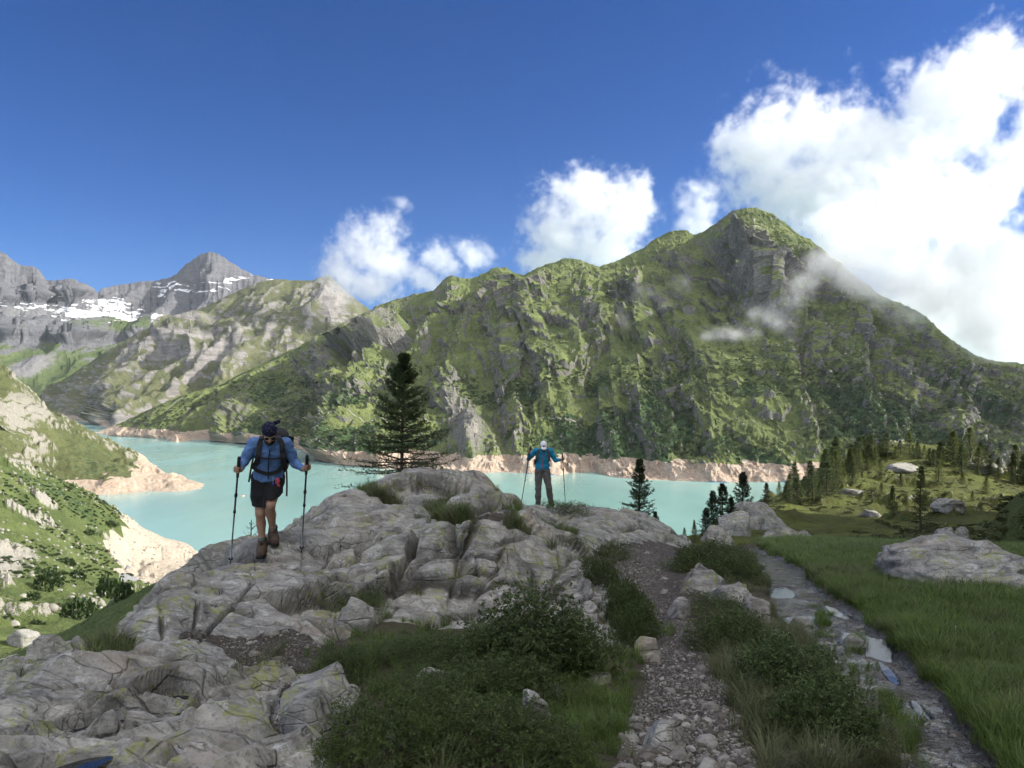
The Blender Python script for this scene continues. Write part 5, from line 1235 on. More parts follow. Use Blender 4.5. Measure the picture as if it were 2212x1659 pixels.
scatter_tufts('fescue_tufts', (strip * (0.25 + sstep(0.0, 0.3, fbm(NEAR['X'] * 1.2, NEAR['Y'] * 1.2, NEAR['Z'], 3))) + 0.04 * NEAR['hollow']) * inview / NEAR['Y'], 900, T_DRY, 'grey-green fescue tufts between the shrubs', 0.5, 0.95)
hol_g = NEAR['hollow'] * (0.10 + 1.6 * blob(NEAR['U'], NEAR['V'], 1290, 1560, 90, 70) + 0.8 * blob(NEAR['U'], NEAR['V'], 830, 1420, 120, 60) + 0.8 * blob(NEAR['U'], NEAR['V'], 1290, 1470, 60, 60))
rut = blob(NEAR['U'], NEAR['V'], 1935, 1540, 14, 75, -0.55) + blob(NEAR['U'], NEAR['V'], 1775, 1330, 16, 26, -0.5) + 0.8 * blob(NEAR['U'], NEAR['V'], 1856, 1385, 14, 10) + 0.7 * blob(NEAR['U'], NEAR['V'], 1850, 1440, 12, 22, -0.6) + blob(NEAR['U'], NEAR['V'], 1450, 1365, 20, 12)
scatter_tufts('wild_grass', (hol_g + 2.0 * rut) * inview / NEAR['Y'], 1300, T_MEADOW, 'wild grass among the shrubs and in the trail ruts', 0.25, 0.5)
scatter_tufts('ledge_grass', NEAR['turf'] * inview / NEAR['Y'] ** 0.5, 900, T_DRY + T_MEADOW[:1], 'short grass in the pockets of the bedrock dome', 0.6, 1.1)
scatter_tufts('crack_grass', NEAR['rk'] * inview * (G_NEAR.N[..., 2] > 0.75) * sstep(0.32, 0.5, fbm(NEAR['X'] * 1.6 + 40, NEAR['Y'] * 1.6, NEAR['Z'] * 1.6, 3)) / NEAR['Y'] ** 0.5, 260, T_DRY, 'scattered blades in the cracks of the bedrock', 0.3, 0.6)

def flower_mesh():
    V, Fc = leaves(np.zeros((7, 3)) + np.array([0, 0, 0.30]), np.array([[math.cos(a), math.sin(a), 0.4] for a in np.linspace(0, 5.4, 7)]), 0.012, 0.007, np.random.default_rng(3), 0.0, 0.1)
    T_, Ft = tube([(0, 0, 0), (0.006, 0, 0.15), (0, 0, 0.30)], [0.0014, 0.0012, 0.001], 4)
    V2, F2 = join([(V, Fc), (T_, Ft)])
    return raw_mesh('flower', V2, F2, True, [simple('white_petal', (0.62, 0.62, 0.55), 0.8, 0.1, 30)])
scatter_tufts('meadow_flowers', NEAR['meadow'] * inview / NEAR['Y'] ** 1.0 * sstep(0.0, 0.3, fbm(NEAR['X'] * 0.5, NEAR['Y'] * 0.5, NEAR['Z'] * 0, 3)), 70, [flower_mesh()], 'tiny white flowers among the meadow grass', 0.45, 0.8)
scatter_tufts('meadow_bents', NEAR['meadow'] * inview / NEAR['Y'] ** 1.1 * (0.2 + sstep(0.0, 0.35, fbm(NEAR['X'] * 0.35 + 7, NEAR['Y'] * 0.35, NEAR['Z'] * 0, 3))), 2600, T_DRY, 'paler bents mixed into the meadow grass', 0.7, 1.15)

# ---- conifers
def conifer(seed, h, rad, whorls, per, twigs, needles, nl, nw, mat, droop=0.25, base=0.08, taper=1.0, up_top=0.5, gap=0.0, trunk=0.018, fan=0.55):
    """trunk and crown of a conifer: whorled boughs, each with side twigs set with needle sprays"""
    r = np.random.default_rng(seed)
    TP, TD = [], []; bark = []
    zz = np.linspace(0, 1, 9)
    bend = np.stack([0.012 * h * np.sin(zz * 4 + seed), 0.012 * h * np.cos(zz * 3 + seed), zz * h], 1)
    bark.append(tube(bend, trunk * h * (1 - zz * 0.93) + 0.002 * h, 8))
    for i in range(whorls):
        t = base + (1 - base) * (i + 0.5 * r.random()) / whorls
        if r.random() < gap: continue
        z = t * h
        L0 = rad * (1 - t) ** taper * (0.35 + 0.65 * min(1, (t + 0.25) / 0.4)) + 0.02 * h * (1 - t) + 0.02 * rad
        k = per + int(r.integers(-1, 2))
        for j in range(max(3, k)):
            a = 2 * math.pi * (j + r.random() * 0.7) / k + i * 1.1
            L = L0 * r.uniform(0.5, 1.2)
            e0 = math.radians(lerp(-8, 45, t ** 1.3) + r.normal(0, 7))
            ts = np.linspace(0, 1, 6)
            d = np.array([math.cos(a), math.sin(a), 0])
            pts = np.array([0.012 * h * math.sin(t * 4 + seed), 0.012 * h * math.cos(t * 3 + seed), z]) + d * (L * ts)[:, None] * math.cos(e0) + np.array([0, 0, 1.0]) * (L * (math.sin(e0) * ts - droop * ts ** 1.5 * (1 - t) + 0.16 * ts ** 3))[:, None]
            bark.append(tube(pts, np.linspace(0.006 * h * (1 - t) + 0.0015 * h, 0.0008 * h, 6), 3))
            for m in range(twigs):
                tt = 0.12 + 0.88 * (m + r.random()) / twigs
                b = np.array([np.interp(tt, ts, pts[:, c]) for c in range(3)])
                fwd = pts[min(5, int(tt * 5) + 1)] - pts[int(min(tt * 5, 4))]; fwd /= np.linalg.norm(fwd) + 1e-9
                side = np.cross(fwd, [0, 0, 1.0]) * (1 if m % 2 else -1)
                td = fwd * (1 - fan * 0.45) + side * fan * r.uniform(0.5, 1.2) + np.array([0, 0, -0.18 * r.random() + 0.05])
                td /= np.linalg.norm(td)
                tl = L * 0.34 * (1.1 - 0.6 * tt) + 0.012 * h
                q = r.random(needles)
                TP.append(b + td * (q * tl)[:, None])
                nd = td * 0.9 + r.normal(0, 0.55, (needles, 3)); TD.append(nd)
    TP = np.concatenate(TP); TD = np.concatenate(TD)
    # leader
    V, Fc = leaves(TP, TD, nl, nw, r, 0.05, 1.2)
    crown = raw_mesh('crown', V, Fc, True, [mat])
    V, Fc = join(bark)
    return crown, raw_mesh('trunk', V, Fc, True, [mat_bark])

def plant_tree(meshes, p, scale, label, group=None, name='conifer', rotz=None, cat='tree'):
    root = put_obj(name, None, p, float(rng.uniform(0, 6.28)) if rotz is None else rotz, scale, label, cat, group)
    for nm, me in zip(('crown', 'trunk'), meshes):
        link(bpy.data.objects.new(nm, me), root)
    return root
def tree_px(meshes, G, u, vfoot, vtop, label, Yd=None, group=None, name='spruce', h_unit=1.0, wide=1.0):
    if Yd is None:
        p, n = G.pick(u, vfoot)
    else:
        x = (u - W0 / 2) / F0 * Yd; p = np.array([x, Yd, G.under(x, Yd) - 0.05])
    top = EYE + (HORIZ - vtop) / F0 * p[1]
    s1 = (top - p[2]) / h_unit
    return plant_tree(meshes, p, (s1 * wide, s1 * wide, s1), label, group, name)

C_MAIN = conifer(5, 1.0, 0.37, 30, 6, 13, 9, 0.021, 0.005, mat_needle, 0.24, 0.05, 0.85, trunk=0.014)
tree_px(C_MAIN, G_NEAR, 872, 0, 768, 'lone dark spruce standing behind the top of the bedrock dome', 14.6)
C_MID = conifer(6, 1.0, 0.24, 26, 7, 8, 8, 0.022, 0.006, mat_needle, 0.15, 0.04, 0.8)
tree_px(C_MID, G_NEAR, 1380, 0, 992, 'bushy spruce below the crest right of the second hiker', 25.5)
tree_px(C_MID, G_NEAR, 1415, 0, 1105, 'tiny spruce at the right foot of the bushy one', 25.0)
C_SNAG = conifer(8, 1.0, 0.30, 13, 4, 2, 2, 0.03, 0.008, mat_twig, -0.1, 0.15, 0.8, trunk=0.02)
tree_px(C_SNAG, G_NEAR, 543, 0, 1124, 'bare little sapling behind the first hiker\'s boots', 11.5, name='dead_sapling')
# dark stone pines on the near shoulder of the knoll
C_PINE = [conifer(20 + k, 1.0, 0.27, 18, 6, 5, 9, 0.045, 0.012, mat_pine, 0.05, 0.12, 0.7, gap=0.08, trunk=0.02) for k in range(2)]
for k, (u, vf, vt, lb) in enumerate([(1603, 1118, 1022, 'tallest dark pine on the near shoulder of the knoll'), (1560, 1135, 1046, 'slender dark pine left of the tallest one'), (1540, 1140, 1062, 'broken-topped dark pine at the lake edge of the shoulder'), (1578, 1140, 1075, 'short dark pine between the slender and tallest ones'), (1525, 1160, 1098, 'small pine at the very edge of the shoulder'), (1655, 1085, 1044, 'small pine on the rock right of the tallest one')]):
    tree_px(C_PINE[k % 2], G_KNO, u, vf, vt, lb, None, 'pines on the near shoulder', 'stone_pine')
C_LARCH = [conifer(30 + k, 1.0, [0.24, 0.29, 0.32, 0.26][k], 17, 7, 4, 5, 0.045, 0.015, [mat_larch, mat_larch, mat_kspruce, mat_kspruce][k], 0.10, 0.05, 1.05, trunk=0.016) for k in range(4)]
C_THIN = conifer(40, 1.0, 0.14, 22, 5, 5, 5, 0.03, 0.008, mat_larch, 0.08, 0.10, 0.7, gap=0.1)
tree_px(C_THIN, G_KNO, 1990, 1146, 1008, 'tall thin larch standing alone in front of the knoll', 44.0, name='larch')
tree_px(C_LARCH[0], G_KNO, 1925, 1108, 1050, 'small larch halfway up the heath left of the thin one', name='larch')
tree_px(C_LARCH[1], G_KNO, 2030, 1040, 992, 'round light-green larch on the sunlit flank of the knoll', name='larch', wide=1.3)
tree_px(C_LARCH[3], G_KNO, 1478, 1170, 1140, 'seedling spruce where the bedrock crest ends', name='spruce')
tree_px(C_LARCH[0], G_KNO, 1500, 1168, 1124, 'young larch just past the end of the crest', name='larch')
spots = []
for t in np.linspace(0, 1, 32):
    u = lerp(1690, 1880, t) + rng.normal(0, 14); spots.append((u, lerp(1072, 985, t ** 0.9) + abs(rng.normal(0, 22)) - 4, rng.uniform(24, 70)))
for t in np.linspace(0, 1, 20):
    spots.append((lerp(1855, 2050, t) + rng.normal(0, 8), 975 + 12 * rng.random() + (18 if t > 0.75 else 0), rng.uniform(16, 50)))
for t in np.linspace(0, 1, 24):
    spots.append((lerp(2050, 2235, t) + rng.normal(0, 8), lerp(995, 1045, t) + rng.normal(0, 10), rng.uniform(20, 66)))
for q in [(1900, 1020, 30), (1945, 1045, 30), (1840, 1040, 44), (1800, 1060, 40), (1770, 1075, 36), (2080, 1040, 26), (1905, 1065, 26), (2130, 1060, 34), (2165, 1090, 30), (2100, 1075, 22)]:
    spots.append(q)
def where_on_knoll(u, v):
    if u < 1790: return 'on the left knoll flank', 'larches on the left flank of the knoll'
    if u < 1870: return 'on the upper left knoll flank', 'larches on the upper left flank of the knoll'
    if u < 2050 and v < 1005: return 'along the top of the knoll', 'conifers along the top of the knoll'
    if u < 2050: return 'scattered over the heath of the knoll', 'conifers scattered over the heath'
    return 'on the right flank of the knoll', 'conifers on the right flank of the knoll'
ORD = ['first', 'second', 'third', 'fourth', 'fifth', 'sixth', 'seventh', 'eighth', 'ninth', 'tenth', 'eleventh', 'twelfth', 'thirteenth', 'fourteenth', 'fifteenth', 'sixteenth', 'seventeenth', 'eighteenth', 'nineteenth', 'twentieth']
spots.sort(); seen = {}
for (u, v, hp) in spots:
    k = int(rng.integers(0, 4)); w_, g_ = where_on_knoll(u, v)
    tone = 'light green' if k < 2 else 'dark green'; nm = 'larch' if k < 2 else 'spruce'
    i = seen.get((w_, nm), 0); seen[(w_, nm)] = i + 1
    p, n = G_KNO.pick(u, v)
    s1 = hp / F0 * p[1] * 1.05
    plant_tree(C_LARCH[k], p - np.array([0, 0, 0.1]), (s1 * 1.4, s1 * 1.4, s1), '%s %s %s from the left %s' % (ORD[min(i, 19)], tone, nm, w_), g_, nm)

# ---- alder bushes on the valley slope, shrubs and trees across the lake
def bush_mesh(seed, n=150, leaf=0.30, mat=None, tall=0.8):
    r = np.random.default_rng(seed)
    D = r.normal(size=(n, 3)); D[:, 2] = np.abs(D[:, 2]); D /= np.linalg.norm(D, axis=1)[:, None]
    lump = 1 + 0.35 * fbm(D[:, 0] * 1.5 + seed, D[:, 1] * 1.5, D[:, 2] * 1.5, 2)
    P = D * lump[:, None] * np.array([0.5, 0.5, tall * 0.62]) * r.uniform(0.75, 1.0, n)[:, None]
    V, Fc = leaves(P - D * 0.1, D + r.normal(0, 0.7, (n, 3)), leaf, leaf * 0.6, r, 0.1, 1.5)
    return raw_mesh('foliage', V, Fc, True, [mat or mat_alder])
BUSH = [bush_mesh(400 + k, 260, 0.17) for k in range(4)]
BUSH_H = [bush_mesh(410 + k, 200, 0.2, leaf_material('heather_%d' % k, (0.05, 0.062, 0.02), (0.10, 0.115, 0.035), 0.25)) for k in range(3)]
BUSH_FAR = [bush_mesh(420 + k, 60, 0.42, leaf_material('far_alder_%d' % k, (0.055, 0.08, 0.034), (0.10, 0.135, 0.052), 0.3)) for k in range(3)]
TREE_FAR = [conifer(430 + k, 1.0, 0.2, 7, 5, 2, 3, 0.10, 0.05, mat_needle, 0.1, 0.06, 0.8)[0] for k in range(2)]
for (u, v, wp, hp, lb) in [(95, 1268, 44, 50, 'dark fir-like bush on the valley floor near the left edge'), (120, 1258, 34, 44, 'dark bush right of the fir-like one'), (170, 1245, 34, 30, 'round bush in the green valley'), (165, 1330, 62, 62, 'biggest dark alder on the valley floor'), (190, 1320, 40, 40, 'alder at the right side of the biggest one'),
                           (240, 1285, 56, 60, 'dark alder clump beside the pale rocks by the beach'), (265, 1285, 40, 46, 'right end of the alder clump by the beach'), (228, 1270, 34, 40, 'rear alder of the clump by the beach'), (75, 1290, 30, 24, 'low bush left of the fir-like one'), (150, 1215, 26, 18, 'bush beside the valley footpath'),
                           (240, 1132, 26, 16, 'bush on the rim of the slope above the water'), (195, 1150, 30, 16, 'bush above the footpath bend')]:
    p, n = G_VAL.pick(u, v)
    w = wp / F0 * p[1]; h = hp / F0 * p[1]
    root = put_obj('alder_bush', None, p - np.array([0, 0, 0.05 * h]), float(rng.uniform(0, 6)), (w, w, h / 0.55), lb, 'bush', 'alder bushes in the valley')
    link(bpy.data.objects.new('foliage', BUSH[int(rng.integers(0, 4))]), root)
def scatter_far(name, D, w, n, protos, smin, smax, label, tall=1.0):
    # weight by real surface area so that density is even on the slope
    P0 = np.stack([D['X'], D['Y'], D['Z']], -1); a = np.linalg.norm(np.cross(np.gradient(P0, axis=1), np.gradient(P0, axis=0)), axis=-1)
    w = (w * a).ravel(); w = w / w.sum(); k = rng.choice(w.size, n, p=w)
    P = P0.reshape(-1, 3)[k]; s1 = rng.uniform(smin, smax, n)
    return instances(name, P, np.stack([0 * s1, 0 * s1, rng.uniform(0, 6.28, n)], 1), np.stack([s1, s1, s1 * tall], 1), protos, label)
D = VAL
wv = (D['Y'] > 120) * (D['shore'] < 0.3) * (D['Z'] > LAKE_Z + 4) * sstep(0.05, 0.3, fbm(D['X'] / 55, D['Y'] / 55, D['Z'] / 55 + 6, 4) + 0.45 * blob(D['U'], D['V'], 150, 1090, 120, 40, 0.5)) * (D['U'] > -60)
scatter_far('alder_scrub', D, wv, 2200, BUSH, 0.9, 3.2, 'patches of alder scrub on the green valley slope', 0.9)
D = tree_ok
wm = sstep(0.05, 0.4, D['shrub'] + 0.25 * (fbm(D['X'] / 70, D['Y'] / 70, D['Z'] / 70, 3))) * (D['lh'] > 36) * (D['T'] < 0.9) * (D['steep'] < 0.72)
scatter_far('mountain_scrub', D, wm * sstep(300, 150, D['lh']), 6000, BUSH_FAR, 4, 10, 'dense green alder scrub on the lower slopes across the lake', 0.75)
wt = wm * (sstep(1250, 1600, D['U']) * sstep(230, 120, D['lh']) + 0.05) * (D['U'] > 600)
scatter_far('mountain_conifers', D, wt, 900, TREE_FAR, 9, 18, 'scattered conifers low on the far shore slope')
SLOPE_ROCK = [boulder_mesh('slope_rock', 500 + k, 2, 9, 0.15, (1, 0.8, 0.7), 0.0, simple('slope_rock_stone_%d' % k, (0.25, 0.24, 0.21), 0.9, 0.35, 0.6)) for k in range(4)]
wr = sstep(0.35, 0.75, D['steep']) * 0.5 * (D['T'] < 0.98) * (D['lh'] > 40) + 0.25 * sstep(0.1, 0.4, fbm(D['X'] / 90, D['Y'] / 90, D['Z'] / 90 + 3, 4)) * (D['lh'] > 40) * (D['T'] < 0.98)
scatter_far('mountain_rocks', D, wr, 2600, SLOPE_ROCK, 1.5, 4.5, 'countless boulders and rock teeth on the slopes across the lake')
D = VAL
wr = (D['Y'] > 100) * (D['Z'] > LAKE_Z + 3) * (D['U'] > -60) * (0.15 + sstep(0.15, 0.4, fbm(D['X'] / 40, D['Y'] / 40, D['Z'] / 40 + 13, 4)) + 0.8 * blob(D['U'], D['V'], 70, 1170, 70, 70) + 0.8 * blob(D['U'], D['V'], 230, 1210, 60, 30) + 0.6 * blob(D['U'], D['V'], 120, 1320, 120, 30))
scatter_far('valley_rocks', D, wr, 1500, SLOPE_ROCK, 0.35, 1.7, 'pale boulders strewn over the valley slope')
D = KNO
scatter_far('heath_scrub', D, (D['Y'] > 24) * (D['Y'] < 190) * sstep(0.0, 0.35, fbm(D['X'] / 6, D['Y'] / 9, D['Z'] / 6, 4)) / np.clip(D['Y'], 24, 200), 1500, BUSH_H, 0.35, 0.8, 'low juniper and heather cushions on the knoll', 0.45)
D = HILL
scatter_far('hillside_scrub', D, (D['Y'] > 14) * (D['Y'] < 60) * (D['X'] < 60) / np.clip(D['X'] - 8, 4, 60), 1100, BUSH_H + BUSH[:1], 0.3, 0.9, 'mossy scrub on the shaded hillside at the right edge', 0.5)
# ------------------------------------------------------------------ people: bodies grown as one smooth surface from round cones
class Field:
    """signed distance on a voxel grid; shapes are blended one after another, then skinned"""
    def __init__(self, lo, hi, vox):
        self.lo = np.array(lo, float); self.vox = vox
        self.n = np.ceil((np.array(hi) - self.lo) / vox).astype(int) + 1
        self.d = np.full(self.n, 1.0, np.float32)
        self.ax = [self.lo[k] + np.arange(self.n[k]) * vox for k in range(3)]
    def _box(self, lo, hi):
        i0 = np.clip(np.floor((np.array(lo) - self.lo) / self.vox).astype(int), 0, self.n - 1)
        i1 = np.clip(np.ceil((np.array(hi) - self.lo) / self.vox).astype(int) + 1, 1, self.n)
        sl = tuple(slice(a, b) for a, b in zip(i0, i1))
        g = np.meshgrid(*[self.ax[k][sl[k]] for k in range(3)], indexing='ij', sparse=True)
        return sl, g
    def _blend(self, sl, d, k):
        o = self.d[sl]
        h = np.clip(0.5 + 0.5 * (o - d) / k, 0, 1)
        self.d[sl] = o * (1 - h) + d * h - k * h * (1 - h)
    def cone(self, a, b, ra, rb, k=0.02):
        a = np.array(a, float); b = np.array(b, float); R = max(ra, rb) + 3 * k + 2 * self.vox
        sl, (x, y, z) = self._box(np.minimum(a, b) - R, np.maximum(a, b) + R)
        ab = b - a; L = (ab ** 2).sum() + 1e-12
        t = np.clip(((x - a[0]) * ab[0] + (y - a[1]) * ab[1] + (z - a[2]) * ab[2]) / L, 0, 1)
        d = np.sqrt((x - a[0] - t * ab[0]) ** 2 + (y - a[1] - t * ab[1]) ** 2 + (z - a[2] - t * ab[2]) ** 2) - (ra + (rb - ra) * t)
        self._blend(sl, d.astype(np.float32), k)
    def chain(self, pts, rad, k=0.02):
        for i in range(len(pts) - 1): self.cone(pts[i], pts[i + 1], rad[i], rad[i + 1], k)
    def ell(self, c, r, k=0.02, R=None):
        """ellipsoid with half axes r, turned by the 3x3 matrix R"""
        c = np.array(c, float); r = np.array(r, float); R = np.eye(3) if R is None else R
        m = r.max() + 3 * k + 2 * self.vox
        sl, (x, y, z) = self._box(c - m, c + m)
        P = [R[0, j] * (x - c[0]) + R[1, j] * (y - c[1]) + R[2, j] * (z - c[2]) for j in range(3)]
        q = np.sqrt((P[0] / r[0]) ** 2 + (P[1] / r[1]) ** 2 + (P[2] / r[2]) ** 2) + 1e-6
        g = np.sqrt((P[0] / r[0] ** 2) ** 2 + (P[1] / r[1] ** 2) ** 2 + (P[2] / r[2] ** 2) ** 2) + 1e-6
        self._blend(sl, (q * (q - 1) / g).astype(np.float32), k)
    def box(self, c, r, rnd=0.03, k=0.01, R=None):
        c = np.array(c, float); r = np.array(r, float); R = np.eye(3) if R is None else R
        m = np.linalg.norm(r) + rnd + 3 * k
        sl, (x, y, z) = self._box(c - m, c + m)
        P = [np.abs(R[0, j] * (x - c[0]) + R[1, j] * (y - c[1]) + R[2, j] * (z - c[2])) - (r[j] - rnd) for j in range(3)]
        d = np.sqrt(sum(np.clip(p, 0, None) ** 2 for p in P)) + np.minimum(np.maximum.reduce(np.broadcast_arrays(*P)), 0) - rnd
        self._blend(sl, d.astype(np.float32), k)
    def cut(self, n, off):
        """keep the side where n.p < off"""
        x, y, z = np.meshgrid(*self.ax, indexing='ij', sparse=True)
        self.d = np.maximum(self.d, (n[0] * x + n[1] * y + n[2] * z - off).astype(np.float32))
    def surface(self):
        d = self.d; s = d < 0
        c = sum(s[i:i + d.shape[0] - 1, j:j + d.shape[1] - 1, k:k + d.shape[2] - 1].astype(np.int8) for i in (0, 1) for j in (0, 1) for k in (0, 1))
        act = np.argwhere((c > 0) & (c < 8)); idx = np.full(c.shape, -1, np.int32); idx[tuple(act.T)] = np.arange(len(act))
        acc = np.zeros((len(act), 3)); cnt = np.zeros(len(act))
        cor = [(i, j, k) for i in (0, 1) for j in (0, 1) for k in (0, 1)]
        for a in cor:
            for ax in range(3):
                if a[ax] == 1: continue
                b = list(a); b[ax] = 1
                va = d[tuple((act + a).T)]; vb = d[tuple((act + b).T)]
                m = (va < 0) != (vb < 0)
                t = va[m] / (va[m] - vb[m])
                p = np.repeat(np.array([a], float), m.sum(), 0); p[:, ax] += t
                acc[m] += p; cnt[m] += 1
        V = self.lo + (act + acc / cnt[:, None]) * self.vox
        Fs = []
        for ax in range(3):
            o1, o2 = [(1, 2), (2, 0), (0, 1)][ax]
            e = np.eye(3, dtype=int)
            sl0 = [slice(1, -1)] * 3; sl0[ax] = slice(0, -1); sl1 = list(sl0); sl1[ax] = slice(1, None)
            A = s[tuple(sl0)]; B = s[tuple(sl1)]
            q = np.argwhere(A != B); off = np.ones(3, int); off[ax] = 0; q = q + off
            ok = np.ones(len(q), bool)
            f = [idx[tuple((q - d_).T)] for d_ in (0 * e[0], e[o1], e[o1] + e[o2], e[o2])]
            f = np.stack(f, 1); flip = A[tuple((q - off).T)]
            f[~flip] = f[~flip][:, ::-1]
            Fs.append(f[(f >= 0).all(1)])
        return V, np.concatenate(Fs)[:, ::-1]

def relax(V, Fc, n=2):
    for _ in range(n):
        acc = np.zeros_like(V); cnt = np.zeros(len(V))
        for k in range(4):
            np.add.at(acc, Fc[:, k], V[Fc[:, (k + 1) % 4]]); np.add.at(cnt, Fc[:, k], 1)
            np.add.at(acc, Fc[:, k], V[Fc[:, (k + 3) % 4]]); np.add.at(cnt, Fc[:, k], 1)
        V = 0.45 * V + 0.55 * acc / cnt[:, None]
    return V

def folds(V, amp, sc, seed=0, stretch=(1, 1, 1)):
    c = V.mean(0); n = V - c; n[:, 2] *= 0.2; n /= np.linalg.norm(n, axis=1)[:, None] + 1e-9
    h = ridged(V[:, 0] * sc * stretch[0] + seed, V[:, 1] * sc * stretch[1], V[:, 2] * sc * stretch[2], 3) - 0.4
    return V + n * (h * amp)[:, None]

def part(name, field, mat, parent, fold=0.0, fsc=9.0, fst=(1, 1, 1), sm=2):
    V, Fc = field.surface(); V = relax(V, Fc, sm)
    if fold: V = folds(V, fold, fsc, len(name), fst)
    me = raw_mesh(name, V, Fc, True, [mat])
    o = link(bpy.data.objects.new(name, me), parent)
    o['_v'] = 0
    del o['_v']
    return o, V

def rotx(a):
    c, s = math.cos(a), math.sin(a); return np.array([[1, 0, 0], [0, c, -s], [0, s, c]])
def rotz(a):
    c, s = math.cos(a), math.sin(a); return np.array([[c, -s, 0], [s, c, 0], [0, 0, 1]])

def ribbon(name, pts, width, thick, mat, parent, closed=False, side=None):
    """flat strap along points; side = direction across the strap"""
    P = np.asarray(pts, float); t = np.gradient(P, axis=0); t /= np.linalg.norm(t, axis=1)[:, None] + 1e-9
    sd = np.broadcast_to(np.asarray(side if side is not None else (1, 0, 0), float), P.shape)
    nrm = np.cross(t, sd); nrm /= np.linalg.norm(nrm, axis=1)[:, None] + 1e-9
    sd = np.cross(nrm, t)
    ring = np.stack([P + sd * width / 2 + nrm * thick / 2, P - sd * width / 2 + nrm * thick / 2, P - sd * width / 2 - nrm * thick / 2, P + sd * width / 2 - nrm * thick / 2], 1)
    n = len(P); V = ring.reshape(-1, 3)
    Fc = [[i * 4 + j, i * 4 + (j + 1) % 4, (i + 1) * 4 + (j + 1) % 4, (i + 1) * 4 + j] for i in range(n - 1) for j in range(4)] + [[0, 3, 2, 1], [(n - 1) * 4 + j for j in range(4)]]
    return link(bpy.data.objects.new(name, raw_mesh(name, V, np.array(Fc), False, [mat])), parent)

def spline(pts, n=24):
    p = np.asarray(pts, float); s = np.concatenate([[0], np.cumsum(np.linalg.norm(np.diff(p, axis=0), axis=1))]); q = np.linspace(0, s[-1], n)
    out = np.stack([np.interp(q, s, p[:, k]) for k in range(3)], 1)
    for _ in range(3): out[1:-1] = 0.25 * out[:-2] + 0.5 * out[1:-1] + 0.25 * out[2:]
    return out

def front(V, x, z, w=0.03):
    m = (np.abs(V[:, 0] - x) < w) & (np.abs(V[:, 2] - z) < w)
    return V[m, 1].min() if m.any() else V[np.argmin((V[:, 0] - x) ** 2 + (V[:, 2] - z) ** 2), 1]

def draped(V, pts, lift=0.006, n=26):
    P = spline([(x, 0, z) for x, z in pts], n)
    for i in range(n): P[i, 1] = front(V, P[i, 0], P[i, 2], 0.025) - lift
    P[1:-1, 1] = (P[:-2, 1] + P[1:-1, 1] * 2 + P[2:, 1]) / 4
    return P

def grip_hand(f, c, axis, out, sc=1.0):
    """palm and five fingers closed round a pole through c along axis; out points from the pole to the palm"""
    ax = np.array(axis, float); ax /= np.linalg.norm(ax); o = np.array(out, float); o -= ax * (o @ ax); o /= np.linalg.norm(o); w = np.cross(ax, o)
    if w[1] > 0: w = -w                                       # w: towards the viewer
    c = np.array(c, float); R = 0.026 * sc
    f.ell(c + o * 0.034 * sc + w * 0.004, np.array([0.018, 0.026, 0.040]) * sc, 0.012, np.stack([o, w, ax], 1))
    for h, rf, ln in ((0.030, 0.0088, 1.0), (0.0105, 0.0092, 1.08), (-0.009, 0.0088, 1.02), (-0.027, 0.0076, 0.86)):
        pts = [c + ax * h * sc + (o * math.cos(t) + w * math.sin(t)) * (R + 0.004 * math.sin(3 * t)) for t in np.array([0.25, 0.95, 1.75, 2.6, 3.2]) * ln]
        pts[0] = pts[0] + o * 0.012 * sc
        f.chain(pts, [rf * sc * q for q in (1.15, 1.12, 1.0, 0.92, 0.8)], 0.0035)
    tb = [c + o * 0.030 * sc - w * 0.012 * sc + ax * 0.022 * sc, c + o * 0.012 * sc - w * 0.026 * sc + ax * 0.040 * sc, c - o * 0.012 * sc - w * 0.022 * sc + ax * 0.046 * sc, c - o * 0.024 * sc - w * 0.004 * sc + ax * 0.044 * sc]
    f.chain(tb, [0.012 * sc, 0.0105 * sc, 0.0095 * sc, 0.008 * sc], 0.006)

def head(f, c, R, k=0.012, s=1.0):
    """skull, brow, nose, cheeks, lips, chin and ears in head axes: x across, -y forward, z up"""
    def w(p): return np.array(c) + R @ (np.array(p) * s)
    f.ell(w((0, 0.012, 0.030)), np.array([0.074, 0.094, 0.088]) * s, k, R)
    f.ell(w((0, -0.018, -0.030)), np.array([0.058, 0.068, 0.078]) * s, 0.02, R)
    f.ell(w((0, -0.058, -0.086)), np.array([0.030, 0.028, 0.024]) * s, 0.018, R)
    f.ell(w((0, -0.072, 0.022)), np.array([0.052, 0.016, 0.012]) * s, 0.014, R)
    f.chain([w((0, -0.080, 0.010)), w((0, -0.096, -0.022)), w((0, -0.100, -0.034))], [0.008 * s, 0.011 * s, 0.012 * s], 0.008)
    for e in (-1, 1):
        f.ell(w((e * 0.016, -0.090, -0.036)), np.array([0.010, 0.010, 0.008]) * s, 0.006, R)
        f.ell(w((e * 0.038, -0.062, -0.024)), np.array([0.022, 0.020, 0.022]) * s, 0.016, R)
        f.ell(w((e * 0.076, 0.012, -0.004)), np.array([0.009, 0.020, 0.032]) * s, 0.006, R)
    f.ell(w((0, -0.082, -0.058)), np.array([0.024, 0.009, 0.006]) * s, 0.005, R)
    f.ell(w((0, -0.080, -0.069)), np.array([0.021, 0.009, 0.006]) * s, 0.005, R)

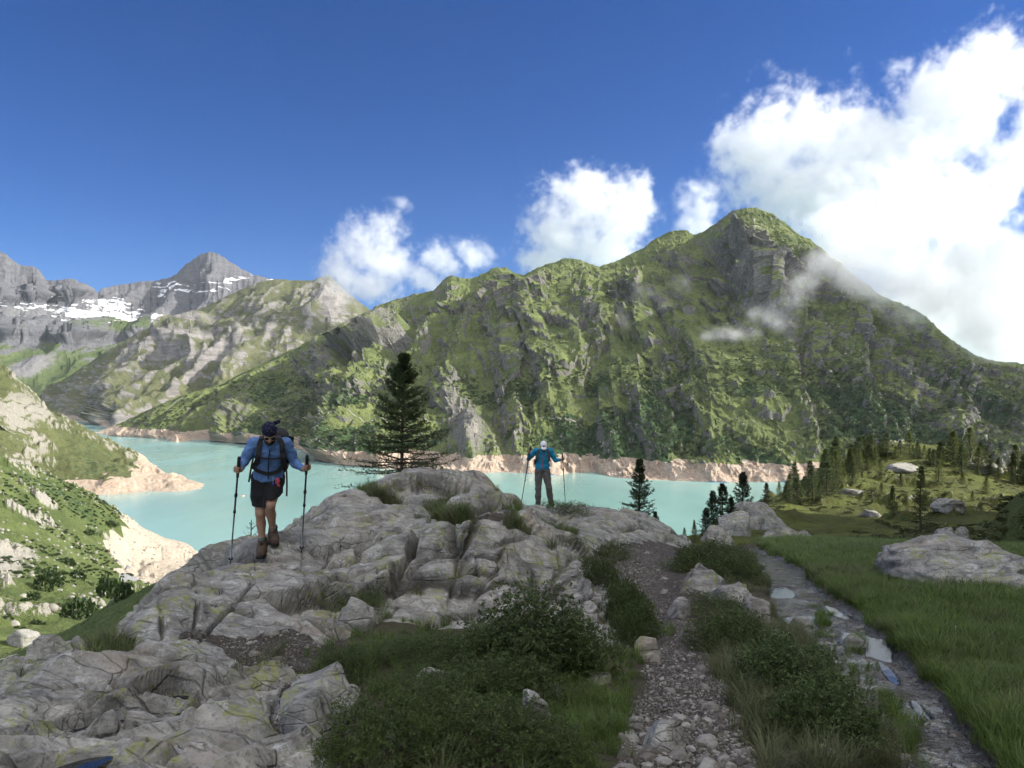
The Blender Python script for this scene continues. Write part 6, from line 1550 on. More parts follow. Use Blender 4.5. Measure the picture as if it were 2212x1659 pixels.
def trekking_pole(top, tip, label, grip_mat, pole_mats, k=1.0, strap=True):
    top = np.array(top); tip = np.array(tip); a = (tip - top); L = np.linalg.norm(a); a /= L
    root = put_obj('trekking_pole', None, tip, label=label, cat='trekking pole', group='trekking poles')
    T = lambda p: np.array(p) - tip
    def cyl(nm, s0, s1, r0, r1, mat, seg=3):
        pts = [T(top + a * lerp(s0, s1, t)) for t in np.linspace(0, 1, seg)]
        V, Fc = tube(pts, np.linspace(r0, r1, seg), 10)
        n = len(V); V = np.concatenate([V, [pts[0]], [pts[-1]]])
        Fc = np.concatenate([Fc, [[j, (j + 1) % 10, n, n] for j in range(10)], [[n - 10 + (j + 1) % 10, n - 10 + j, n + 1, n + 1] for j in range(10)]])
        me = bpy.data.meshes.new(nm); me.from_pydata(V.tolist(), [], [tuple(dict.fromkeys(q)) for q in Fc.tolist()]); me.materials.append(mat)
        for p in me.polygons: p.use_smooth = True
        return link(bpy.data.objects.new(nm, me), root)
    cyl('grip', -0.075, 0.11, 0.017 * k, 0.0135 * k, grip_mat, 4)
    cyl('grip_knob', -0.10, -0.073, 0.014 * k, 0.020 * k, grip_mat)
    cyl('upper_shaft', 0.105, L * 0.45, 0.0095 * k, 0.0095 * k, pole_mats[0]); cyl('clamp', 0.28, 0.315, 0.015 * k, 0.015 * k, grip_mat)
    cyl('lower_shaft', L * 0.448, L - 0.06, 0.0080 * k, 0.0068 * k, pole_mats[1]); cyl('clamp', L * 0.43, L * 0.43 + 0.03, 0.0135 * k, 0.0135 * k, grip_mat)
    cyl('basket', L - 0.085, L - 0.075, 0.024 * k, 0.024 * k, grip_mat); cyl('tip', L - 0.062, L, 0.0065 * k, 0.003 * k, grip_mat)
    if strap:
        p = [T(top + a * -0.06 + np.array([0.012 * math.cos(t) + 0.02, -0.012, -0.05 + 0.05 * math.cos(t)])) for t in np.linspace(0, 6.0, 14)]
        ribbon('wrist_strap', p, 0.012, 0.003, grip_mat, root, side=(0, 1, 0))
    return root

mat_skin = simple('skin', (0.36, 0.215, 0.155), 0.5, 0.12, 18.0, 0.35)
mat_skin2 = simple('tanned_skin', (0.22, 0.125, 0.085), 0.5, 0.12, 18.0, 0.35)
mat_shirt = simple('blue_jersey', (0.10, 0.19, 0.41), 0.8, 0.15, 25.0, 0.2, bump=0.15)
mat_teal = simple('turquoise_jacket', (0.012, 0.21, 0.37), 0.7, 0.15, 25.0, 0.25, bump=0.15)
mat_black = simple('black_fabric', (0.012, 0.012, 0.014), 0.8, 0.3, 30.0, 0.25, bump=0.15)
mat_web = simple('black_webbing', (0.018, 0.018, 0.020), 0.75, 0.2, 60.0, 0.3)
mat_greyfab = simple('grey_trousers', (0.12, 0.115, 0.108), 0.85, 0.2, 25.0, 0.2, bump=0.2)
mat_boot = simple('brown_boot_leather', (0.075, 0.050, 0.036), 0.75, 0.35, 30.0, 0.3, bump=0.3)
mat_bootd = simple('dark_boot', (0.025, 0.025, 0.027), 0.7, 0.3, 30.0, 0.3)
mat_sole = simple('rubber_sole', (0.015, 0.014, 0.013), 0.8, 0.2, 30.0)
mat_sock = simple('teal_sock', (0.05, 0.16, 0.17), 0.9, 0.2, 40.0)
mat_white = simple('white_cap', (0.70, 0.70, 0.72), 0.8, 0.05, 30.0, 0.2)
mat_pack = simple('charcoal_pack', (0.030, 0.031, 0.036), 0.75, 0.3, 20.0, 0.3, bump=0.2)
mat_strapg = simple('grey_strap', (0.075, 0.075, 0.085), 0.8, 0.2, 30.0)
mat_grip = simple('black_rubber', (0.014, 0.014, 0.015), 0.6, 0.2, 30.0, 0.4)
mat_alu = simple('grey_aluminium', (0.30, 0.31, 0.33), 0.35, 0.1, 30.0, 0.5, metallic=0.9)
mat_shaft = simple('dark_shaft', (0.03, 0.03, 0.035), 0.35, 0.1, 30.0, 0.5)
mat_lens = simple('dark_lens', (0.006, 0.006, 0.008), 0.08, 0.1, 30.0, 0.6)
mat_hair = simple('dark_hair', (0.025, 0.018, 0.013), 0.7, 0.4, 80.0)
mat_pink = simple('pink_cloth', (0.42, 0.07, 0.10), 0.8, 0.2, 40.0)
mat_bluep = simple('bright_blue_plastic', (0.03, 0.06, 0.40), 0.5, 0.1, 40.0)
mat_tan = simple('khaki_band', (0.26, 0.22, 0.15), 0.85, 0.2, 60.0)
# patterned head scarf: dark navy with small pale paisley flecks
M = Mat('paisley_scarf')
vv = M.voro(42.0); v2 = M.noise(60, 4, 0.7)
c = M.mix(M.ramp(M.math('ADD', vv, M.math('MULTIPLY', v2, 0.4)), 0.30, 0.42), (0.16, 0.19, 0.30), (0.010, 0.012, 0.032))
M.bsdf(c, 0.85, None, 0.2); mat_scarf = M.m

# ---------------- first hiker
p1, _ = G_NEAR.pick(566, 1204)
print('hiker depth', p1)
S1 = 0.87
A1 = np.array([(578 - W0 / 2) / F0 * p1[1], p1[1] + 0.02, p1[2] + 0.0])
person = put_obj('person', None, A1, label='person in a blue long-sleeved top, black shorts and a dark headscarf climbing with two poles', cat='person')
# joints (metres; x to the right in the picture, y away from the viewer)
hL, hR = (-0.088, 0.085, 0.90), (0.088, 0.085, 0.90)
kL, kR = (-0.088, -0.015, 0.505), (0.022, -0.13, 0.60)
aL, aR = (-0.062, 0.045, 0.105), (0.055, 0.10, 0.235)
sL, sR = (-0.150, -0.075, 1.315), (0.195, -0.075, 1.305)
eL, eR = (-0.275, -0.06, 1.105), (0.305, -0.01, 1.065)
wL, wR = (-0.296, -0.262, 1.035), (0.390, -0.215, 1.020)
cL, cR = np.array((-0.318, -0.335, 1.045)), np.array((0.418, -0.285, 1.045))
hc = (0.014, -0.235, 1.435); HR = rotx(math.radians(38)) @ rotz(math.radians(4))
tipL_w = np.array(at(495, 1222, 0)) * 0
TH1 = math.atan2(-A1[0], A1[1]); RZ1 = rotz(TH1)
person.rotation_euler[2] = TH1
def ground_tip(u, v):
    p, n = G_NEAR.pick(u, v); return p
tL = RZ1.T @ (ground_tip(496, 1218) - A1) / S1; tR = RZ1.T @ (ground_tip(654, 1190) - A1) / S1
print('tips', tL, tR)
axL, axR = (cL - tL), (cR - tR)
f = Field((-0.45, -0.48, 0.0), (0.55, 0.30, 1.62), 0.0065)
f.ell((0.0, 0.09, 0.93), (0.155, 0.11, 0.12), 0.03); f.ell((0.005, 0.04, 1.06), (0.135, 0.095, 0.12), 0.04, rotx(0.5)); f.ell((0.018, -0.04, 1.21), (0.155, 0.105, 0.15), 0.04, rotx(0.5))
f.cone((0.02, -0.09, 1.31), (0.018, -0.19, 1.39), 0.062, 0.056, 0.03)
for s_, e_, w_ in ((sL, eL, wL), (sR, eR, wR)):
    f.chain([s_, e_, w_], [0.052, 0.040, 0.026], 0.02)
f.cone(wL, cL + np.array((-0.016, 0.02, 0)), 0.026, 0.022, 0.015); f.cone(wR, cR + np.array((0.012, 0.02, 0)), 0.026, 0.022, 0.015)
grip_hand(f, cL, axL, (-1, 0.6, 0)); grip_hand(f, cR, axR, (1, 0.6, 0))
for h_, k_, a_ in ((hL, kL, aL), (hR, kR, aR)):
    h_, k_, a_ = map(np.array, (h_, k_, a_))
    f.chain([h_, lerp(h_, k_, 0.5), k_], [0.090, 0.078, 0.056], 0.02)
    calf = lerp(k_, a_, 0.32) + np.array((0, 0.022, 0))
    f.chain([k_, calf, lerp(k_, a_, 0.75), a_], [0.052, 0.054, 0.036, 0.034], 0.02)
    f.ell(k_ + np.array((0, -0.030, 0.0)), (0.034, 0.022, 0.040), 0.02)
head(f, hc, HR)
body, Vb = part('body', f, mat_skin, person)
# clothes
f = Field((-0.36, -0.36, 0.80), (0.46, 0.26, 1.48), 0.0065)
f.ell((0.0, 0.07, 0.92), (0.182, 0.135, 0.13), 0.04); f.ell((0.005, 0.03, 1.05), (0.162, 0.120, 0.13), 0.05, rotx(0.5)); f.ell((0.018, -0.045, 1.21), (0.178, 0.125, 0.16), 0.05, rotx(0.5))
f.cone((0.02, -0.085, 1.315), (0.018, -0.150, 1.375), 0.078, 0.066, 0.03)
f.chain([(sL[0] + 0.06, sL[1], sL[2] - 0.01), sL, lerp(np.array(sL), np.array(eL), 0.55), eL, lerp(np.array(eL), np.array(wL), 0.9)], [0.082, 0.074, 0.060, 0.053, 0.037], 0.025)
f.chain([(sR[0] - 0.06, sR[1], sR[2] - 0.01), sR, lerp(np.array(sR), np.array(eR), 0.55), eR, lerp(np.array(eR), np.array(wR), 0.9)], [0.082, 0.074, 0.060, 0.053, 0.037], 0.025)
f.cut((0.05, 0.15, -1.0), -0.872)
shirt, Vs = part('shirt', f, mat_shirt, person, 0.020, 6.5, (1, 1, 1.7))
f = Field((-0.26, -0.26, 0.52), (0.26, 0.28, 1.0), 0.0065)
f.ell((0.0, 0.085, 0.915), (0.178, 0.135, 0.12), 0.03)
for h_, k_ in ((hL, kL), (hR, kR)):
    h_, k_ = np.array(h_), np.array(k_)
    f.chain([h_, lerp(h_, k_, 0.55), lerp(h_, k_, 1.02)], [0.108, 0.102, 0.086], 0.025)
d_ = np.array(kL) - np.array(hL)
f.cut((0, 0, -1.0), -0.585)
# the raised thigh's leg ends higher
xg, yg, zg = np.meshgrid(*f.ax, indexing='ij', sparse=True)
f.d = np.maximum(f.d, np.where(xg > -0.028, (0.735 + 0.35 * yg - zg) * 0.8, -1.0).astype(np.float32) - np.clip((-0.028 - xg) * 3, 0, 1).astype(np.float32))
shorts, _ = part('shorts', f, mat_black, person, 0.012, 8.0)
def boot(tag_, a, toe, mat, person):
    a = np.array(a, float); toe = np.array(toe, float); fw = toe - a; fw[2] = 0; fw /= np.linalg.norm(fw)
    lo = np.minimum(a, toe) - 0.11; hi = np.maximum(a, toe) + 0.14
    f = Field(lo, hi, 0.0065)
    heel = np.array([a[0], a[1], toe[2] + 0.012]) - fw * 0.03
    f.chain([a + np.array((0, 0, 0.075)), a + np.array((0, 0, 0.0)), heel + np.array((0, 0, 0.03))], [0.052, 0.054, 0.052], 0.02)
    f.chain([heel + np.array((0, 0, 0.032)), lerp(heel, toe, 0.5) + np.array((0, 0, 0.03)), toe + np.array((0, 0, 0.022))], [0.050, 0.054, 0.046], 0.03)
    f.cone(a + fw * 0.02, lerp(heel, toe, 0.6) + np.array((0, 0, 0.04)), 0.046, 0.042, 0.03)
    zc = toe[2] - 0.012; f.cut((0, 0, -1), -zc); 
    b, _ = part('boot', f, mat, person, 0.006, 20.0)
    f = Field(lo, hi, 0.0065)
    f.chain([heel + np.array((0, 0, -0.012)), lerp(heel, toe, 0.5) + np.array((0, 0, -0.014)), toe + np.array((0, 0, -0.012))], [0.054, 0.057, 0.050], 0.02)
    f.cut((0, 0, -1), -(toe[2] - 0.030)); f.cut((0, 0, 1), toe[2] + 0.002)
    part('sole', f, mat_sole, b, 0, sm=1)
    lc = [a + fw * 0.056 + np.array((0, 0, 0.055)) + t * (lerp(heel, toe, 0.62) + np.array((0, 0, 0.085)) - a - fw * 0.056 - np.array((0, 0, 0.055))) for t in np.linspace(0, 1, 9)]
    lace = [q + np.array((0.020 * (1 if i % 2 else -1), 0, 0)) - fw * 0.0 for i, q in enumerate(lc)]
    V, Fc = tube(lace, np.full(9, 0.0035), 5); link(bpy.data.objects.new('laces', raw_mesh('laces', V, Fc, True, [mat_sole])), b)
    return b
boot('l', aL, (-0.085, -0.115, 0.030), mat_boot, person); boot('r', aR, (0.075, -0.060, 0.155), mat_boot, person)
for a, k_ in ((aL, kL), (aR, kR)):
    a, k_ = np.array(a), np.array(k_); f = Field(a - 0.1, lerp(a, k_, 0.35) + 0.12, 0.0065)
    f.chain([a + np.array((0, 0, 0.03)), lerp(a, k_, 0.26)], [0.040, 0.041], 0.01); part('sock', f, mat_sock, person, sm=1)
# head scarf with knot, band, glasses, beard
f = Field((-0.12, -0.42, 1.33), (0.16, -0.02, 1.64), 0.0055)
def hw(p): return np.array(hc) + HR @ np.array(p)
f.ell(hw((0, 0.014, 0.042)), (0.084, 0.104, 0.088), 0.01, HR); f.ell(hw((0.0, 0.10, 0.03)), (0.05, 0.04, 0.05), 0.03, HR)
nrm = HR @ np.array((0, 0.34, -1.0)); nrm /= np.linalg.norm(nrm); f.cut(nrm, nrm @ hw((0, 0, 0.018)))
f.ell(hw((0.055, 0.112, 0.060)), (0.024, 0.022, 0.020), 0.008, HR); f.cone(hw((0.055, 0.115, 0.060)), hw((0.105, 0.125, 0.062)), 0.014, 0.024, 0.008); f.cone(hw((0.055, 0.115, 0.060)), hw((0.080, 0.150, 0.020)), 0.012, 0.020, 0.008)
part('headscarf', f, mat_scarf, person, 0.006, 22.0, sm=1)
f = Field((-0.12, -0.45, 1.25), (0.16, -0.05, 1.60), 0.0055)
f.ell(hw((0, 0.010, 0.012)), (0.0815, 0.101, 0.020), 0.006, HR); part('headband', f, mat_tan, person, sm=1)
f = Field((-0.12, -0.45, 1.22), (0.16, -0.05, 1.55), 0.0055)
for e in (-1, 1): f.ell(hw((e * 0.033, -0.079, -0.008)), (0.029, 0.010, 0.019), 0.004, HR)
f.cone(hw((-0.01, -0.088, 0.0)), hw((0.01, -0.088, 0.0)), 0.004, 0.004, 0.003)
for e in (-1, 1): f.cone(hw((e * 0.060, -0.072, -0.002)), hw((e * 0.080, 0.01, 0.0)), 0.004, 0.003, 0.003)
part('sunglasses', f, mat_lens, person, sm=1)
f = Field((-0.12, -0.46, 1.20), (0.16, -0.05, 1.50), 0.0055)
f.ell(hw((0, -0.050, -0.082)), (0.046, 0.040, 0.034), 0.01, HR); f.ell(hw((0, -0.088, -0.046)), (0.030, 0.010, 0.007), 0.006, HR)
for e in (-1, 1): f.cone(hw((e * 0.060, -0.01, -0.02)), hw((e * 0.040, -0.05, -0.08)), 0.010, 0.018, 0.012)
part('beard', f, mat_hair, person, 0.004, 60.0, sm=1)
# shirt details
zp = draped(Vs, [(0.022, 1.30), (0.008, 1.18), (0.0, 1.06), (0.0, 0.90)], 0.003)
ribbon('zip', zp, 0.012, 0.004, mat_web, person)
cl = [(-0.045, 1.345), (-0.025, 1.30), (0.018, 1.265), (0.055, 1.295), (0.085, 1.345)]
f = Field((-0.10, -0.36, 1.24), (0.14, -0.02, 1.46), 0.006)
for q0, q1 in zip(cl[:-1], cl[1:]):
    f.cone((q0[0], front(Vs, *q0) - 0.002, q0[1]), (q1[0], front(Vs, *q1) - 0.002, q1[1]), 0.016, 0.016, 0.01)
part('collar', f, mat_shirt, person, sm=1)

# backpack of the first hiker
pk = put_obj('backpack', None, A1, label='charcoal backpack with black straps on the back of the first hiker', cat='backpack', group='backpacks')
RB = rotx(math.radians(26)) @ rotz(math.radians(-14))
f = Field((-0.22, 0.0, 0.86), (0.42, 0.52, 1.58), 0.0085)
f.box((0.075, 0.215, 1.175), (0.155, 0.105, 0.245), 0.07, 0.02, RB); f.ell((0.085, 0.13, 1.40), (0.15, 0.115, 0.085), 0.03, RB); f.box((0.09, 0.33, 1.14), (0.11, 0.05, 0.15), 0.045, 0.02, RB)
part('pack_body', f, mat_pack, pk, 0.012, 9.0)
f = Field((0.12, 0.0, 1.0), (0.42, 0.4, 1.50), 0.008)
f.box((0.235, 0.15, 1.16), (0.05, 0.07, 0.10), 0.035, 0.02, RB); part('side_pocket', f, mat_black, pk, 0.008, 14.0)
f = Field((0.16, 0.0, 1.1), (0.40, 0.4, 1.55), 0.008); f.cone((0.250, 0.14, 1.20), (0.262, 0.13, 1.36), 0.032, 0.032, 0.01); part('bottle', f, mat_black, pk, sm=1)
hs_ = [np.array((0.245 + 0.035 * math.cos(t), 0.11, 1.335 + 0.06 * math.sin(t))) for t in np.linspace(-0.4, 3.6, 16)]
V, Fc = tube(hs_, np.full(16, 0.005), 6); link(bpy.data.objects.new('hose', raw_mesh('hose', V, Fc, True, [mat_alu])), pk)
hd = [np.array((0.07 + 0.035 * math.cos(t), 0.08, 1.47 + 0.035 * math.sin(t))) for t in np.linspace(0, math.pi, 12)]
ribbon('haul_loop', hd, 0.018, 0.004, mat_web, pk, side=(0, 1, 0))
for q in ([(-0.070, 1.372), (-0.095, 1.32), (-0.105, 1.22), (-0.118, 1.12), (-0.148, 1.06)], [(0.115, 1.375), (0.150, 1.32), (0.158, 1.22), (0.162, 1.12), (0.182, 1.05)]):
    P = draped(Vs, q, 0.010); top = P[0] + np.array((0, 0.16, 0.02)); P = np.concatenate([[top], P])
    ribbon('shoulder_strap', P, 0.058, 0.014, mat_pack, pk)
P = draped(Vs, [(-0.11, 1.165), (-0.02, 1.145), (0.06, 1.140), (0.16, 1.15)], 0.014); ribbon('sternum_strap', P, 0.02, 0.004, mat_web, pk, side=(0, 0, 1))
P = draped(Vs, [(-0.172, 1.045), (-0.12, 1.00), (-0.04, 0.970), (0.03, 0.965), (0.10, 0.985), (0.168, 1.04)], 0.008); ribbon('hip_belt', P, 0.040, 0.012, mat_web, pk, side=(0, 0, 1))
f = Field((-0.06, -0.3, 0.92), (0.08, 0.1, 1.02), 0.006); f.box((0.0, front(Vs, 0.0, 0.968) - 0.012, 0.968), (0.028, 0.008, 0.020), 0.006, 0.004); part('buckle', f, mat_web, pk, sm=0)
ribbon('loose_strap', spline([(-0.160, -0.05, 1.17), (-0.178, -0.07, 1.08), (-0.196, -0.07, 0.98), (-0.212, -0.08, 0.875)], 14), 0.020, 0.003, mat_web, pk)
ribbon('loose_strap', spline([(0.196, 0.00, 1.06), (0.205, -0.06, 0.96), (0.208, -0.07, 0.84), (0.205, -0.07, 0.695)], 14), 0.020, 0.003, mat_web, pk)
pz = front(Vs, 0.11, 0.86) - 0.03
pouch = put_obj('cloth_pouch', None, A1 + S1 * (RZ1 @ np.array((0.107, pz, 0.86))), label='small pink cloth dangling from the first hiker\'s hip belt', cat='cloth')
f = Field((-0.07, -0.06, -0.10), (0.07, 0.06, 0.08), 0.005); f.ell((0, 0, 0.02), (0.022, 0.016, 0.034), 0.01); f.ell((0.006, 0, -0.04), (0.020, 0.014, 0.026), 0.012); f.cone((-0.012, 0, 0.03), (-0.018, 0, -0.01), 0.012, 0.008, 0.01)
part('cloth', f, mat_pink, pouch, 0.010, 40.0, sm=1)
tagb = put_obj('key_fob', None, A1 + S1 * (RZ1 @ np.array((0.052, pz, 0.845))), label='bright blue fob on a cord at the first hiker\'s waist', cat='fob')
f = Field((-0.05, -0.04, -0.06), (0.05, 0.04, 0.11), 0.005); f.box((0, 0, -0.01), (0.013, 0.009, 0.026), 0.008, 0.004); part('fob', f, mat_bluep, tagb, sm=1)
f = Field((-0.05, -0.04, -0.06), (0.05, 0.06, 0.11), 0.005); f.chain([(0, 0, 0.015), (0.004, 0, 0.05), (-0.008, 0.01, 0.085)], [0.003, 0.003, 0.003], 0.002); part('cord', f, mat_white, tagb, sm=0)
def pole_top(c, ax): return A1 + S1 * (RZ1 @ (c + np.array(ax) / np.linalg.norm(ax) * 0.035))
for o_ in (person, pk, pouch, tagb):
    o_.scale = (S1,) * 3; o_.rotation_euler[2] = TH1
trekking_pole(pole_top(cL, axL), A1 + S1 * (RZ1 @ tL) - np.array((0, 0, 0.02)), 'black and grey pole in the first hiker\'s hand on the lake side', mat_grip, (mat_shaft, mat_alu))
trekking_pole(pole_top(cR, axR), A1 + S1 * (RZ1 @ tR) - np.array((0, 0, 0.02)), 'black and grey pole in the first hiker\'s hand on the dome side', mat_grip, (mat_shaft, mat_alu))

me = boulder_mesh('rock_step', 77, 4, 8, 0.10, (0.20, 0.17, 0.16), 0.03, None, 0.06)
put_obj('rock_step', me, A1 + S1 * (RZ1 @ np.array((0.075, 0.06, -0.005))), 0.4, 1.0, 'bedrock step under the raised boot of the first hiker', 'rock')
# ---------------- second hiker
Y2 = 19.0
x2 = (1172 - W0 / 2) / F0 * Y2
A2 = np.array([x2, Y2, G_NEAR.under(x2 - 0.1, Y2 - 0.05)])
man = put_obj('person', None, A2, label='person in a turquoise jacket, grey trousers and a white cap on the crest', cat='person')
hc2 = (0.022, -0.13, 1.520); HR2 = rotx(math.radians(30))
hL, hR = (-0.09, 0.03, 0.90), (0.085, 0.03, 0.90); kL, kR = (-0.105, 0.0, 0.48), (0.150, -0.04, 0.50); aL, aR = (-0.110, 0.03, 0.10), (0.205, 0.03, 0.14)
sL, sR = (-0.165, -0.01, 1.40), (0.195, -0.01, 1.40); eL, eR = (-0.345, 0.02, 1.20), (0.315, -0.02, 1.17); wL, wR = (-0.335, -0.14, 1.335), (0.440, -0.15, 1.195)
cL, cR = np.array((-0.322, -0.20, 1.385)), np.array((0.485, -0.19, 1.215))
tL = np.array((-0.590, -0.10, 0.0)); tR = np.array((0.575, 0.05, 0.0))
for t_ in (tL, tR): t_[2] = G_NEAR.under(A2[0] + t_[0], A2[1] + t_[1]) - A2[2]
axL, axR = cL - tL, cR - tR
f = Field((-0.46, -0.36, 0.0), (0.62, 0.26, 1.72), 0.010)
f.ell((0, 0.03, 0.95), (0.15, 0.105, 0.13), 0.03); f.ell((0.01, 0.0, 1.25), (0.155, 0.105, 0.22), 0.04, rotx(0.15)); f.cone((0.015, -0.02, 1.42), (0.02, -0.09, 1.47), 0.06, 0.055, 0.03)
for s_, e_, w_ in ((sL, eL, wL), (sR, eR, wR)): f.chain([s_, e_, w_], [0.05, 0.04, 0.027], 0.02)
f.cone(wL, cL + np.array((-0.014, 0.02, 0)), 0.027, 0.022, 0.015); f.cone(wR, cR + np.array((0.012, 0.02, 0)), 0.027, 0.022, 0.015)
grip_hand(f, cL, axL, (-1, 0.6, 0), 1.05); grip_hand(f, cR, axR, (1, 0.6, 0), 1.05)
for h_, k_, a_ in ((hL, kL, aL), (hR, kR, aR)): f.chain([h_, k_, a_], [0.085, 0.055, 0.036], 0.02)
head(f, hc2, HR2)
part('body', f, mat_skin2, man)
f = Field((-0.44, -0.26, 0.85), (0.50, 0.22, 1.56), 0.009)
f.ell((-0.005, 0.02, 1.0), (0.175, 0.125, 0.15), 0.04); f.ell((0.01, 0.0, 1.24), (0.175, 0.122, 0.22), 0.05, rotx(0.15)); f.cone((0.015, -0.02, 1.41), (0.018, -0.07, 1.455), 0.08, 0.066, 0.03)
for s_, e_, w_ in ((sL, eL, wL), (sR, eR, wR)):
    s_, e_, w_ = map(np.array, (s_, e_, w_)); sg = 1 if s_[0] < 0 else -1
    f.chain([s_ + np.array((sg * 0.06, 0, -0.01)), s_, lerp(s_, e_, 0.55), e_, lerp(e_, w_, 0.9)], [0.082, 0.074, 0.060, 0.054, 0.038], 0.025)
f.cut((0.03, 0.1, -1.0), -0.905)
jk, Vj = part('jacket', f, mat_teal, man, 0.018, 6.5, (1, 1, 1.6))
f = Field((-0.26, -0.2, 0.06), (0.34, 0.22, 1.03), 0.010)
f.ell((0, 0.03, 0.93), (0.168, 0.125, 0.10), 0.03)
for h_, k_, a_ in ((hL, kL, aL), (hR, kR, aR)):
    h_, k_, a_ = map(np.array, (h_, k_, a_)); f.chain([h_, lerp(h_, k_, 0.5), k_, lerp(k_, a_, 0.5), lerp(k_, a_, 0.98)], [0.102, 0.092, 0.076, 0.074, 0.066], 0.025)
part('trousers', f, mat_greyfab, man, 0.018, 7.0, (1, 1, 1.3))
boot('l', aL, (-0.125, -0.125, 0.030), mat_bootd, man); boot('r', aR, (0.235, -0.115, 0.075), mat_bootd, man)
f = Field((-0.12, -0.36, 1.44), (0.16, 0.08, 1.72), 0.0075)
def hw2(p): return np.array(hc2) + HR2 @ np.array(p)
f.ell(hw2((0, 0.010, 0.045)), (0.086, 0.106, 0.086), 0.01, HR2); nrm = HR2 @ np.array((0, 0.05, -1.0)); nrm /= np.linalg.norm(nrm); f.cut(nrm, nrm @ hw2((0, 0, 0.030)))
cap, _ = part('cap', f, mat_white, man, sm=1)
f = Field((-0.12, -0.42, 1.38), (0.16, 0.0, 1.62), 0.0075); f.ell(hw2((0, -0.105, 0.026)), (0.072, 0.072, 0.010), 0.006, HR2 @ rotx(math.radians(14))); part('brim', f, mat_white, cap, sm=1)
f = Field((-0.06, -0.42, 1.48), (0.10, 0.0, 1.68), 0.005); f.ell(hw2((0, -0.091, 0.066)), (0.022, 0.008, 0.022), 0.004, HR2 @ rotx(math.radians(-20))); part('cap_badge', f, mat_black, cap, sm=1)
f = Field((-0.12, -0.38, 1.34), (0.16, 0.1, 1.62), 0.0075)
for e in (-1, 1): f.ell(hw2((e * 0.033, -0.079, -0.008)), (0.029, 0.010, 0.019), 0.004, HR2)
part('sunglasses', f, mat_lens, man, sm=1)
f = Field((-0.12, -0.30, 1.34), (0.16, 0.12, 1.62), 0.0075); f.ell(hw2((0, 0.05, 0.0)), (0.080, 0.072, 0.055), 0.01, HR2); part('hair', f, mat_hair, man, 0.004, 50.0, sm=1)
ribbon('zip', draped(Vj, [(0.010, 1.40), (0.008, 1.25), (0.0, 1.10), (-0.008, 0.93)], 0.004), 0.014, 0.005, mat_pink, man)
f = Field((-0.02, -0.26, 1.20), (0.10, 0.1, 1.34), 0.007); f.box((0.045, front(Vj, 0.045, 1.29) - 0.003, 1.29), (0.022, 0.004, 0.012), 0.003, 0.003); part('chest_logo', f, mat_pink, man, sm=0)
pk2 = put_obj('backpack', None, A2, label='dark backpack with grey shoulder straps worn by the hiker in turquoise', cat='backpack', group='backpacks')
f = Field((-0.24, 0.02, 0.9), (0.26, 0.42, 1.56), 0.011); f.box((0.0, 0.19, 1.20), (0.165, 0.10, 0.24), 0.06, 0.02, rotx(0.12)); part('pack_body', f, mat_pack, pk2, 0.012, 9.0)
for q in ([(-0.10, 1.43), (-0.118, 1.36), (-0.125, 1.25), (-0.150, 1.15)], [(0.125, 1.43), (0.145, 1.36), (0.152, 1.25), (0.172, 1.15)]):
    P = draped(Vj, q, 0.012); P = np.concatenate([[P[0] + np.array((0, 0.14, 0.02))], P]); ribbon('shoulder_strap', P, 0.055, 0.014, mat_strapg, pk2)
f = Field((-0.24, -0.1, 1.0), (0.24, 0.25, 1.25), 0.011); f.box((-0.185, 0.07, 1.12), (0.02, 0.06, 0.07), 0.018, 0.01); f.box((0.165, 0.07, 1.02), (0.02, 0.06, 0.05), 0.018, 0.01); part('side_pocket', f, mat_black, pk2, sm=1)
trekking_pole(A2 + cL + axL / np.linalg.norm(axL) * 0.035, A2 + tL - np.array((0, 0, 0.02)), 'slanting pole in the raised hand of the hiker in turquoise', mat_grip, (mat_shaft, mat_shaft), 1.15, False)
trekking_pole(A2 + cR + axR / np.linalg.norm(axR) * 0.035, A2 + tR - np.array((0, 0, 0.02)), 'upright pole in the outstretched hand of the hiker in turquoise', mat_grip, (mat_shaft, mat_shaft), 1.15, False)
# ------------------------------------------------------------------ clouds: real volumes, density built voxel by voxel in geometry nodes
def cloud_material(name, sigma, aniso=0.2):
    M = Mat(name)
    v = M.n('ShaderNodeVolumePrincipled')
    v.inputs['Color'].default_value = (0.955, 0.96, 0.97, 1)
    v.inputs['Anisotropy'].default_value = aniso
    v.inputs['Density'].default_value = sigma
    v.inputs['Density Attribute'].default_value = 'density'
    M.link(v.outputs[0], M.out.inputs['Volume'])
    return M.m

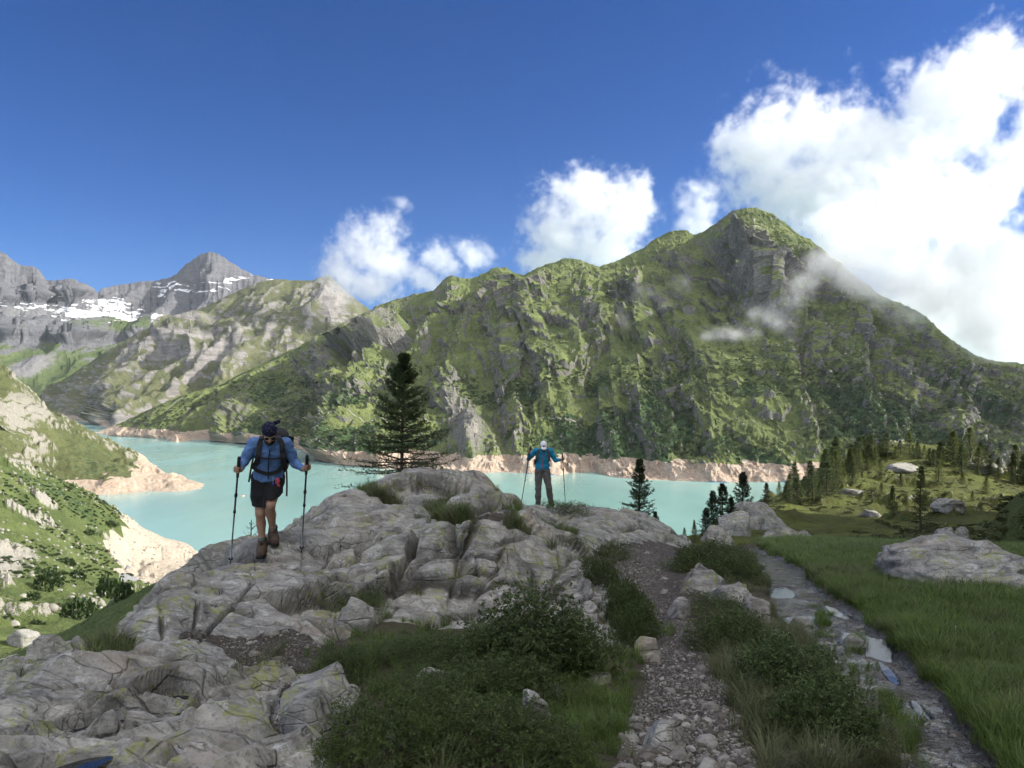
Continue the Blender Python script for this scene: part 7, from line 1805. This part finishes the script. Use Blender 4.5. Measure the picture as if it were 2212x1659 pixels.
def make_cloud(name, blobs, mat, voxel, noise_scale=0.006, amp=0.9, soft=0.30, shear=(0, 0, 0), stretch=(1, 1, 1), detail=7, rough=0.62, pad=1.25, cut=0.0, step=1.0):
    """blobs: (u, v, Y, ru, rv, depth radius in metres, tilt) measured in the picture, turned into ellipsoids that really stand there"""
    E = []
    for (u, v, Yc, ru, rv, rd, tilt) in blobs:
        c = np.array(at(u, v, Yc)); E.append((c, 1.06 * ru / F0 * Yc, 1.06 * rv / F0 * Yc, rd, tilt))
    lo = np.min([c - np.array([max(a, b), d, max(a, b)]) * pad for c, a, b, d, t in E], 0)
    hi = np.max([c + np.array([max(a, b), d, max(a, b)]) * pad for c, a, b, d, t in E], 0)
    org = (lo + hi) / 2; org[2] = lo[2]
    G = GN(name + '_density')
    pos = G.n('GeometryNodeInputPosition').outputs[0]
    f = None
    for c, a, b, d, tilt in E:
        r = G.n('ShaderNodeVectorRotate', rotation_type='AXIS_ANGLE')
        G.put(r.inputs['Vector'], G.vmath('SUBTRACT', pos, tuple(c - org)).outputs[0])
        r.inputs['Axis'].default_value = (0, 1, 0); r.inputs['Angle'].default_value = -tilt
        s = G.vmath('MULTIPLY', r.outputs[0], (1 / a, 1 / d, 1 / b)).outputs[0]
        L = G.vmath('LENGTH', s).outputs['Value']
        e = G.math('SUBTRACT', 1.0, L)                              # 1 at the centre, 0 on the ellipsoid
        if f is None: f = e
        else:
            m = G.n('ShaderNodeMath', operation='SMOOTH_MAX'); G.put(m.inputs[0], f); G.put(m.inputs[1], e); m.inputs[2].default_value = 0.25
            f = m.outputs[0]
    p2 = G.vmath('MULTIPLY', pos, stretch).outputs[0]
    rot = G.n('ShaderNodeVectorRotate', rotation_type='EULER_XYZ'); G.put(rot.inputs['Vector'], p2); rot.inputs['Rotation'].default_value = shear
    n1 = G.noise(rot.outputs[0], noise_scale, detail, rough, 0.4)
    n2 = G.noise(rot.outputs[0], noise_scale * 3.1, detail - 2, rough, 0.2)
    nn = G.math('ADD', G.math('MULTIPLY', G.math('SUBTRACT', n1, 0.5), amp * 2.0), G.math('MULTIPLY', G.math('SUBTRACT', n2, 0.5), amp * 1.65))
    d = G.math('SUBTRACT', G.math('ADD', f, nn), cut)
    d = G.math('DIVIDE', d, soft, clamp=True)
    d = G.math('MULTIPLY', d, d)
    vc = G.n('GeometryNodeVolumeCube')
    G.put(vc.inputs['Density'], d)
    vc.inputs['Min'].default_value = tuple(lo - org); vc.inputs['Max'].default_value = tuple(hi - org)
    res = np.maximum(8, ((hi - lo) / voxel)).astype(int)
    for k, ax in enumerate('XYZ'): vc.inputs['Resolution ' + ax].default_value = int(res[k])
    sm = G.n('GeometryNodeSetMaterial'); sm.inputs['Material'].default_value = mat
    G.g.links.new(vc.outputs[0], sm.inputs[0]); G.g.links.new(sm.outputs[0], G.out.inputs[0])
    me = bpy.data.meshes.new(name); me.materials.append(mat)
    o = link(bpy.data.objects.new(name, me)); o.location = tuple(org)
    md = o.modifiers.new('density', 'NODES'); md.node_group = G.g
    return o

mat_cloud = cloud_material('cloud_vapour', 0.0085)
mat_thin = cloud_material('thin_cloud_vapour', 0.006)
mat_mist = cloud_material('mist_vapour', 0.011)
def cloud_thing(name, label, blobs, mat, *a, **k):
    o = make_cloud(name, blobs, mat, *a, **k)
    tag(o, label, 'cloud', kind='stuff')
    return o
big = [(1640, 320, 3600, 95, 95, 220, 0.3), (1750, 270, 3600, 110, 75, 220, 0.2), (1690, 420, 3550, 110, 70, 220, 0.2), (1900, 330, 3600, 150, 110, 260, 0.5), (2050, 230, 3600, 110, 90, 240, 0.7), (2160, 160, 3600, 90, 75, 200, 0.8),
       (1800, 430, 3550, 150, 90, 260, 0.3), (1960, 480, 3400, 190, 130, 320, 0.3), (2110, 600, 3300, 150, 130, 300, 0.5), (2230, 320, 3600, 70, 130, 240, 0.6), (2240, 680, 3200, 110, 110, 260, 0.0), (1850, 530, 3200, 120, 80, 260, 0.4), (2030, 650, 2900, 130, 90, 240, 0.0), (2130, 720, 2650, 120, 70, 200, -0.2), (2240, 770, 2500, 110, 50, 180, 0.0)]
cloud_thing('cloud_bank', 'largest bright cloud bank behind the right shoulder of the peak', big, mat_cloud, 8.5, 0.0036, 1.75, 0.45, shear=(0, 0.6, 0), rough=0.74, detail=9, pad=1.3)
low = [(1850, 590, 1980, 95, 62, 130, 0.5), (1940, 610, 1940, 120, 62, 150, 0.2), (2050, 640, 1880, 115, 72, 150, -0.3), (2140, 690, 1820, 90, 60, 130, -0.5), (1790, 570, 2040, 50, 70, 100, 0.8), (2090, 560, 1930, 110, 90, 140, 0.0), (2190, 740, 1780, 70, 45, 100, -0.3)]
cloud_thing('clinging_cloud', 'low cloud clinging to the shoulder right of the peak', low, mat_cloud, 8.0, 0.0055, 1.3, 0.5, shear=(0, 0.6, 0), rough=0.66, detail=7, pad=1.3)
cloud_thing('summit_cloud', 'white cloud standing behind the ridge left of the peak', [(1270, 440, 4300, 85, 70, 200, 0.2), (1200, 500, 4300, 65, 65, 200, 0.5), (1345, 470, 4300, 65, 90, 200, 0.2), (1185, 565, 4300, 70, 40, 180, 0.2), (1300, 545, 4300, 110, 60, 220, 0.0), (1385, 420, 4300, 30, 45, 100, 0.4)], mat_cloud, 10.0, 0.0042, 1.6, 0.45, rough=0.74, detail=8, pad=1.35)
cloud_thing('gap_cloud', 'small white cloud in the gap between summit cloud and peak', [(1510, 440, 4300, 50, 55, 130, 0.2), (1500, 490, 4300, 50, 40, 120, 0.0)], mat_cloud, 12.0, 0.0045, 1.3, 0.6, rough=0.66, detail=7, pad=1.35)
cloud_thing('ragged_cloud', 'ragged cloud rising over the saddle at centre left', [(790, 540, 4700, 60, 60, 180, 0.6), (740, 590, 4700, 60, 45, 180, 0.5), (830, 510, 4700, 45, 55, 150, 0.5), (850, 580, 4700, 60, 50, 180, 0.2), (800, 620, 4700, 70, 40, 180, 0.2), (868, 436, 4700, 22, 12, 60, 0.3),
    (960, 570, 4700, 60, 35, 150, 0.4), (1020, 555, 4700, 50, 30, 130, 0.4), (920, 605, 4700, 70, 28, 150, 0.3), (1060, 545, 4700, 26, 14, 60, 0.8)], mat_thin, 11.0, 0.0046, 1.75, 0.5, rough=0.75, detail=8, pad=1.35)
cloud_thing('mist_wisp', 'slanting wisp of mist drifting across the face below the peak', [(1758, 570, 1990, 32, 60, 70, 0.5), (1718, 640, 1930, 38, 62, 70, 0.55), (1670, 698, 1860, 62, 38, 70, 0.4), (1590, 722, 1800, 70, 18, 60, 0.1), (1535, 728, 1780, 46, 12, 50, 0.0)], mat_mist, 5.0, 0.011, 1.8, 1.0, rough=0.74, detail=7, pad=1.4)
cloud_thing('mist_puff', 'faint puff of mist in the upper gully left of the slanting wisp', [(1480, 610, 2250, 40, 34, 60, 0.4), (1440, 660, 2200, 36, 24, 50, 0.0), (1345, 690, 2100, 18, 40, 50, -0.2), (1400, 640, 2150, 40, 30, 50, 0.2)], mat_thin, 6.0, 0.011, 1.9, 1.3, rough=0.72, detail=7, pad=1.4)

cloud_thing('passing_cloud', 'cloud beyond the right edge that shades the flank under the bank', [(2850, 150, 2100, 330, 260, 420, 0.2), (3100, 60, 2200, 300, 240, 380, 0.0), (2700, 60, 2300, 200, 180, 260, 0.0)], mat_thin, 34.0, 0.003, 1.2, 0.7, detail=4, pad=1.2)

# ------------------------------------------------------------------ haze: a closed box of thin even air round everything on the ground
M = Mat('mountain_air')
v = M.n('ShaderNodeVolumePrincipled')
v.inputs['Color'].default_value = (0.80, 0.88, 1.0, 1); v.inputs['Density'].default_value = 0.00001; v.inputs['Anisotropy'].default_value = 0.2; v.inputs['Density Attribute'].default_value = ''
M.m.cycles.homogeneous_volume = True
M.link(v.outputs[0], M.out.inputs['Volume'])
z0, z1 = LAKE_Z - 41.0, 1560.0
hb = np.array([(x, y, z) for x in (-6000, 4000) for y in (-400, 9600) for z in (z0, z1)], float)
hz = link(bpy.data.objects.new('haze', raw_mesh('haze', hb, np.array([[0, 1, 3, 2], [4, 6, 7, 5], [0, 4, 5, 1], [2, 3, 7, 6], [0, 2, 6, 4], [1, 5, 7, 3]]), False, [M.m])))
tag(hz, 'thin blue mountain haze', kind='stuff')
